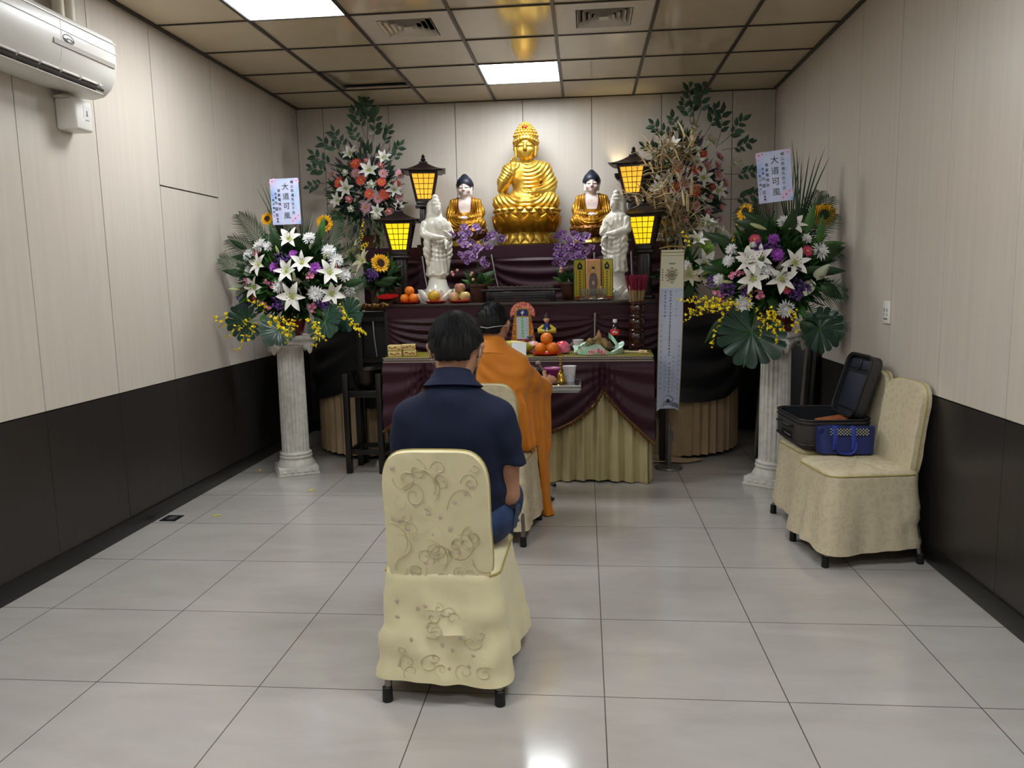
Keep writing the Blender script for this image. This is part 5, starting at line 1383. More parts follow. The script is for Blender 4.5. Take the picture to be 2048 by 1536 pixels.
def arrange(root, items, C, Yf, rx, rz_, bulge=.25, out=.55):
    """items: (kind, px, py, scale); the flower sits on a dome around C: nearest in the middle, further back at the rim"""
    for it in items:
        kind, px, py = it[:3]; s = it[3] if len(it) > 3 else 1.0; dd = it[4] if len(it) > 4 else None
        g = at(px, py, C[1]); u = (g.x-C[0])/rx; v = (g.z-C[2])/rz_; q = max(0, 1-u*u-v*v); y = C[1]-bulge*math.sqrt(q)+Yf-(.24*min(1, max(0, -v-.25)*3) if kind == 'orchid_spray' and rx > .4 and C[2] < 1.5 else 0)
        p = at(px, py, y); d = Vector((u*.8, -out-.6*q, v*.7+.15)) if dd is None else Vector(dd)
        plant(root, kind, p, d, s*RF.uniform(.93, 1.07))
def z1(L, ox, oy, k): return [(a[0], ox+a[1]*k, oy+a[2]*k)+tuple(a[3:]) for a in L]
M_potred = mat('dark red plastic pot', '#5e1a16', .4)
M_potbrown = mat('brown plastic pot', '#4a2c20', .5)
def stand_arrangement(label, loc, rz, items, leaves, C, seed):
    t = thing('flower_arrangement', label, 'flowers', loc, 0, 'condolence flower arrangements on columns')
    MB().lathe([(.095, 0), (.10, .01), (.13, .115), (.138, .12), (.138, .13), (.12, .13), (.11, .10), (.001, .10)], 8, a0=rz).build('pot', M_potred, t, fix=True, sharp=20)
    leafy(t, (loc[0]+(.06 if loc[0] < 2 else -.03), loc[1], C[2]+.0), (.42, .22, .34), 520, seed, L=.17)
    arrange(t, items, C, 0, .46, .42, .26)
    for (kind, px, py, Y, d, s) in leaves: plant(t, kind, at(px, py, Y), d, s, 0.0)
    return t
K1 = (400, 340, .2474)
left_items = z1([('lily', 730, 570), ('lily', 490, 770), ('lily', 830, 755, .9), ('lily', 710, 820), ('lily', 1045, 830), ('lily', 455, 950), ('lily', 755, 1020, 1.15), ('lily', 1065, 1000, 1.1),
 ('chrysanthemum', 490, 615, 1.1), ('chrysanthemum', 395, 690), ('chrysanthemum', 1040, 660), ('chrysanthemum', 1100, 730), ('chrysanthemum', 395, 815, .8), ('chrysanthemum', 640, 940), ('chrysanthemum', 935, 1000, 1.1), ('chrysanthemum', 1220, 960), ('chrysanthemum', 215, 1015), ('chrysanthemum', 1165, 850), ('chrysanthemum', 885, 555), ('chrysanthemum', 560, 620, .8),
 ('violet_chrysanthemum', 755, 685, .85), ('violet_chrysanthemum', 605, 790, .95), ('violet_chrysanthemum', 930, 795, 1.05),
 ('statice', 670, 725, .9), ('statice', 370, 1070), ('statice', 350, 1130), ('statice', 640, 1080), ('statice', 985, 1075), ('statice', 1400, 840, .6),
 ('rose_gerbera', 465, 665, .7), ('pink_blossom', 385, 910), ('pink_blossom', 590, 925), ('rose_gerbera', 440, 1030, .7), ('pink_blossom', 525, 1085), ('pink_blossom', 890, 860), ('rose_gerbera', 1095, 770, .6), ('pink_blossom', 910, 1110), ('pink_blossom', 540, 905, .7),
 ('sunflower', 545, 395, 1.0, (-.2, -1, .35)), ('sunflower', 1010, 430, 1.05, (.15, -1, -.1)),
 ('orchid_spray', 330, 1190, .8, (-.8, -.4, -.3)), ('orchid_spray', 290, 1200, .8, (-.9, -.3, -.5)), ('orchid_spray', 440, 1210, .7, (-.4, -.5, -.5)), ('orchid_spray', 560, 1190, .9, (.6, -.4, -.1)), ('orchid_spray', 500, 1240, .8, (-.2, -.6, -.6)), ('orchid_spray', 540, 1130, .6, (-.3, -.8, .1)), ('orchid_spray', 620, 1150, .7, (.7, -.5, -.2)), ('orchid_spray', 900, 1170, .8, (.6, -.5, -.5)), ('orchid_spray', 960, 1210, .7, (.3, -.6, -.8)), ('orchid_spray', 1130, 1085, .6, (.5, -.6, -.2)), ('orchid_spray', 1180, 1150, .8, (.7, -.5, -.4)), ('orchid_spray', 1230, 1190, .6, (.7, -.5, -.3)), ('orchid_spray', 800, 1180, .7, (-.05, -.5, -1)),
 ('lily_bud', 770, 900, .9, (0, -.5, 1)), ('lily_bud', 330, 970, .9, (-.8, -.4, .1)), ('lily_bud', 640, 690, .8, (-.1, -.6, 1)), ('lily_bud', 1000, 740, .8, (.4, -.5, .8)), ('lily_bud', 1090, 900, .8, (.5, -.4, .6)),
 ('bright_leaf', 620, 590, .9, (-.3, -.3, 1)), ('bright_leaf', 970, 560, 1.0, (.3, -.3, 1)), ('leaf', 940, 640, 1.0, (.3, -.5, .8)), ('leaf', 330, 850, 1.1, (-1, -.3, .2)), ('leaf', 1170, 930, 1.0, (1, -.4, .2)), ('broad_leaf', 650, 640, 1.0, (-.2, -.5, .8)), ('broad_leaf', 860, 950, .8, (.2, -.9, .2)), ('leaf', 250, 720, 1.0, (-1, 0, .1)), ('leaf', 380, 640, .9, (-1, -.1, .5)), ('bright_leaf', 590, 1020, .7, (0, -1, .3)), ('bright_leaf', 530, 1160, .8, (0, -.9, -.4)), ('leaf', 230, 1070, 1.0, (-.8, -.4, -.3)), ('leaf', 270, 1130, .9, (-.7, -.4, -.6)), ('anthurium', 1235, 1065, 1.1, (.3, -.2, -1)), ('anthurium', 250, 960, 1.0, (-1, -.2, .1))], *K1)
left_leaves = [('monstera_leaf', 515, 640, 2.80, (-.85, -.45, -.15), .85), ('monstera_leaf', 570, 648, 2.80, (-.35, -.7, -.5), .82), ('monstera_leaf', 645, 632, 2.82, (.45, -.7, -.4), .92), ('monstera_leaf', 680, 625, 2.86, (.8, -.5, -.15), .8),
 ('palm_frond', 545, 520, 3.08, (-.55, .1, 1), .72), ('palm_frond', 530, 540, 3.05, (-.9, .0, .8), .70), ('palm_frond', 570, 510, 3.12, (-.15, .1, 1), .62), ('palm_frond', 640, 520, 3.12, (.5, .1, .9), .72), ('palm_frond', 640, 540, 3.05, (.9, .0, .5), .68), ('palm_frond', 500, 560, 2.98, (-1, -.1, .45), .62), ('palm_frond', 660, 575, 3.0, (1, -.1, .05), .62),
 ('blade_tuft', 565, 480, 3.16, (-.2, .05, 1), .9), ('blade_tuft', 610, 500, 3.16, (.1, .05, 1), .6)]
stand_arrangement('tall flower arrangement of white lilies with two sunflowers on the left column', (.435, 3.04, 1.022), R(28), left_items, left_leaves, (.50, 3.06, 1.42), 3)
K2 = (1340, 290, .2604)
right_items = z1([('lily', 620, 900, 1.05), ('lily', 690, 870, .9), ('lily', 940, 630, .95), ('lily', 950, 910, 1.05), ('lily', 640, 1030, 1.05), ('lily', 850, 1030, 1.1), ('lily', 590, 860, .7),
 ('chrysanthemum', 880, 600), ('chrysanthemum', 1050, 720, .7), ('chrysanthemum', 1150, 815, 1.1), ('chrysanthemum', 735, 970), ('chrysanthemum', 570, 1215, 1.1), ('chrysanthemum', 885, 1260, 1.2), ('chrysanthemum', 375, 1030, .8), ('chrysanthemum', 450, 890, .8), ('chrysanthemum', 470, 800, .7), ('chrysanthemum', 690, 960, .8), ('chrysanthemum', 640, 765, .5),
 ('violet_chrysanthemum', 795, 725, .95), ('violet_chrysanthemum', 822, 845, 1.1), ('rose_gerbera', 650, 725, .75), ('rose_gerbera', 1055, 815, .9), ('rose_gerbera', 890, 1100, .85),
 ('statice', 775, 790), ('statice', 685, 810, .9), ('statice', 330, 1040, .8), ('statice', 440, 1100), ('statice', 590, 1130, .8), ('statice', 985, 1090, 1.1), ('statice', 960, 1130, 1.0), ('statice', 1040, 1110, .8),
 ('pink_blossom', 370, 1140), ('pink_blossom', 690, 1150), ('pink_blossom', 490, 1005), ('sunflower', 575, 510, 1.1, (-.75, -.6, .5)), ('sunflower', 1185, 535, 1.4, (-.12, -1, .05)),
 ('orchid_spray', 400, 1210, .75, (-.9, -.3, -.25)), ('orchid_spray', 380, 1240, .75, (-.9, -.3, -.5)), ('orchid_spray', 330, 1225, .7, (-1, -.2, -.15)), ('orchid_spray', 310, 1255, .65, (-.8, -.2, -.7)), ('orchid_spray', 400, 1210, .8, (-.3, -.7, -.3)), ('orchid_spray', 490, 1190, .7, (-.2, -.6, -.6)), ('orchid_spray', 540, 1240, .8, (-.6, -.6, -.3)), ('orchid_spray', 680, 1240, .7, (.4, -.6, -.4)), ('orchid_spray', 760, 1240, .7, (.3, -.7, -.3)), ('orchid_spray', 800, 1250, .8, (.2, -.6, -.7)), ('orchid_spray', 735, 1300, .5, (0, -.4, -1)), ('orchid_spray', 940, 1250, .6, (.3, -.6, -.6)), ('orchid_spray', 640, 1100, .6, (0, -.8, -.5)), ('orchid_spray', 395, 1370, .6, (-.1, -.3, -1)), ('orchid_spray', 525, 640, .5, (-.2, -.3, 1)),
 ('anthurium', 1075, 1060, 1.0, (-.4, -.4, -.8)), ('anthurium', 1150, 1010, 1.1, (.5, -.4, .8)), ('lily_bud', 740, 650, 1.2, (-1, -.3, .35)), ('lily_bud', 480, 1055, 1.0, (-1, -.5, .1)), ('lily_bud', 520, 1110, .9, (.7, -.5, .5)), ('lily_bud', 590, 830, .8, (.3, -.6, 1)),
 ('bright_leaf', 1050, 680, 1.1, (.2, -.2, 1)), ('bright_leaf', 1145, 760, 1.1, (.1, -.2, 1)), ('bright_leaf', 1240, 780, 1.1, (1, -.2, .1)), ('leaf', 720, 600, 1.1, (-.9, -.1, .5)), ('leaf', 690, 640, 1.1, (-.9, -.1, .25)), ('broad_leaf', 900, 690, 1.0, (.1, -.7, .6)), ('broad_leaf', 1200, 850, 1.2, (1, -.2, .2)), ('leaf', 1260, 960, 1.1, (1, -.2, -.05)), ('broad_leaf', 1230, 1070, 1.0, (.9, -.2, -.5)), ('leaf', 480, 760, 1.2, (-1, -.1, .4)), ('leaf', 430, 960, 1.0, (-1, -.3, .1)), ('broad_leaf', 780, 1180, .8, (0, -.9, -.3)), ('broad_leaf', 640, 1310, .9, (-.5, -.8, -.4)), ('broad_leaf', 1000, 1360, 1.2, (.8, -.4, -.5)), ('leaf', 1020, 1320, 1.1, (1, -.3, .0)), ('leaf', 420, 1320, 1.3, (-.6, -.3, -.8)), ('bright_leaf', 690, 900, .7, (0, -1, .2)), ('leaf', 1000, 980, .9, (.5, -.8, .2))], *K2)
right_leaves = [('monstera_leaf', 1510, 632, 2.50, (-.22, -.42, -.75), 1.35), ('monstera_leaf', 1625, 645, 2.6, (.8, -.2, -.45), .95), ('blade_tuft', 1595, 470, 2.9, (.12, .0, 1), 1.15), ('blade_tuft', 1580, 480, 2.92, (-.05, .0, 1), 1.0),
 ('palm_frond', 1560, 500, 2.88, (-.75, .1, .9), .75), ('palm_frond', 1620, 500, 2.86, (.55, .0, 1), .72), ('palm_frond', 1630, 510, 2.82, (.9, .0, .75), .75), ('palm_frond', 1640, 540, 2.78, (1, -.1, .4), .75), ('palm_frond', 1640, 580, 2.74, (1, -.2, .0), .72), ('palm_frond', 1640, 610, 2.7, (.9, -.2, -.45), .68), ('palm_frond', 1600, 490, 2.9, (.2, .1, 1), .66), ('palm_frond', 1545, 480, 2.9, (-.4, .1, 1), .55)]
stand_arrangement('tall flower arrangement of white lilies with two sunflowers on the right column', (3.835, 2.755, 1.022), R(52), right_items, right_leaves, (3.83, 2.78, 1.40), 4)
# --- large fan shaped arrangements at the back
def fan(label, loc, items, leafc, leafr, seed, straw=None):
    t = thing('flower_arrangement', label, 'flowers', loc, 0, 'fan shaped silk flower arrangements')
    MB().lathe([(.06, 0), (.075, .01), (.09, .11), (.1, .12), (.085, .12), (.07, .1), (.001, .1)], 20).build('pot', M_potbrown, t, fix=True)
    leafy(t, leafc, leafr, 540, seed, mats=[M_dull, mat('grey lilac silk leaf', '#5f5560', .7)], L=.11)
    arrange(t, items, (leafc[0], loc[1], leafc[2]), 0, .42, .5, .2)
    if straw:
        rnd = random.Random(5); mb = MB()
        for k in range(520):
            px, py = rnd.choice(straw); px += rnd.gauss(0, 15); py += rnd.gauss(0, 16); p = at(px, py, loc[1]-.26-rnd.uniform(0, .10)); a = rnd.gauss(.5, .9); L = rnd.uniform(.08, .2)
            d = Vector((cos(a)*rnd.choice((-1, 1)), rnd.uniform(-.35, .15), sin(a)*.8)).normalized(); e = p+d*L; m_ = (p+e)/2+Vector((0, -.01, .012)); w = rnd.choice((.0016, .002, .003, .007, .010, .012))
            mb.tube([Vector(p)-Vector(loc), m_-Vector(loc), e-Vector(loc)], [w, w*1.1, w*.3], 4, 0, flat=.3)
        o = mb.build('dry_straw', M_straw, t); o['kind'] = 'stuff'; o['label'] = 'bundle of dry yellow straw'
    return t
K3 = (600, 180, .2083)
UPL = lambda x, y, d, s=1.0: ('leafy_branch', x, y, s, d)
fl_items = z1([UPL(640, 400, (.0, -.1, 1), 1.1), UPL(660, 330, (.05, -.1, 1), .9), UPL(610, 420, (-.35, -.1, 1), .9), UPL(690, 500, (.25, -.1, 1), .9), UPL(440, 600, (-.5, -.1, 1), .8), UPL(320, 760, (-1, -.1, .8), .9), UPL(300, 820, (-1, -.1, .45), .8), UPL(860, 700, (.6, -.1, .8), .8), UPL(420, 620, (-.9, -.1, .6), .9), UPL(560, 560, (-.2, -.2, 1), .7), UPL(250, 900, (-1, 0, -.1), .7), UPL(780, 560, (.5, 0, 1), .7),
 ('lily', 490, 620, .9), ('lily', 800, 660, .85), ('lily', 665, 780, 1.0), ('lily', 455, 950, 1.0), ('lily', 370, 1060, .8), ('lily', 900, 960, .8), ('lily', 740, 1160, .8), ('lily', 700, 440, .5, (.1, -.4, 1)), ('lily', 940, 1110, .6),
 ('coral_gerbera', 535, 710, 1.1), ('coral_gerbera', 375, 890, 1.15), ('coral_gerbera', 585, 865, 1.0), ('coral_gerbera', 780, 885, 1.0), ('coral_gerbera', 930, 905, .9), ('coral_gerbera', 665, 1000, 1.0), ('coral_gerbera', 810, 1005, 1.05),
 ('pink_gerbera', 305, 810, .9), ('pink_gerbera', 535, 800, .9), ('pink_rose', 480, 1050, 1.2), ('pink_gerbera', 745, 1040, 1.0), ('pink_gerbera', 630, 1130, 1.0), ('pink_gerbera', 800, 800, .9), ('pink_gerbera', 955, 810, .9), ('rose', 440, 800, 1.0), ('rose', 685, 910, 1.1), ('rose', 495, 1140, 1.0), ('rose', 735, 1210, 1.2), ('pink_rose', 770, 730, 1.0), ('pink_rose', 640, 690, .9), ('pink_rose', 850, 1165, 1.0), ('pink_gerbera', 950, 1030, .8),
 ('hanging_vine', 480, 1200, 1.2, (0, -.2, 1)), ('hanging_vine', 540, 1230, 1.1, (0, -.2, 1)), ('hanging_vine', 710, 1250, 1.1, (0, -.2, 1)), ('hanging_vine', 780, 1270, 1.0, (0, -.2, 1)), ('hanging_vine', 400, 1180, 1.0, (0, -.2, 1)), ('hanging_vine', 830, 1240, .9, (0, -.2, 1))], *K3)
fan('fan shaped arrangement of coral gerberas and white lilies behind the left lanterns', (.72, 4.33, 1.677), fl_items, (.70, 4.32, 2.18), (.38, .16, .46), 11)
K4 = (1200, 180, .2083)
fr_items = z1([UPL(890, 300, (-.1, -.1, 1), 1.1), UPL(930, 280, (.2, -.1, 1), 1.0), UPL(690, 480, (-.8, -.1, .7), .9), UPL(760, 480, (-.3, -.1, 1), .8), UPL(1130, 480, (.2, -.1, 1), 1.0), UPL(1190, 480, (.7, -.1, .7), .9), UPL(1230, 560, (1, -.1, .2), .8), UPL(1260, 800, (1, -.1, .0), .8), UPL(1020, 400, (.4, -.1, .9), .8), UPL(1240, 1040, (1, -.1, .1), .9), UPL(600, 600, (-1, -.1, .4), .7), UPL(870, 330, (-.35, -.1, 1), .8),
 ('lily', 910, 370, 1.0), ('lily', 1050, 510, 1.0), ('lily', 690, 540, .9), ('lily', 920, 700, .9), ('lily', 1290, 710, 1.0), ('lily', 980, 850, 1.0), ('lily', 650, 850, .8), ('lily', 1120, 970, 1.0), ('lily', 970, 1290, .9), ('lily', 1060, 1290, .8), ('lily', 560, 930, .7),
 ('coral_gerbera', 980, 615, 1.05), ('coral_gerbera', 745, 765, .9), ('coral_gerbera', 920, 765, 1.0), ('coral_gerbera', 730, 930, 1.0), ('coral_gerbera', 910, 965, 1.2), ('coral_gerbera', 615, 980, .9), ('coral_gerbera', 1090, 930, .8),
 ('pink_gerbera', 750, 720, .9), ('pink_gerbera', 1025, 730, 1.0), ('pink_gerbera', 1145, 640, 1.0), ('pink_gerbera', 1135, 810, 1.1), ('pink_gerbera', 1205, 900, 1.1), ('pink_gerbera', 810, 890, 1.0), ('pink_gerbera', 920, 1110, .9), ('pink_rose', 1030, 1170, 1.0), ('pink_rose', 1135, 1240, .9), ('pink_gerbera', 1130, 720, .9), ('pink_rose', 1060, 1030, .8), ('rose', 940, 580, .9), ('rose', 980, 1040, .9), ('pink_rose', 1160, 1120, .9), ('pink_blossom', 800, 1250, .9),
 ('hanging_vine', 900, 1230, 1.0, (0, -.2, 1)), ('hanging_vine', 1100, 1260, 1.0, (0, -.2, 1))], *K4)
STRAW = [(1200+a*.2083, 180+b*.2083) for a, b in ((620, 620), (700, 600), (760, 620), (560, 650), (620, 720), (690, 700), (540, 740), (640, 780), (720, 820), (430, 1010), (480, 1060), (540, 1150), (620, 1160), (700, 1130), (760, 1040), (820, 1030), (690, 1200), (760, 1180), (660, 1300), (720, 1320), (620, 1380), (700, 1420), (780, 1300), (820, 1360), (660, 1460), (580, 1000), (830, 560))]
fan('fan shaped arrangement of coral gerberas and dry straw behind the right lanterns', (3.12, 4.33, 1.677), fr_items, (3.36, 4.32, 2.12), (.46, .17, .52), 12, STRAW)
# --- low arrangements on the tables
t = thing('flower_arrangement', 'low pot of cream lilies and one sunflower at the left end of the altar table', 'flowers', (1.0, 3.72, 1.2225))
MB().prism([(-.11, -.06), (.11, -.06), (.11, .06), (-.11, .06)], .13, bev=.008).build('pot', M_potbrown, t)
leafy(t, (.98, 3.70, 1.44), (.14, .10, .12), 90, 21)
K6 = (700, 430, .1758)
arrange(t, z1([('cream_lily', 80, 420, 1.0), ('cream_lily', 170, 530, 1.0), ('cream_lily', 20, 480, 1.0), ('lily', 40, 640, 1.0), ('lily', 60, 740, .8), ('sunflower', 345, 550, 1.35, (.55, -.8, .2)), ('statice', 245, 680, 1.0), ('orchid_spray', 110, 300, .6, (0, -.3, 1)), ('orchid_spray', 120, 380, .5, (.3, -.6, .4)), ('broad_leaf', 340, 790, .9, (1, -.4, .3)), ('leaf', 290, 780, 1.0, (.9, -.5, -.1)), ('leaf', 430, 700, .7, (.8, -.2, .9)), ('leaf', 60, 560, .8, (-.2, -.5, .8)), ('lily', 120, 700, .7)], *K6), (.99, 3.66, 1.46), 0, .2, .2, .10)
t = thing('flower_arrangement', 'low pot of green chrysanthemum and white lilies behind the hanging banner', 'flowers', (3.36, 3.72, 1.1045))
MB().lathe([(.07, 0), (.08, .01), (.095, .13), (.105, .14), (.09, .14), (.001, .12)], 20).build('pot', M_potbrown, t, fix=True)
leafy(t, (3.36, 3.70, 1.42), (.20, .12, .17), 120, 22)
arrange(t, z1([('green_chrysanthemum', 275, 800, 1.9), ('green_gerbera', 505, 700, 1.2), ('lily', 255, 920, 1.25), ('lily', 280, 600, .9), ('lily', 205, 740, .9), ('lily', 400, 690, .9), ('cream_lily', 250, 1000, .9), ('cream_lily', 150, 1000, .9), ('chrysanthemum', 120, 930, .9), ('green_chrysanthemum', 410, 900, .8), ('orchid_spray', 130, 790, .7, (-.3, -.6, .2)), ('orchid_spray', 430, 790, .5, (0, -.6, .4)), ('leaf', 330, 960, 1.1, (-.6, -.6, .2)), ('broad_leaf', 180, 1090, 1.0, (-.3, -.8, -.3)), ('broad_leaf', 100, 1060, .9, (-.8, -.4, -.2)), ('leaf', 460, 740, 1.1, (.8, -.3, .5))], *K2), (3.36, 3.66, 1.44), 0, .26, .26, .12)
# --- orchid pots
def orchid_pot(label, loc, blooms, K, berries, seed):
    t = thing('potted_orchid', label, 'orchid', loc, 0, 'potted purple orchids on the altar table')
    MB().lathe([(.055, 0), (.058, .006), (.08, .115), (.088, .12), (.088, .14), (.076, .14), (.07, .11), (.001, .11)], 24).build('pot', M_potbrown, t, fix=True)
    rnd = random.Random(seed)
    for k in range(12):
        a = 2*PI*k/12+.2; plant(t, 'broad_leaf' if k % 2 else 'bright_leaf', Vector(loc)+Vector((.03*cos(a), .03*sin(a), .13+.02*(k % 3))), (cos(a), sin(a)*.8-.15, .45+.3*(k % 2)), .75, 0)
    for j in range(2):
        pts = spline([(0, 0, .11), (.01*(1-2*j), -.01, .30), (.03*(1-2*j), -.03, .47), (.14*(1-2*j), -.06, .52), (.18*(1-2*j), -.07, .44)], 16); MB().tube(pts, .003, 6).build('flower_stem', M_stem, t)
    for (x, y) in blooms:
        p = at(K[0]+x*K[2], K[1]+y*K[2], loc[1]-.07+rnd.uniform(-.04, .03)); plant(t, 'orchid_bloom', p, (rnd.uniform(-.9, .9), -1, rnd.uniform(-.5, .5)), 1.15*rnd.uniform(.8, 1.15), rnd.uniform(-.8, .8))
    mb = MB()
    for (x, y) in berries:
        p = at(K[0]+x*K[2], K[1]+y*K[2], loc[1]-.13)-Vector(loc); MB().ell(p, (.0125, .0125, .0125), 0, None, 10, 7).build('bud', mat('pale pink bud', '#c98f80', .4), t)
    return t
orchid_pot('purple orchid in a brown pot with pink buds beside the left white statue', (1.755, 3.72, 1.2225), [(600, 520), (640, 560), (570, 600), (610, 640), (750, 520), (790, 560), (450, 610), (930, 630), (880, 660), (1060, 660), (620, 740), (690, 780), (780, 770), (660, 850), (610, 880), (650, 930), (740, 830), (910, 760), (840, 930), (570, 700), (660, 600), (960, 610), (700, 700), (720, 880), (560, 860), (870, 980)], (830, 370, .1627), [(455, 1075), (520, 1050), (470, 1105), (690, 1105), (715, 1165), (700, 1085)], 1)
orchid_pot('purple orchid in a brown pot behind the yellow picture screen', (2.475, 3.76, 1.2225), [(130, 660), (200, 630), (230, 680), (340, 640), (390, 680), (430, 710), (490, 670), (300, 760), (360, 790), (250, 800), (200, 860), (140, 790), (540, 800), (470, 840), (280, 890), (330, 900), (390, 890), (170, 960), (120, 960), (210, 990), (450, 920), (300, 700), (420, 800), (240, 940), (370, 650), (150, 870)], (1090, 360, .1692), [(190, 1050), (185, 1085)], 2)
# ---------------------------------------------------------------- lanterns
M_lwood = mat('dark lacquered lantern wood', '#1d1412', .32, var=.2, vscale=20)
M_lframe = mat('brown lantern frame', '#2a1712', .3, var=.2, vscale=20)
M_litup = mat('amber lit paper', (1.0, .50, .04), .5, emit=.62)
M_litlow = mat('yellow lit paper', (1.0, .66, .01), .5, emit=.72)
M_side = mat('brown lantern side board', '#4a2210', .4, var=.3, vscale=24, stretch=(1, 1, .1))  # brown wood with grain streaks, emits nothing
def lantern(label, loc, rz, low, ph, mode):
    t = thing('lantern', label, 'lantern', loc, rz, 'standing altar lanterns')
    zb = ph; hb, ht, hh = .052, .098, .235     # half width of the paper box at the bottom and top, height
    b = MB(); b.box((0, 0, .012), (.15, .15, .024), bev=.005); b.build('foot', M_lwood, t)
    p = MB(); w = .040 if mode == 'up' else .05; p.box((0, 0, (.02+ph-.05)/2), (2*w, 2*w, ph-.07), bev=.006)
    for q in range(4):
        for k in (-1, 0, 1): p.box(rot3(0, 0, q*PI/2) @ Vector((k*w*.6, -w, (.04+ph-.07)/2)), (w*.22, .008, ph-.12), 0, rot3(0, 0, q*PI/2))
    p.build('post', M_lwood, t)
    c = MB(); c.box((0, 0, ph-.045), (.155, .155, .022), bev=.004); c.box((0, 0, ph-.018), (.135, .135, .034), bev=.006); c.build('collar', M_lwood, t)
    # sloping corner posts and rails
    f = MB()
    for sx in (-1, 1):
        for sy in (-1, 1): f.tube([(sx*(hb+.012), sy*(hb+.012), zb), (sx*(ht+.012), sy*(ht+.012), zb+hh)], .0145, 4)
    for z, hw in ((zb+.005, hb+.012), (zb+hh-.006, ht+.012)):
        for q in range(4): f.box(rot3(0, 0, q*PI/2) @ Vector((0, -hw, z)), (2*hw, .018, .022), 0, rot3(0, 0, q*PI/2))
    f.build('frame', M_lframe, t)
    for q in range(4):
        M = rot3(0, 0, q*PI/2); pn = MB()
        P = lambda u, v, o: M @ Vector(((u-.5)*2*lerp(hb, ht, v), -lerp(hb, ht, v)-.006-o, zb+.012+(hh-.024)*v))
        pn.grid(lambda u, v: P(u, v, 0), 1, 1, 0)
        gl = MB()
        for k in range(1, 4): gl.tube([P(k/4, 0, .002), P(k/4, 1, .002)], .0026, 4)
        for k in range(1, 5): gl.tube([P(0, k/5, .002), P(1, k/5, .002)], .0026, 4)
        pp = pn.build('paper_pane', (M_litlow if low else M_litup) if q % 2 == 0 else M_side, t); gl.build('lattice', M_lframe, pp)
    r = MB(); zt = zb+hh
    def roof(u, v):     # curved hip roof
        q = int(min(u*4, 3.999)); s = u*4-q; a0 = q*PI/2; e = lerp(.185, .03, v**.8); z = zt+.004+.075*v**1.3+.010*(2*abs(s-.5))**2*(1-v)
        return rot3(0, 0, a0) @ Vector(((s-.5)*2*e, -e, z))
    r.grid(roof, 48, 8, 0); r.box((0, 0, zt+.006), (.31, .31, .012)); r.box((0, 0, zt+.085), (.07, .07, .014), bev=.003)
    r.build('roof', M_lwood, t, sharp=30)
    MB().lathe([(.026, zt+.09), (.014, zt+.098), (.024, zt+.108), (.016, zt+.122), (.011, zt+.128), (.018, zt+.136), (.006, zt+.15), (.001, zt+.158)], 16).build('finial', M_lwood, t)
lantern('tall lit lantern on the upper tier, left of the statues', (1.235, 4.22, 1.6765), R(10), False, .39, 'up')
lantern('tall lit lantern on the upper tier, right of the statues', (3.0, 4.22, 1.6765), R(-12), False, .39, 'up')
lantern('shorter bright yellow lantern on the altar table at the left', (1.10, 3.83, 1.2225), R(6), True, .41, 'low')
lantern('shorter bright yellow lantern at the right, half hidden by dry straw', (3.06, 3.83, 1.2225), R(-14), True, .41, 'low')

# small uplight on the back wall beside the right lantern
t = thing('wall_uplight', 'small black uplight on the back wall beside the right tall lantern', 'light', (2.89, YB, 2.27))
MB().lathe([(.012, -.03), (.03, -.012), (.036, .02), (.032, .02), (.02, -.005), (.001, -.012)], 20, loc=(0, -.05, 0)).build('shade', M_lwood, t, fix=True); MB().box((0, -.006, -.01), (.03, .012, .03)).build('bracket', M_lwood, t)
MB().tube([(0, -.012, -.012), (0, -.04, -.02)], .006, 8).build('arm', M_lwood, t)
lg = bpy.data.lights.new('uplight_bulb', 'SPOT'); lg.energy = 3.0; lg.color = (1, .86, .5); lg.spot_size = R(75); lg.spot_blend = .8; lg.shadow_soft_size = .012
lo_ = bpy.data.objects.new('uplight_bulb', lg); COL.objects.link(lo_); lo_.parent = t; lo_.location = (0, -.05, .012); lo_.rotation_euler = (PI, 0, 0)
# ---------------------------------------------------------------- cards
M_ink = mat('black brush ink', '#15131a', .6)
M_blueink = mat('blue teal ink', '#1e5a78', .6)
def card_material():
    m = bpy.data.materials.new('blossom printed card'); m.use_nodes = True; nt = m.node_tree; b = nt.nodes['Principled BSDF']; N = nt.nodes.new; L = nt.links.new
    tc = N('ShaderNodeTexCoord'); n = N('ShaderNodeTexNoise'); n.inputs['Scale'].default_value = 9; n.inputs['Detail'].default_value = 3; L(tc.outputs['Object'], n.inputs['Vector'])
    r = N('ShaderNodeValToRGB'); e = r.color_ramp.elements; e[0].position = .3; e[0].color = (*hx('#6d7ad6'), 1); e[1].position = .72; e[1].color = (*hx('#a99be0'), 1)
    q = e.new(.45); q.color = (*hx('#a8c8f0'), 1); q = e.new(.56); q.color = (*hx('#cdd2f3'), 1)
    L(n.outputs['Fac'], r.inputs['Fac'])
    # paler in the middle of the sheet
    sx = N('ShaderNodeSeparateXYZ'); L(tc.outputs['Object'], sx.inputs[0]); ab = N('ShaderNodeMath'); ab.operation = 'ABSOLUTE'; L(sx.outputs['X'], ab.inputs[0])
    mr = N('ShaderNodeMapRange'); mr.inputs[1].default_value = .03; mr.inputs[2].default_value = .1; mr.inputs[3].default_value = .8; mr.inputs[4].default_value = 0; L(ab.outputs[0], mr.inputs[0])
    mx = N('ShaderNodeMix'); mx.data_type = 'RGBA'; L(mr.outputs[0], mx.inputs[0]); L(r.outputs['Color'], mx.inputs[6]); mx.inputs[7].default_value = (*hx('#cfd6f4'), 1)
    L(mx.outputs[2], b.inputs['Base Color']); b.inputs['Roughness'].default_value = .45
    return m
M_card = card_material(); M_blossom = mat('printed pale blossom', '#dfc4e8', .5); M_blossomc = mat('printed blossom heart', '#8a4a86', .5)
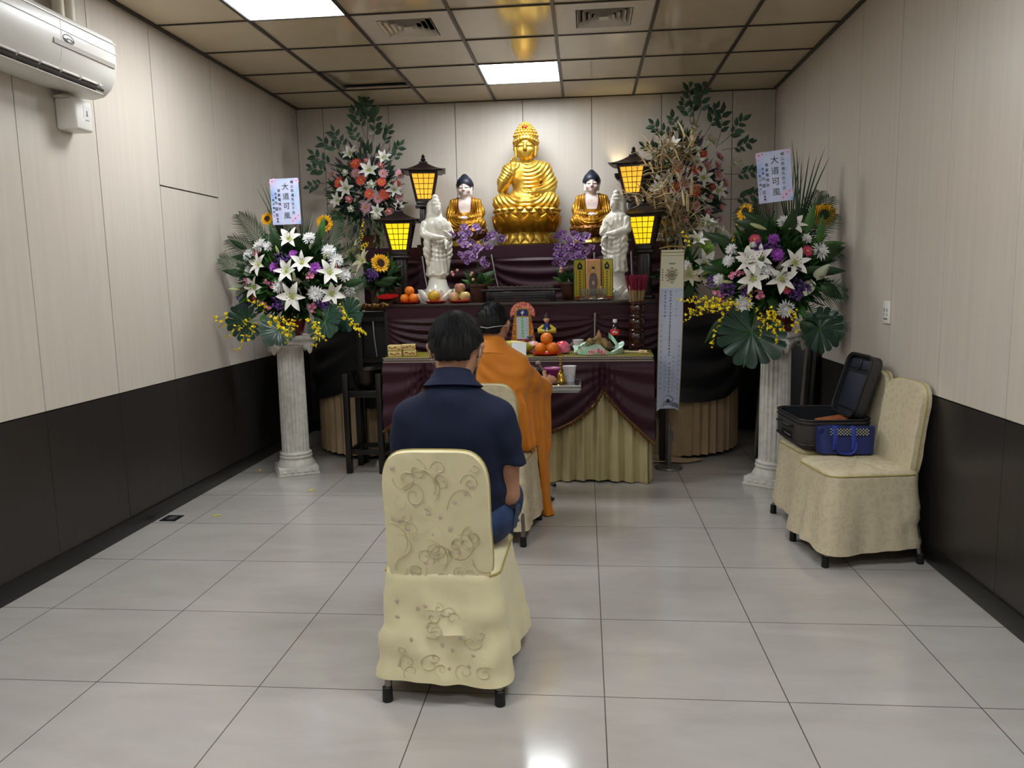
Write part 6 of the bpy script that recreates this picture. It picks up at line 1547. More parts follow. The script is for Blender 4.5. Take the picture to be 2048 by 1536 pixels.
MF = Matrix(((1, 0, 0), (0, 0, -1), (0, 1, 0)))      # text plane facing -y
def card(label, loc, rot, stick, seed):
    t = thing('condolence_card', label, 'card', loc, 0, 'condolence cards in the flower arrangements')
    t.rotation_euler = rot
    m = MB(); w, h = .205, .315; m.box((0, 0, 0), (w, .003, h))
    def col(txt, x, z0, dz, size, mi, bold=0.0):
        for k, ch in enumerate(txt): m.text(ch, size, mi, MF, (x, -.0022, z0-k*dz), bold=bold)
    col('大道可風', .006, .098, .066, .050, 1, 0)
    col('故楊公政道先生千古'[1:], .054, .130, .030, .023, 1, 0)
    col('客家電視台', -.042, .075, .031, .023, 1, 0)
    col('台長', -.067, .056, .029, .018, 1, 0); col('向盛言', -.067, -.008, .042, .026, 1, 0)
    col('暨全體同仁', -.087, .012, .027, .017, 2, 0); col('敬輓', -.064, -.118, .018, .016, 1, 0)
    for (x, z, s) in ((.064, -.118, .03), (.085, -.10, .018), (.045, -.135, .02), (-.085, .14, .026), (-.065, .146, .018), (.088, .138, .022), (-.09, .11, .014)):
        for k in range(5):
            a = 2*PI*k/5+s*40; m.ell((x+s*.5*cos(a), -.0016, z+s*.5*sin(a)), (s*.42, .0004, s*.36), 3, None, 8, 4)
        m.ell((x, -.0022, z), (s*.18, .0005, s*.18), 4, None, 8, 4)
    m.build('sheet', [M_card, M_ink, M_blueink, M_blossom, M_blossomc], t)
    MB().cyl((0, .006, -stick), (0, .006, .02), .003, n=8).build('stick', mat('green card stick', '#2f6a4a', .5), t)
card('pale blue blossom card with black brush writing in the left column arrangement', (.510, 2.93, 1.965), (0, R(-1), 0), .50, 1)
card('pale blue blossom card with black brush writing in the right column arrangement', (3.785, 2.70, 2.0), (0, R(-5), R(-12)), .52, 2)

# ---------------------------------------------------------------- hanging banner
t = thing('banner_stand', 'long narrow paper banner hanging from a grey floor stand', 'banner', (3.19, 3.17, 0), R(4))
M_grey = mat('grey painted steel', '#6c6a67', .4, .5)
MB().lathe([(.098, 0), (.1, .006), (.095, .016), (.02, .02), (.001, .02)], 36).build('base', M_grey, t, fix=True)
m = MB(); m.cyl((0, 0, .015), (0, 0, .335), .0165); m.box((.022, 0, .26), (.016, .02, .03)); m.tube([(.02, 0, .28), (.03, .0, .25), (.03, 0, .2)], .004, 6); m.build('lower_post', M_grey, t)
MB().cyl((0, .014, .3), (0, .014, 1.60), .005, n=8).build('thin_rod', M_grey, t)
MB().tube([(-.075, .0, 1.585), (0, .008, 1.60), (.08, .0, 1.595)], .0055, 8).build('top_bar', mat('gold edged rod', '#a28a4a', .4, .4), t)
M_ban = mat('pale printed banner paper', '#c7cbdc', .5, col2='#b3bcdd', vscale=1.5)
M_bancream = mat('cream banner head', '#d8d2ba', .5); M_mandala = mat('taupe printed mandala', '#8d826a', .6); M_blk = mat('dark banner print', '#39394a', .6); M_goldedge = mat('gold banner edge', '#a8914f', .4, .3)
BW = .162
def bn(u, v, o=0.0):
    z = 1.575-1.15*v; x = (u-.5)*(BW+.008*sin(v*3)) -.012*v; z2 = z-(.045-.05*abs(u-.5)*2*-1 if False else 0)
    notch = .055*(1-abs(2*u-1)) if v > .999 else 0
    return Vector((x+.018*(1-v), -.012+.006*sin(6*v+2*u)-o, z+notch))
m = MB(); m.slab(lambda u, v: bn(u, v), 12, 60, .0012, mfn=lambda u, v: 1 if v < .24 else 0, nrm=(0, 1, 0))
rn = random.Random(9)
for side in (0.0, 1.0): m.tube([bn(side, k/40, .001) for k in range(41)], .0022, 5, 3)
m.tube([bn(k/10, .015, .001) for k in range(11)], .003, 5, 3); m.tube([bn(k/10, .035, .001) for k in range(11)], .0016, 5, 3)
for f in (.245, .40, .55, .69, .85): m.tube([bn(k/10, f, .0006) for k in range(11)], .0009, 4, 5)
def pr(u, v, s, mi, n=4): p = bn(u, v, .0012); scribble(m, p.x, p.z, s, rn, mi, None, p.y, n)
cm = bn(.5, .155)
for k in range(8):
    a = k*PI/4
    for r_, s in ((.012, .006), (.026, .009), (.042, .008)): m.ell((cm.x+r_*cos(a), cm.y-.0014, cm.z+r_*1.2*sin(a)), (s*.9, .0005, s), 2, rot3(0, -a, 0), 8, 4)
    m.tube([(cm.x, cm.y-.0014, cm.z), (cm.x+.05*cos(a+.39), cm.y-.0014, cm.z+.055*sin(a+.39))], .0018, 4, 2)
for x in (-.03, 0, .03): m.ell((cm.x+x*.5, cm.y-.0014, cm.z+.082), (.008, .0005, .006), 2, None, 8, 4)
for k in range(5): m.ell((cm.x-.066, cm.y-.0014, cm.z+.04-.018*k), (.006, .0005, .006), 2, None, 8, 4)
for k in range(22): pr(.47, .255+.0185*k, .017, 4, 5)
for k in range(8): pr(.25, .26+.02*k, .018, 4, 4); pr(.72, .26+.02*k, .014, 2, 3)
for k in range(13): pr(.13, .46+.033*k, .013, 4, 4); pr(.88, .56+.03*k, .012, 4, 4)
for k in range(9): pr(.5, .70+.022*k, .015, 4, 5); pr(.32, .66+.026*k, .010, 4, 4); pr(.66, .66+.026*k, .010, 4, 4)
p = bn(.5, .94)
for k in range(3): m.tube([(p.x-.075+.15*q/16, p.y-.0014, p.z-.028-.012*k+.014*abs(sin(q*.8))*(1 if q % 2 else .4)+.03*(1-abs(q-8)/8)) for q in range(17)], .0021, 4, 4)
for s in (-1, 1): m.tube([(p.x+s*(.02+.018*sin(q*.5)), p.y-.0014, p.z+.05*q/9) for q in range(10)], .0022, 4, 4)
m.lathe([(.010, 0), (.013, .001), (.010, .002)], 14, 4, Matrix(((1, 0, 0), (0, 0, -1), (0, 1, 0))), (p.x, p.y-.0012, p.z+.008))
m.build('banner', [M_ban, M_bancream, M_mandala, M_goldedge, M_blk, mat('fold line', '#a2a8bd', .6)], t)

# ---------------------------------------------------------------- fruit
M_or = mat('orange peel', '#e0781a', .42, var=.06, vscale=30, bump=.2, bscale=260)
M_orr = mat('yellow orange peel', '#c9961c', .42, col2='#a8932a', vscale=9, bump=.2, bscale=260)
M_ap = mat('blush apple', '#c98f76', .3, col2='#c9bd74', vscale=12); M_ap2 = mat('yellow green apple', '#c3b869', .3, col2='#c58a68', vscale=8)
M_redp = mat('red plastic plate', '#b01f1c', .28)
M_stalk = mat('fruit stalk', '#4d5526', .7)
def fruit(name, label, cat, p, r, m, apple=False, group=None, tilt=(0, 0, 0)):
    o = MB(); 
    if apple: o.lathe([(.001, .08), (.35, .02), (.75, .25), (.98, .8), (1.0, 1.15), (.86, 1.6), (.5, 1.84), (.2, 1.8), (.05, 1.66), (.001, 1.64)], 28)
    else: o.lathe([(.001, 0), (.3, .04), (.62, .2), (.9, .6), (1, .98), (.93, 1.38), (.68, 1.72), (.35, 1.9), (.12, 1.92), (.001, 1.9)], 28)
    o.v = [(x*r, y*r, z*r) for x, y, z in o.v]
    t = o.build(name, m, None, p, tilt, fix=True); tag(t, label, cat, group)
    MB().cyl((0, 0, r*(1.62 if apple else 1.9)), (r*.12, 0, r*(2.1 if apple else 1.99)), r*.05, n=6).build('stalk', M_stalk, t)
    return t
def plate(label, p, r):
    t = MB().lathe([(.001, .004), (r*.62, .004), (r*.9, .012), (r, .018), (r*.98, .014), (r*.88, .006), (r*.6, 0), (.001, 0)], 36).build('plate', M_redp, None, p, fix=True); return tag(t, label, 'plate', 'red plates of fruit')
TF = .868; TA = 1.2225
def trio(plabel, flabel, p, r, mats, name, apple=False, pr=.095):
    plate(plabel, p, pr); z = p[2]+.0065
    for k, (dx, dy, dz, w) in enumerate(((-.95, -.25, 0, 'lower left'), (.95, -.35, 0, 'lower right'), (.0, .15, 1.5, 'top'))):
        fruit(name, '%s %s on the %s' % (w, name, flabel), name, (p[0]+dx*r, p[1]+dy*r, z+dz*r), r*(1 if k else .97), mats[k % len(mats)], apple, name+'s '+flabel)
trio('red plate of three oranges at the front edge of the offering table', 'red plate on the olive table', (2.325, 2.885, TF+.001), .043, [M_or], 'orange', pr=.1)
trio('red plate of three small oranges at the left of the altar table', 'leftmost red plate of the altar table', (1.255, 3.42, TA), .037, [M_or], 'orange', pr=.082)
trio('red plate of three apples on the altar table', 'red plate behind the bowed heads', (1.645, 3.42, TA), .042, [M_ap, M_ap2, mat('dark blush apple', '#9c6450', .3, col2='#b08a60', vscale=14)], 'apple', True, .088)
plate('red plate under one greenish orange on the altar table', (1.46, 3.42, TA), .085); fruit('orange', 'single greenish yellow orange before the left white statue', 'orange', (1.445, 3.415, TA+.0065), .047, M_orr)
t = plate('red plate tipped up at the left end of the altar table', (1.06, 3.52, TA+.003), .085); t.rotation_euler = (R(12), R(0), 0); t.location.z = TA+.042
tag(MB().box((0, 0, .018), (.1, .08, .036), bev=.004).build('box', M_potbrown, None, (1.05, 3.54, TA)), 'small brown box under the tipped red plate', 'box')
# papaya
m = MB()
prof = [(.001, -.135), (.018, -.125), (.032, -.1), (.047, -.05), (.05, 0), (.046, .05), (.034, .1), (.02, .125), (.008, .14), (.001, .145)]
m.lathe(prof, 24, 0, rot3(0, R(90), 0)); t = tag(m.build('papaya', mat('ripening papaya skin', '#b8a437', .4, col2='#8f9436', vscale=9), None, (2.085, 2.96, TF+.051)), 'long yellow green papaya before the memorial tablet', 'papaya')
MB().cyl((.14, 0, 0), (.165, .0, .012), .007, .004, n=8).build('stalk', M_stalk, t)
# ---------------------------------------------------------------- memorial tablet
t = thing('memorial_tablet', 'ornate paper memorial tablet with a gilded frame on a dark stand', 'tablet', (2.145, 3.12, TF+.001), R(-4))
MB().box((0, 0, .03), (.17, .07, .06), bev=.008).build('stand', M_lwood, t)
M_orn = mat('orange gold printed ornament', '#c98a2e', .45, col2='#7d3216', vscale=70); M_pinkc = mat('salmon crown paper', '#d9917c', .5, col2='#a8432c', vscale=60)
m = MB(); m.prism([(-.092, .06), (.092, .06), (.058, .285), (-.058, .285)], .012, 0, Matrix(((1, 0, 0), (0, 0, -1), (0, 1, 0)))); m.build('frame', M_orn, t)
m = MB(); pts = [(.09*cos(a), .275+.088*sin(a)) for a in [PI*k/20 for k in range(21)]]; pts = [(.088, .255)]+pts+[(-.088, .255), (-.06, .27), (.06, .27)]
m.prism(pts, .008, 0, Matrix(((1, 0, 0), (0, 0, -1), (0, 1, 0))), (0, -.006, 0)); m.build('crown', M_pinkc, t, fix=True)
m = MB(); MX = Matrix(((1, 0, 0), (0, 0, -1), (0, 1, 0)))
m.prism([(-.05, .07), (.05, .07), (.05, .30), (.036, .318), (-.036, .318), (-.05, .30)], .003, 0, MX, (0, -.0125, 0))
m.box((0, -.0162, .175), (.084, .001, .155), 1); m.prism([(-.043, .262), (.043, .262), (.043, .295), (.03, .31), (-.03, .31), (-.043, .295)], .001, 2, MX, (0, -.0158, 0)); m.box((0, -.0162, .084), (.086, .001, .026), 3); m.box((0, -.017, .18), (.030, .001, .15), 4)
rn = random.Random(4)
for k in range(7): scribble(m, 0, .245-.021*k, .013, rn, 5, None, -.0178, 5)
for k in range(7):
    scribble(m, -.03, .235-.02*k, .012, rn, 6, None, -.0172, 3); scribble(m, .03, .235-.02*k, .012, rn, 5, None, -.0172, 4)
scribble(m, 0, .285, .03, rn, 7, None, -.0172, 9); scribble(m, 0, .084, .03, rn, 8, None, -.0172, 8)
m.build('inscription', [mat('gold paper border', '#b59a3e', .35, .5), mat('pale lilac paper', '#b9bcd0', .5), mat('navy paper', '#1f2257', .5), mat('magenta paper', '#7d2450', .5), mat('mint paper', '#8fc4a4', .5), mat('dark green print', '#1d4a34', .5), mat('pink print', '#b8688f', .5), mat('white print', '#e8e8f0', .5), mat('orange print', '#d0803a', .5)], t)
m = MB()
for k in range(4): m.tube(spline([(-.05+.012*k, 0, .35), (-.055+.01*k, .0, .38), (-.065+.02*k, 0, .395)], 8), .0012, 5)
m.build('wire_ornament', mat('dark red wire', '#5e2a1c', .5), t)
m = MB(); m.tube(spline([(.075, -.02, .06), (.10, -.035, .05), (.105, -.045, .02), (.085, -.05, .004)], 16), [.010+.005*sin(k*1.3) for k in range(16)], 8, 0); t2 = tag(m.build('paper_flower', mat('pale green paper', '#c2c7a0', .6), None, (2.145, 3.10, TF+.012)), 'pale green paper garland at the foot of the memorial tablet', 'garland')
# paper servant figure
t = thing('servant_figure', 'small paper servant doll in blue and yellow robes', 'figurine', (2.315, 3.13, TF+.001), R(6))
M_yel = mat('yellow paper robe', '#b8a52c', .5); M_bl = mat('blue paper vest', '#1c2d6e', .45)
MB().lathe([(.03, 0), (.032, .01), (.028, .09), (.022, .1)], 18).build('skirt', M_yel, t); MB().lathe([(.03, .085), (.031, .09), (.026, .13), (.028, .17), (.024, .195), (.012, .205)], 18).build('vest', M_bl, t)
for s in (-1, 1): MB().tube([(s*.02, 0, .19), (s*.056, -.005, .155), (s*.058, -.008, .15), (s*.012, -.03, .15)], [.012, .018, .018, .011], 10).build('sleeve', M_yel, t)
m = MB(); m.ell((0, -.028, .152), (.011, .008, .009)); m.build('hand', M_skinw, t)
m = MB(); m.ell((0, -.002, .232), (.019, .019, .025), 0); m.cyl((0, 0, .195), (0, 0, .215), .008); m.ell((0, -.021, .23), (.004, .004, .005), 0, None, 8, 5)
for s in (-1, 1): m.ell((s*.007, -.0185, .238), (.0028, .0015, .0018), 1, None, 6, 4); m.ell((s*.019, 0, .232), (.004, .004, .007), 0, None, 6, 4)
m.ell((0, -.0185, .221), (.005, .002, .0017), 2, None, 6, 4); m.build('head', [mat('doll skin', '#cf9f86', .45), M_eye, M_red], t)
m = MB(); m.lathe([(.022, .245), (.024, .25), (.019, .262), (.008, .272), (.006, .28), (.001, .284)], 16); m.build('hat', mat('dark red black cap', '#2c1418', .45), t)
m = MB().box((0, -.03, .13), (.007, .002, .09)); m.build('front_sash', mat('white paper sash', '#d8d8dd', .5), t)
t = tag(MB().lathe([(.012, 0), (.016, .04), (.026, .09), (.034, .12), (.024, .126), (.012, .10), (.008, .05), (.005, .002)], 14, rf=lambda a, i: 1+.25*cos(5*a+i)).build('plastic_wrap', mat('clear grey plastic film', '#9d9aa6', .15, trans=.6), None, (2.215, 3.14, TF+.001), (R(8), R(-12), 0), fix=True), 'twisted clear plastic wrap left of the paper servant doll', 'plastic wrap')
# wrapped pink sweets
for k, (x, y, lb, mm) in enumerate(((2.222, 3.03, 'pink striped wrapped cake left of the plate of oranges', mat('pink wrapped cake', '#d08a96', .3, col2='#e2b8b8', vscale=28)), (2.43, 2.99, 'red and pink wrapped cake right of the plate of oranges', mat('red wrapped cake', '#d64a52', .25, col2='#e08aa8', vscale=16)))):
    m = MB().lathe([(.03, 0), (.05, .01), (.056, .035), (.05, .062), (.03, .082), (.001, .09)], 22, rf=lambda a, i: 1+.06*sin(9*a+i)); m.ell((0, 0, .04), (.02, .02, .02))
    t = tag(m.build('wrapped_cake', mm, None, (x, y, TF+.001), fix=True), lb, 'cake', 'wrapped cakes on the offering table')
    MB().lathe([(.004, 0), (.012, .02), (.022, .035), (.001, .03)], 12, 0, rot3(0, R(70 if k else -70), 0), (.045*(1 if k else -1), 0, .055), rf=lambda a, i: 1+.2*sin(6*a)).build('wrapper_end', mat('clear grey plastic film', '#9d9aa6'), t)
tag(MB().box((0, 0, .0), (.10, .004, .09), 0, rot3(R(-18), 0, 0)).build('paper_sheet', mat('white paper', '#dfe4e8', .7), None, (2.135, 2.86, TF+.047)), 'white paper sheet standing at the front edge of the offering table', 'paper')
# joss paper bundles
M_joss = mat('yellow joss paper', '#b79a55', .7, col2='#d2bf86', vscale=60, stretch=(1, 1, 8)); M_jossr = mat('red stamped print', '#6e2a1c', .6)
for k, (x, y, z, a, lb) in enumerate(((1.255, 2.90, 0, 8, 'lower front bundle of yellow joss paper with red print'), (1.255, 2.903, .042, 4, 'upper front bundle of yellow joss paper with red print'), (1.345, 2.955, 0, 14, 'lower rear bundle of yellow joss paper'), (1.34, 2.957, .042, 10, 'upper rear bundle of yellow joss paper'))):
    m = MB(); m.box((0, 0, .0205), (.095, .07, .040), 0, None, .004)
    rn = random.Random(k)
    for q in range(5): m.box((-.03+.015*q+rn.uniform(-.004, .004), -.0352, .02+rn.uniform(-.008, .008)), (.012, .0008, .007), 1, rot3(0, rn.uniform(-.6, .6), 0))
    t = tag(m.build('joss_paper', [M_joss, M_jossr], None, (x, y, TF+.001+z), (0, 0, R(a))), lb, 'joss paper', 'joss paper bundles')
# plastic bag with meat
M_bag = mat('pale green plastic bag', '#9fd0b0', .22, sss=.0, col2='#c4dccc', vscale=14)
t = thing('plastic_bag', 'pale green plastic bag spread open on the offering table', 'bag', (2.68, 2.93, TF+.001))
def bagf(u, v):
    a = 2*PI*u; r_ = lerp(.150, .175, v)*(1+.05*sin(5*a)+.04*sin(11*a+3*v)); z = .002+.06*sin(PI*min(1, v*.8))*(1+.5*sin(3*a+1)+.25*sin(7*a))*.8
    if v > .7: r_ -= (v-.7)*.22
    return Vector((r_*cos(a)*1.03, r_*sin(a)*.62, max(.002, z)))
m = MB(); m.grid(bagf, 72, 16, 0, closeu=True)
m.grid(lambda u, v: Vector((.07+.10*v, .03-.03*u+.01*sin(9*v), .03+.11*(1-v)*(1-.3*u)+.012*sin(8*u+5*v))), 12, 12, 0)
m.grid(lambda u, v: Vector((-.12+.10*u, -.05+.05*v, .055+.02*sin(4*u)-.03*v+.01*sin(14*u))), 12, 8, 0)
m.build('sheet', M_bag, t)
m = MB()
for k in range(3): m.grid(lambda u, v: Vector((-.05+.04*k+.035*(u-.5), -.121-.004*sin(k), .018+.03*v-.012*abs(k-1))), 3, 3, 0)
m.build('red_print', mat('red bag print', '#c23a52', .4, col2='#e0b0b8', vscale=70), t)
S = SDF((-.12, -.1, -.02), (.14, .1, .16), .003)
S.ell((0, 0, .045), (.072, .055, .045), .02); S.ell((.05, 0, .035), (.055, .05, .035), .03); S.chain([(-.085, -.02, .03), (-.06, -.03, .07), (-.01, -.02, .085), (.04, -.01, .075)], [.02, .022, .02, .018], .015)
S.ell((.02, -.055, .03), (.022, .014, .014), .01); S.sub((-.03, -.055, .03), (.028, .03, .03), .01); S.disp(.0025*np.sin(S.X*120+S.Z*60)); S.cut(-S.Z)
t = tag(S.build('cooked_meat', [mat('glazed brown meat', '#8a7346', .3, col2='#5e4524', vscale=22, bump=.2, bscale=90), mat('black meat hollow', '#0d0a08', .5)], None, (2.68, 2.945, TF+.014), matfn=lambda c, n: 1 if ((c.x+.03)/.03)**2+((c.y+.055)/.034)**2+((c.z-.03)/.032)**2 < 1.05 else 0), 'glossy brown cooked meat lying in the pale green plastic bag', 'meat')
m = MB().lathe([(.018, 0), (.02, .01), (.016, .035), (.008, .055), (.001, .07)], 14, 0, Matrix(((1, 0, 0), (0, .45, 0), (0, 0, 1))), (.005, .03, .083)); m.build('pointed_ear', mat('tan pointed ear', '#8d5c38', .45, col2='#b98a5a', vscale=40), t)
m = MB()
for k in range(2): m.tube([(.062+.02*k+.004*cos(a)*0, .05*cos(a), .035+.042*sin(a)) for a in [2*PI*q/16 for q in range(16)]], .0035, 6, closed=True)
m.build('string_tie', mat('brown tie', '#4a3418', .6), t)
# paper cups
def cup(label, p, rz=0, s=1.0):
    t = thing('paper_cup', label, 'cup', p, rz, 'white printed paper cups'); b = MB(); b.lathe([(.001, .003), (.026, .003), (.027, 0), (.037, .083), (.0385, .085), (.0385, .088), (.036, .088), (.026, .006), (.001, .006)], 28)
    b.v = [(x*s, y*s, z*s) for x, y, z in b.v]; rn = random.Random(2)
    for k in range(14):
        a = rn.uniform(0, 6.28); z = rn.uniform(.015, .07); r_ = (.027+.010*z/.083)*s+.0004; w = rn.uniform(.004, .009)*s
        b.tube([(r_*cos(a+q*.05*w/.006), r_*sin(a+q*.05*w/.006), z*s+w*sin(q*.9)) for q in range(8)], .0006, 4, 1)
    b.build('cup', [mat('white paper cup', '#e2e1e6', .45), mat('grey cup print', '#9a98a4', .6)], t, fix=True); return t
cup('white paper cup behind the green plastic bag on the offering table', (2.54, 3.09, TF+.001))
# cola bottle
t = thing('drink_bottle', 'dark drink bottle with a red label and white cap', 'bottle', (2.80, 3.08, TF+.001))
MB().lathe([(.001, .004), (.024, .0), (.031, .006), (.033, .02), (.030, .06), (.032, .075), (.032, .145), (.030, .165), (.022, .185), (.0135, .2), (.0125, .212), (.001, .213)], 28).build('bottle', mat('dark cola bottle', '#160c0a', .08, coat=.6), t, fix=True)
m = MB(); m.lathe([(.0328, .118), (.0332, .12), (.0332, .158), (.0325, .16)], 28)
for k in range(4):
    a = -PI/2+(k-1.5)*.28; m.box((.0334*cos(a), .0334*sin(a), .14+.004*sin(k*2)), (.006, .0012, .012), 1, rot3(0, .3, a+PI/2))
m.build('label', [mat('red bottle label', '#c2352e', .35), mat('white label mark', '#f0dada', .4)], t)
MB().lathe([(.0145, .207), (.015, .21), (.015, .226), (.013, .229), (.001, .229)], 22, rf=lambda a, i: 1+.02*cos(22*a)).build('cap', mat('white bottle cap', '#dcdcdf', .4), t)
# incense
t = thing('incense_holder', 'turned dark red wooden incense canister on the offering table', 'incense holder', (2.955, 3.12, TF+.001))
M_lac = mat('dark red lacquer', '#30120e', .16, coat=.5, var=.2, vscale=16)
pf = [(.055, 0), (.058, .01), (.05, .02), (.06, .03), (.06, .045), (.05, .055), (.056, .065), (.056, .12), (.05, .13), (.058, .14), (.058, .15), (.05, .158), (.057, .175), (.06, .2), (.057, .22), (.05, .232), (.057, .242), (.057, .252), (.05, .262), (.055, .275), (.055, .31), (.05, .325), (.06, .335), (.06, .35), (.052, .355), (.046, .352), (.046, .30), (.001, .30)]
MB().lathe(pf, 36).build('canister', M_lac, t, fix=True)
rn = random.Random(6)
for k in range(98):
    a = rn.uniform(0, 6.28); q = math.sqrt(rn.random()); x, y = q*cos(a), q*sin(a); b0 = Vector((x*.038, y*.038, .305)); e = Vector((x*.085+rn.uniform(-.004, .004), y*.06, .535+rn.uniform(-.012, .006))); md = b0.lerp(e, .55)
    st = MB(); st.cyl(b0, md, .0017, n=5, mi=0); st.cyl(md, e, .0024, n=5, mi=1); st.build('incense_stick', [mat('tan incense stick', '#9b8256', .7), mat('crimson incense tip', '#7d1430', .8)], t)
tag(MB().box((0, 0, .006), (.14, .03, .012), bev=.004).build('envelope', mat('cream paper strip', '#d8c9a8', .6), None, (2.93, 2.985, TF+.001), (0, 0, R(-4))), 'cream paper strip lying before the incense canister', 'paper strip')
for k, (x, y, r_, lb) in enumerate(((2.985, 2.925, .013, 'small cream ball nearest the incense canister'), (2.965, 2.89, .015, 'small cream ball at the left of the right table corner'), (3.0, 2.875, .014, 'small cream ball nearest the right table corner'))):
    m = MB().ell((0, 0, r_), (r_, r_*.9, r_)); m.ell((r_*.8, 0, r_*.6), (r_*.7, r_*.6, r_*.6)); tag(m.build('candy', mat('cream sweet', '#d6c08e', .5), None, (x, y, TF+.001)), lb, 'sweet', 'small sweets at the table corner')
# ---------------------------------------------------------------- altar table objects
t = thing('offering_rack', 'low black carved rack in the middle of the altar table', 'rack', (2.10, 3.56, TA), 0)
M_blkl = mat('black lacquer', '#0f0b0b', .3, coat=.2)
m = MB(); m.box((0, 0, .045), (.52, .15, .07), bev=.004); m.build('case', M_blkl, t)
m = MB(); m.box((0, 0, .088), (.62, .18, .014), bev=.004); m.build('shelf', M_blkl, t)
for k in range(4): MB().box((0, -.077, .018+.017*k), (.40, .006, .006)).build('slat', mat('dark grey slat', '#3a3838', .4), t)
for s in (-1, 1): MB().box((s*.25, 0, .045), (.03, .16, .09), bev=.004).build('leg', M_blkl, t)
m = MB(); m.box((0, 0, .10), (.50, .12, .012))
m.tube([(-.25+.5*k/60, -.055, .112+.004*sin(k*1.2)) for k in range(61)], .0065, 6); m.build('bead_edge', mat('dark bead moulding', '#3a2f2c', .4), t)
# picture screen
t = thing('picture_screen', 'three panel screen with a robed figure between two yellow inscribed panels', 'screen', (2.655, 3.53, TA), R(-3))
M_yp = mat('olive yellow panel', '#a89b22', .45, var=.1, vscale=20); M_edge = mat('dark green edge', '#4f5a1e', .5)
for s in (-1, 1):
    m = MB(); m.box((0, 0, .155), (.094, .006, .31), 0, None, .002); m.box((0, -.0036, .155), (.082, .001, .295), 1)
    for k in range(9): m.box((s*-.0, -.0044, .215-.021*k), (.011, .001, .015), 2, rot3(0, .1*(-1)**k, 0))
    for q in (-1, 1):
        for k in range(11): m.box((q*.028, -.0044, .225-.018*k), (.006, .001, .011), 3 if s < 0 else 2)
    # seated lotus emblem
    m.lathe([(.018, 0), (.021, .0006), (.018, .0012)], 18, 4, MX, (0, -.0042, .258)); m.ell((0, -.0048, .258), (.008, .0008, .010), 5, None, 10, 5); m.prism([(-.024, 0), (.024, 0), (.012, -.012), (-.012, -.012)], .001, 4, MX, (0, -.0042, .244)); m.prism([(-.012, 0), (.012, 0), (0, .018)], .001, 4, MX, (0, -.0042, .275))
    m.box((0, -.0044, .018), (.082, .001, .024), 6)
    a = R(18)*-s; m.build('side_panel', [M_edge, M_yp, mat('red brown print', '#7e2c16', .5), mat('olive print', '#6d6a1c', .5), mat('black emblem', '#1d1a12', .5), mat('cream emblem', '#d8cf9a', .5), mat('rust band', '#8c3a1c', .5)], t, (s*.104, .012, 0), (0, 0, a))
m = MB(); m.box((0, 0, .155), (.112, .006, .31), 0, None, .002); m.box((0, -.0036, .155), (.092, .001, .285), 1)
m.prism([(-.034, .03), (.034, .03), (.028, .08), (.033, .14), (.026, .19), (.014, .205), (-.014, .205), (-.026, .19), (-.033, .14), (-.028, .08)], .0012, 2, MX, (0, -.0042, 0)); m.ell((0, -.005, .227), (.012, .001, .016), 3, None, 12, 6); m.ell((0, -.0054, .243), (.012, .001, .010), 4, None, 12, 6)
m.ell((0, -.006, .13), (.010, .001, .016), 3, None, 10, 5)
for q in range(5): m.tube([(-.026+.008*q, -.0058, .185), (-.022+.010*q, -.0058, .11), (-.028+.014*q, -.0058, .04)], .0009, 4, 5)
m.tube([(.045*cos(a), -.0046, .225+.05*sin(a)) for a in [PI*k/12 for k in range(13)]], .0012, 4, 6)
m.build('centre_panel', [mat('salmon frame', '#d08a6e', .45), mat('tan picture ground', '#ad8146', .5, col2='#c29a5e', vscale=12), mat('grey brown painted robe', '#5f5048', .55), mat('painted skin', '#c09a78', .5), M_eye, mat('painted robe fold', '#8a7a74', .5), mat('painted halo', '#d2b46a', .5)], t)
# glass tumblers on a small tray before the screen
t = thing('glass_tray', 'small silver tray under the drinking glasses', 'tray', (2.655, 3.415, TA), 0)
MB().lathe([(.001, .003), (.075, .003), (.09, .012), (.092, .012), (.078, 0), (.001, 0)], 30, 0, Matrix(((1.5, 0, 0), (0, .6, 0), (0, 0, 1)))).build('tray', mat('pale tin tray', '#b7b0a0', .25, .7), t, fix=True)
M_glass = mat('clear glass', '#f2f4f2', .04, trans=.95, ior=1.45)
for k, (x, lb) in enumerate(((2.585, 'left glass tumbler before the yellow picture screen'), (2.655, 'middle glass tumbler before the yellow picture screen'), (2.725, 'right glass tumbler before the yellow picture screen'))):
    tag(MB().lathe([(.001, 0), (.024, 0), (.028, .03), (.032, .082), (.030, .083), (.025, .03), (.021, .008), (.001, .008)], 20, rf=lambda a, i: 1+.03*cos(10*a)).build('glass', M_glass, None, (x, 3.415, TA+.0045), fix=True), lb, 'glass', 'glass tumblers')
# ---------------------------------------------------------------- small steel table with ritual objects
t = thing('side_table', 'small folding table with a glossy dark top and steel edge', 'table', (2.27, 2.35, 0), 0)
tx0, tx1, ty = -.30, .287, .145
MB().box(((tx0+tx1)/2, 0, .740), (tx1-tx0-.01, 2*ty-.01, .02)).build('top', mat('glossy dark table top', '#2c2a2e', .06, coat=.5), t)
m = MB()
for s in (-1, 1): m.box(((tx0+tx1)/2, s*ty, .735), (tx1-tx0, .012, .032), bev=.003); m.box(((tx0+tx1)/2, s*ty, .712), (tx1-tx0-.01, .008, .012))
for x in (tx0, tx1): m.box((x, 0, .735), (.012, 2*ty, .032), bev=.003)
m.build('steel_edge', mat('polished steel edge', '#b9bbb8', .18, .9), t)
M_tube = mat('chrome tube', '#8f8f8c', .25, .9)
m = MB(); m.cyl((-.02, .03, .05), (-.02, .03, .725), .018); m.build('post', M_tube, t)
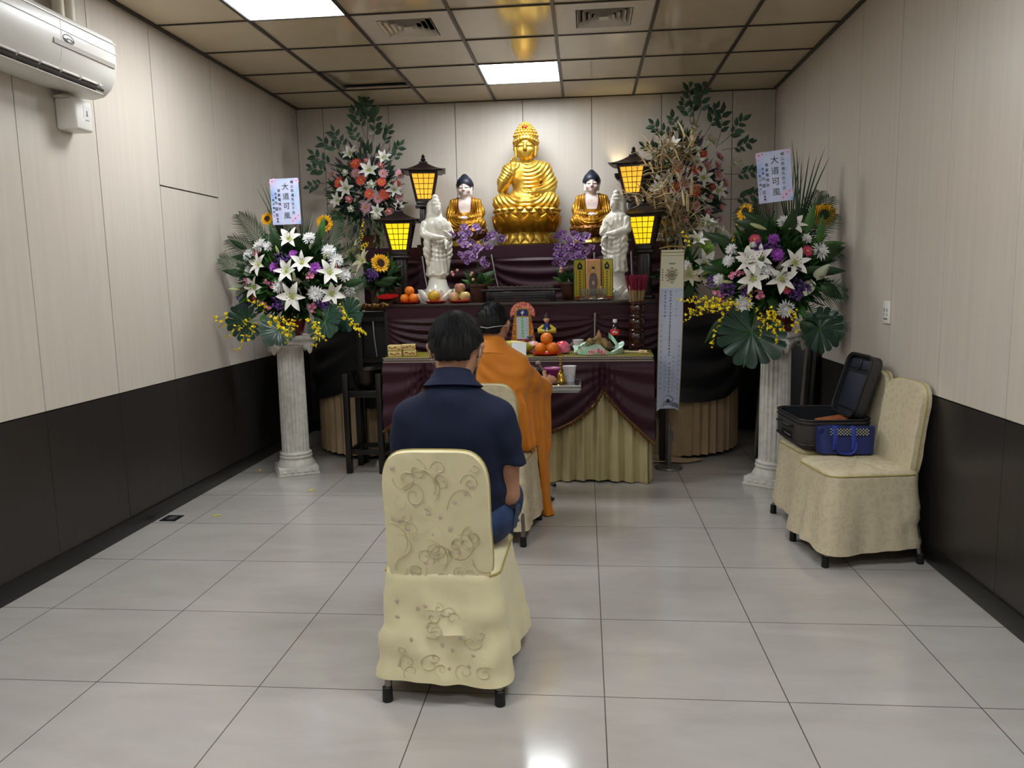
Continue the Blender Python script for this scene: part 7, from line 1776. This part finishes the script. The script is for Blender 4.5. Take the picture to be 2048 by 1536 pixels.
for (x, y) in ((.105, .29), (.11, -.065), (-.14, .2), (-.15, -.05)):
    l = MB().tube([(-.02, .03, .075), (x*.5, y*.5+.01, .055), (x, y, .022)], .012, 8).build('foot', M_tube, t); MB().tube([(x*.93, y*.93, .022), (x*1.02, y*1.02, .0125)], .0135, 8).build('foot_cap', M_rubber, l)
TT = .7505
M_brass = mat('polished brass', '#b3913f', .2, .9)
t = thing('hand_bell', 'brass hand bell with a long handle on the small table', 'bell', (2.437, 2.335, TT))
MB().lathe([(.036, 0), (.037, .004), (.031, .012), (.026, .03), (.024, .045), (.02, .058), (.012, .066), (.001, .068)], 28).build('bell', M_brass, t)
MB().lathe([(.006, .066), (.010, .072), (.005, .08), (.009, .092), (.005, .1), (.0095, .112), (.005, .12), (.008, .13), (.004, .138), (.007, .145), (.003, .15)], 16).build('handle', M_brass, t, fix=True)
MB().tube([(.016*sin(a), 0, .164-.015*cos(a)) for a in [2*PI*k/16 for k in range(16)]], .0035, 6, closed=True).build('ring', M_brass, t)
cup('white paper cup on the small steel edged table', (2.49, 2.385, TT), 1.0, 1.12)
t = thing('bowl', 'magenta bowl beside the brass bell', 'bowl', (2.385, 2.425, TT))
MB().lathe([(.001, .003), (.03, 0), (.034, .008), (.048, .05), (.058, .075), (.06, .08), (.056, .08), (.044, .05), (.03, .014), (.001, .012)], 30).build('shell', mat('magenta glazed bowl', '#8a2a6a', .25), t, fix=True)
MB().lathe([(.0585, .074), (.0615, .078), (.0605, .083), (.0565, .08)], 30).build('rim', mat('pink rim', '#b25a92', .3), t, fix=True)
t = thing('wooden_fish', 'dark wooden fish drum on the small table', 'drum', (2.255, 2.43, TT))
S = SDF((-.1, -.08, -.01), (.1, .08, .11), .0032); S.ell((0, 0, .045), (.075, .055, .044), .01); S.sub((.05, -.03, .05), (.06, .03, .006), .004); S.cut(-S.Z+.001); S.build('drum', M_ebony, t)
t = thing('drum_mallet', 'short wooden mallet with a round pale head held over the drum', 'mallet', (2.36, 2.30, TT))
MB().cyl((.012, -.06, .035), (-.06, .06, .115), .0045, n=8).build('handle', mat('dark bronze handle', '#5a4a3c', .45), t); MB().ell((-.064, .067, .119), (.017, .017, .017)).build('head', mat('grey beige mallet head', '#8c8074', .6), t)
# ---------------------------------------------------------------- suitcase and bag on the chairs
M_case = mat('charcoal luggage fabric', '#393534', .75, var=.12, vscale=90, bump=.15, bscale=300); M_lin = mat('navy black lining', '#12141d', .7, var=.15, vscale=30); M_trim = mat('black luggage piping', '#0e0e0f', .5)
t = thing('suitcase', 'open charcoal soft suitcase lying on the far right chair', 'suitcase', (3.885, 1.905, .475), R(4))
m = MB(); o = rrect(.185, .235, .07, 8); i = rrect(.172, .222, .06, 8); n = len(o)
rings = [(i, .0), (o, .018), (o, .135), (o, .15), (i, .152), (i, .02)]
vs = [(x, y, z) for (pp, z) in rings for (x, y) in pp]; fs = []
for a in range(len(rings)-1):
    for k in range(n): fs.append((a*n+k, a*n+(k+1) % n, (a+1)*n+(k+1) % n, (a+1)*n+k))
fs.append(tuple(range(n-1, -1, -1))); fs.append(tuple(5*n+k for k in range(n)))
m.add(vs, fs, [0]*(4*n)+[1]*n+[0, 1]); base = m.build('base_shell', [M_case, M_lin], t, fix=True)
m = MB()
for z, pp in ((.152, o), (.02, o)): m.tube([(x, y, z) for (x, y) in pp], .006, 6, closed=True)
m.tube([(x, y-.0, .13) for (x, y) in rrect(.187, .237, .07, 8)], .003, 5, closed=True); m.build('piping', M_trim, t)
m = MB(); m.tube(spline([(-.188, -.09, .10), (-.212, -.08, .105), (-.214, .08, .105), (-.188, .09, .10)], 16), .010, 8, flat=.6); m.build('carry_handle', M_trim, t)
m = MB(); m.box((-.1875, .0, .045), (.008, .16, .03)); m.box((-.192, -.02, .045), (.002, .11, .007), 1); m.build('side_badge', [M_trim, mat('silver strip', '#c4c4c8', .25, .8)], t)
m = MB(); m.box((-.01, .02, .10), (.26, .34, .02), 0, rot3(R(4), R(-3), 0), .008); m.box((.02, -.1, .115), (.22, .2, .02), 0, rot3(R(-5), R(4), .2), .008); tag(m.build('folded_cloth', M_lin, None, (3.885, 1.905, .475-.06)), 'dark folded cloth inside the open suitcase', 'cloth')
tag(MB().box((0, 0, 0), (.16, .1, .012), 0, rot3(R(3), R(-5), .3), .003).build('orange_booklet', mat('orange booklet', '#b0653a', .5, col2='#8c4a2a', vscale=40), None, (3.93, 1.86, .600)), 'orange brown booklet lying in the open suitcase', 'booklet')
lid = MB(); th = .062; lo = rrect(.17, .155, .055, 8)
lo = [(y, x) for (x, y) in lo][::-1]
li = [(x*.93, y*.95) for x, y in lo]; rings = [(lo, .0), (lo, th), (li, th), (li, th-.025)]
vs = [(x, y, z) for (pp, z) in rings for (x, y) in pp]; fs = []
for a in range(3):
    for k in range(n): fs.append((a*n+k, a*n+(k+1) % n, (a+1)*n+(k+1) % n, (a+1)*n+k))
fs.append(tuple(range(n-1, -1, -1))); fs.append(tuple(3*n+k for k in range(n))); lid.add(vs, fs, [0]*n+[1]*(2*n)+[0, 1])
lid.tube([(x*1.0, y*1.0, th) for x, y in lo], .0055, 6, 2, closed=True); lid.tube([(x, y, .008) for x, y in lo], .004, 6, 2, closed=True)
# local: y up along the lid, x across, z towards the inside
ML_ = Matrix(((0, sin(R(17)), -cos(R(17))), (-1, 0, 0), (0, cos(R(17)), sin(R(17)))))
lido = lid.build('lid_shell', [M_case, M_lin, M_trim], t, (.213, .0, .292), ML_, fix=True)
m = MB(); m.box((0, -.03, th-.018), (.23, .20, .012), 0, None, .004); m.box((0, .118, th-.020), (.25, .05, .008), 0, None, .003); m.tube([(0, .145, th-.012), (.012, .105, th-.01), (-.004, .075, th-.009)], .007, 6, 1); m.box((.0, .075, th-.011), (.24, .008, .004), 1)
m.build('lid_pocket', [mat('navy lining pocket', '#1a2030', .6, var=.15, vscale=30), M_trim], lido)
t = thing('handbag', 'blue cloth handbag with a black and white check band', 'bag', (3.915, 1.60, .474), R(-2))
M_blue = mat('royal blue canvas', '#16245c', .6, var=.12, vscale=40, bump=.1, bscale=200)
m = MB()
def hb(u, v):
    a = 2*PI*u; p = 5; c_, s_ = cos(a), sin(a); r_ = (abs(c_)**p+abs(s_)**p)**(-1/p); return Vector((r_*c_*(.135+.008*v+.003*sin(3*a)), r_*s_*(.052-.022*v), .002+.132*v+.004*sin(4*a)*v))
m.grid(hb, 64, 12, 0, closeu=True); m.add([hb(k/64, 0) for k in range(64)], [tuple(range(63, -1, -1))]); m.add([hb(k/64, 1) for k in range(64)], [tuple(range(64))]); m.build('body', M_blue, t)
m = MB(); m.slab(lambda u, v: Vector((-.085+.19*u, -.039-.012*(1-v)*.4, .098+.036*v)), 8, 2, .002, nrm=(0, 1, 0))
for r_ in range(5):
    for c_ in range(24): 
        if (r_+c_) % 2 == 0: m.box((-.083+.0079*c_, -.0425-.0009*(4-r_)+.0003, .1015+.0072*r_), (.0058, .001, .0052), 1)
m.build('check_band', [mat('black check', '#15151c', .6), mat('white check', '#c9c9c4', .6)], t)
for s in (-1, 1): MB().tube(spline([(s*.045-.02, -.062, .03), (s*.045-.02, -.058, .09), (s*.045-.02, -.046, .13), (s*.045-.015, -.02, .142)], 14), .011, 6, flat=.25).build('strap', mat('bright blue strap', '#22358a', .6), t)
MB().tube(spline([(-.065, -.066, .06), (-.05, -.072, .02), (.0, -.074, .008), (.03, -.07, .03), (.035, -.066, .07)], 20), .009, 6, flat=.3).build('hanging_strap', mat('bright blue strap', '#22358a', .6), t)
m = MB(); m.box((-.128, -.03, .12), (.03, .012, .03), 0, rot3(0, .4, .3), .004); m.build('tab', M_blue, t)
# ---------------------------------------------------------------- world and view
w = bpy.data.worlds.new('world'); sc.world = w; w.use_nodes = True
w.node_tree.nodes['Background'].inputs[0].default_value = (.02, .02, .02, 1); w.node_tree.nodes['Background'].inputs[1].default_value = .2
vs_ = sc.view_settings; vs_.view_transform = 'Standard'; vs_.look = 'None'; vs_.exposure = 0.5; vs_.gamma = 1.0; vs_.use_curve_mapping = False
sc.cycles.max_bounces = 6; sc.cycles.diffuse_bounces = 3; sc.cycles.glossy_bounces = 3; sc.cycles.transmission_bounces = 6; sc.cycles.transparent_max_bounces = 8
sc.cycles.sample_clamp_indirect = 6; sc.cycles.caustics_reflective = False; sc.cycles.caustics_refractive = False
sc.cycles.use_denoising = True
sc.cycles.use_adaptive_sampling = True; sc.cycles.adaptive_threshold = .025
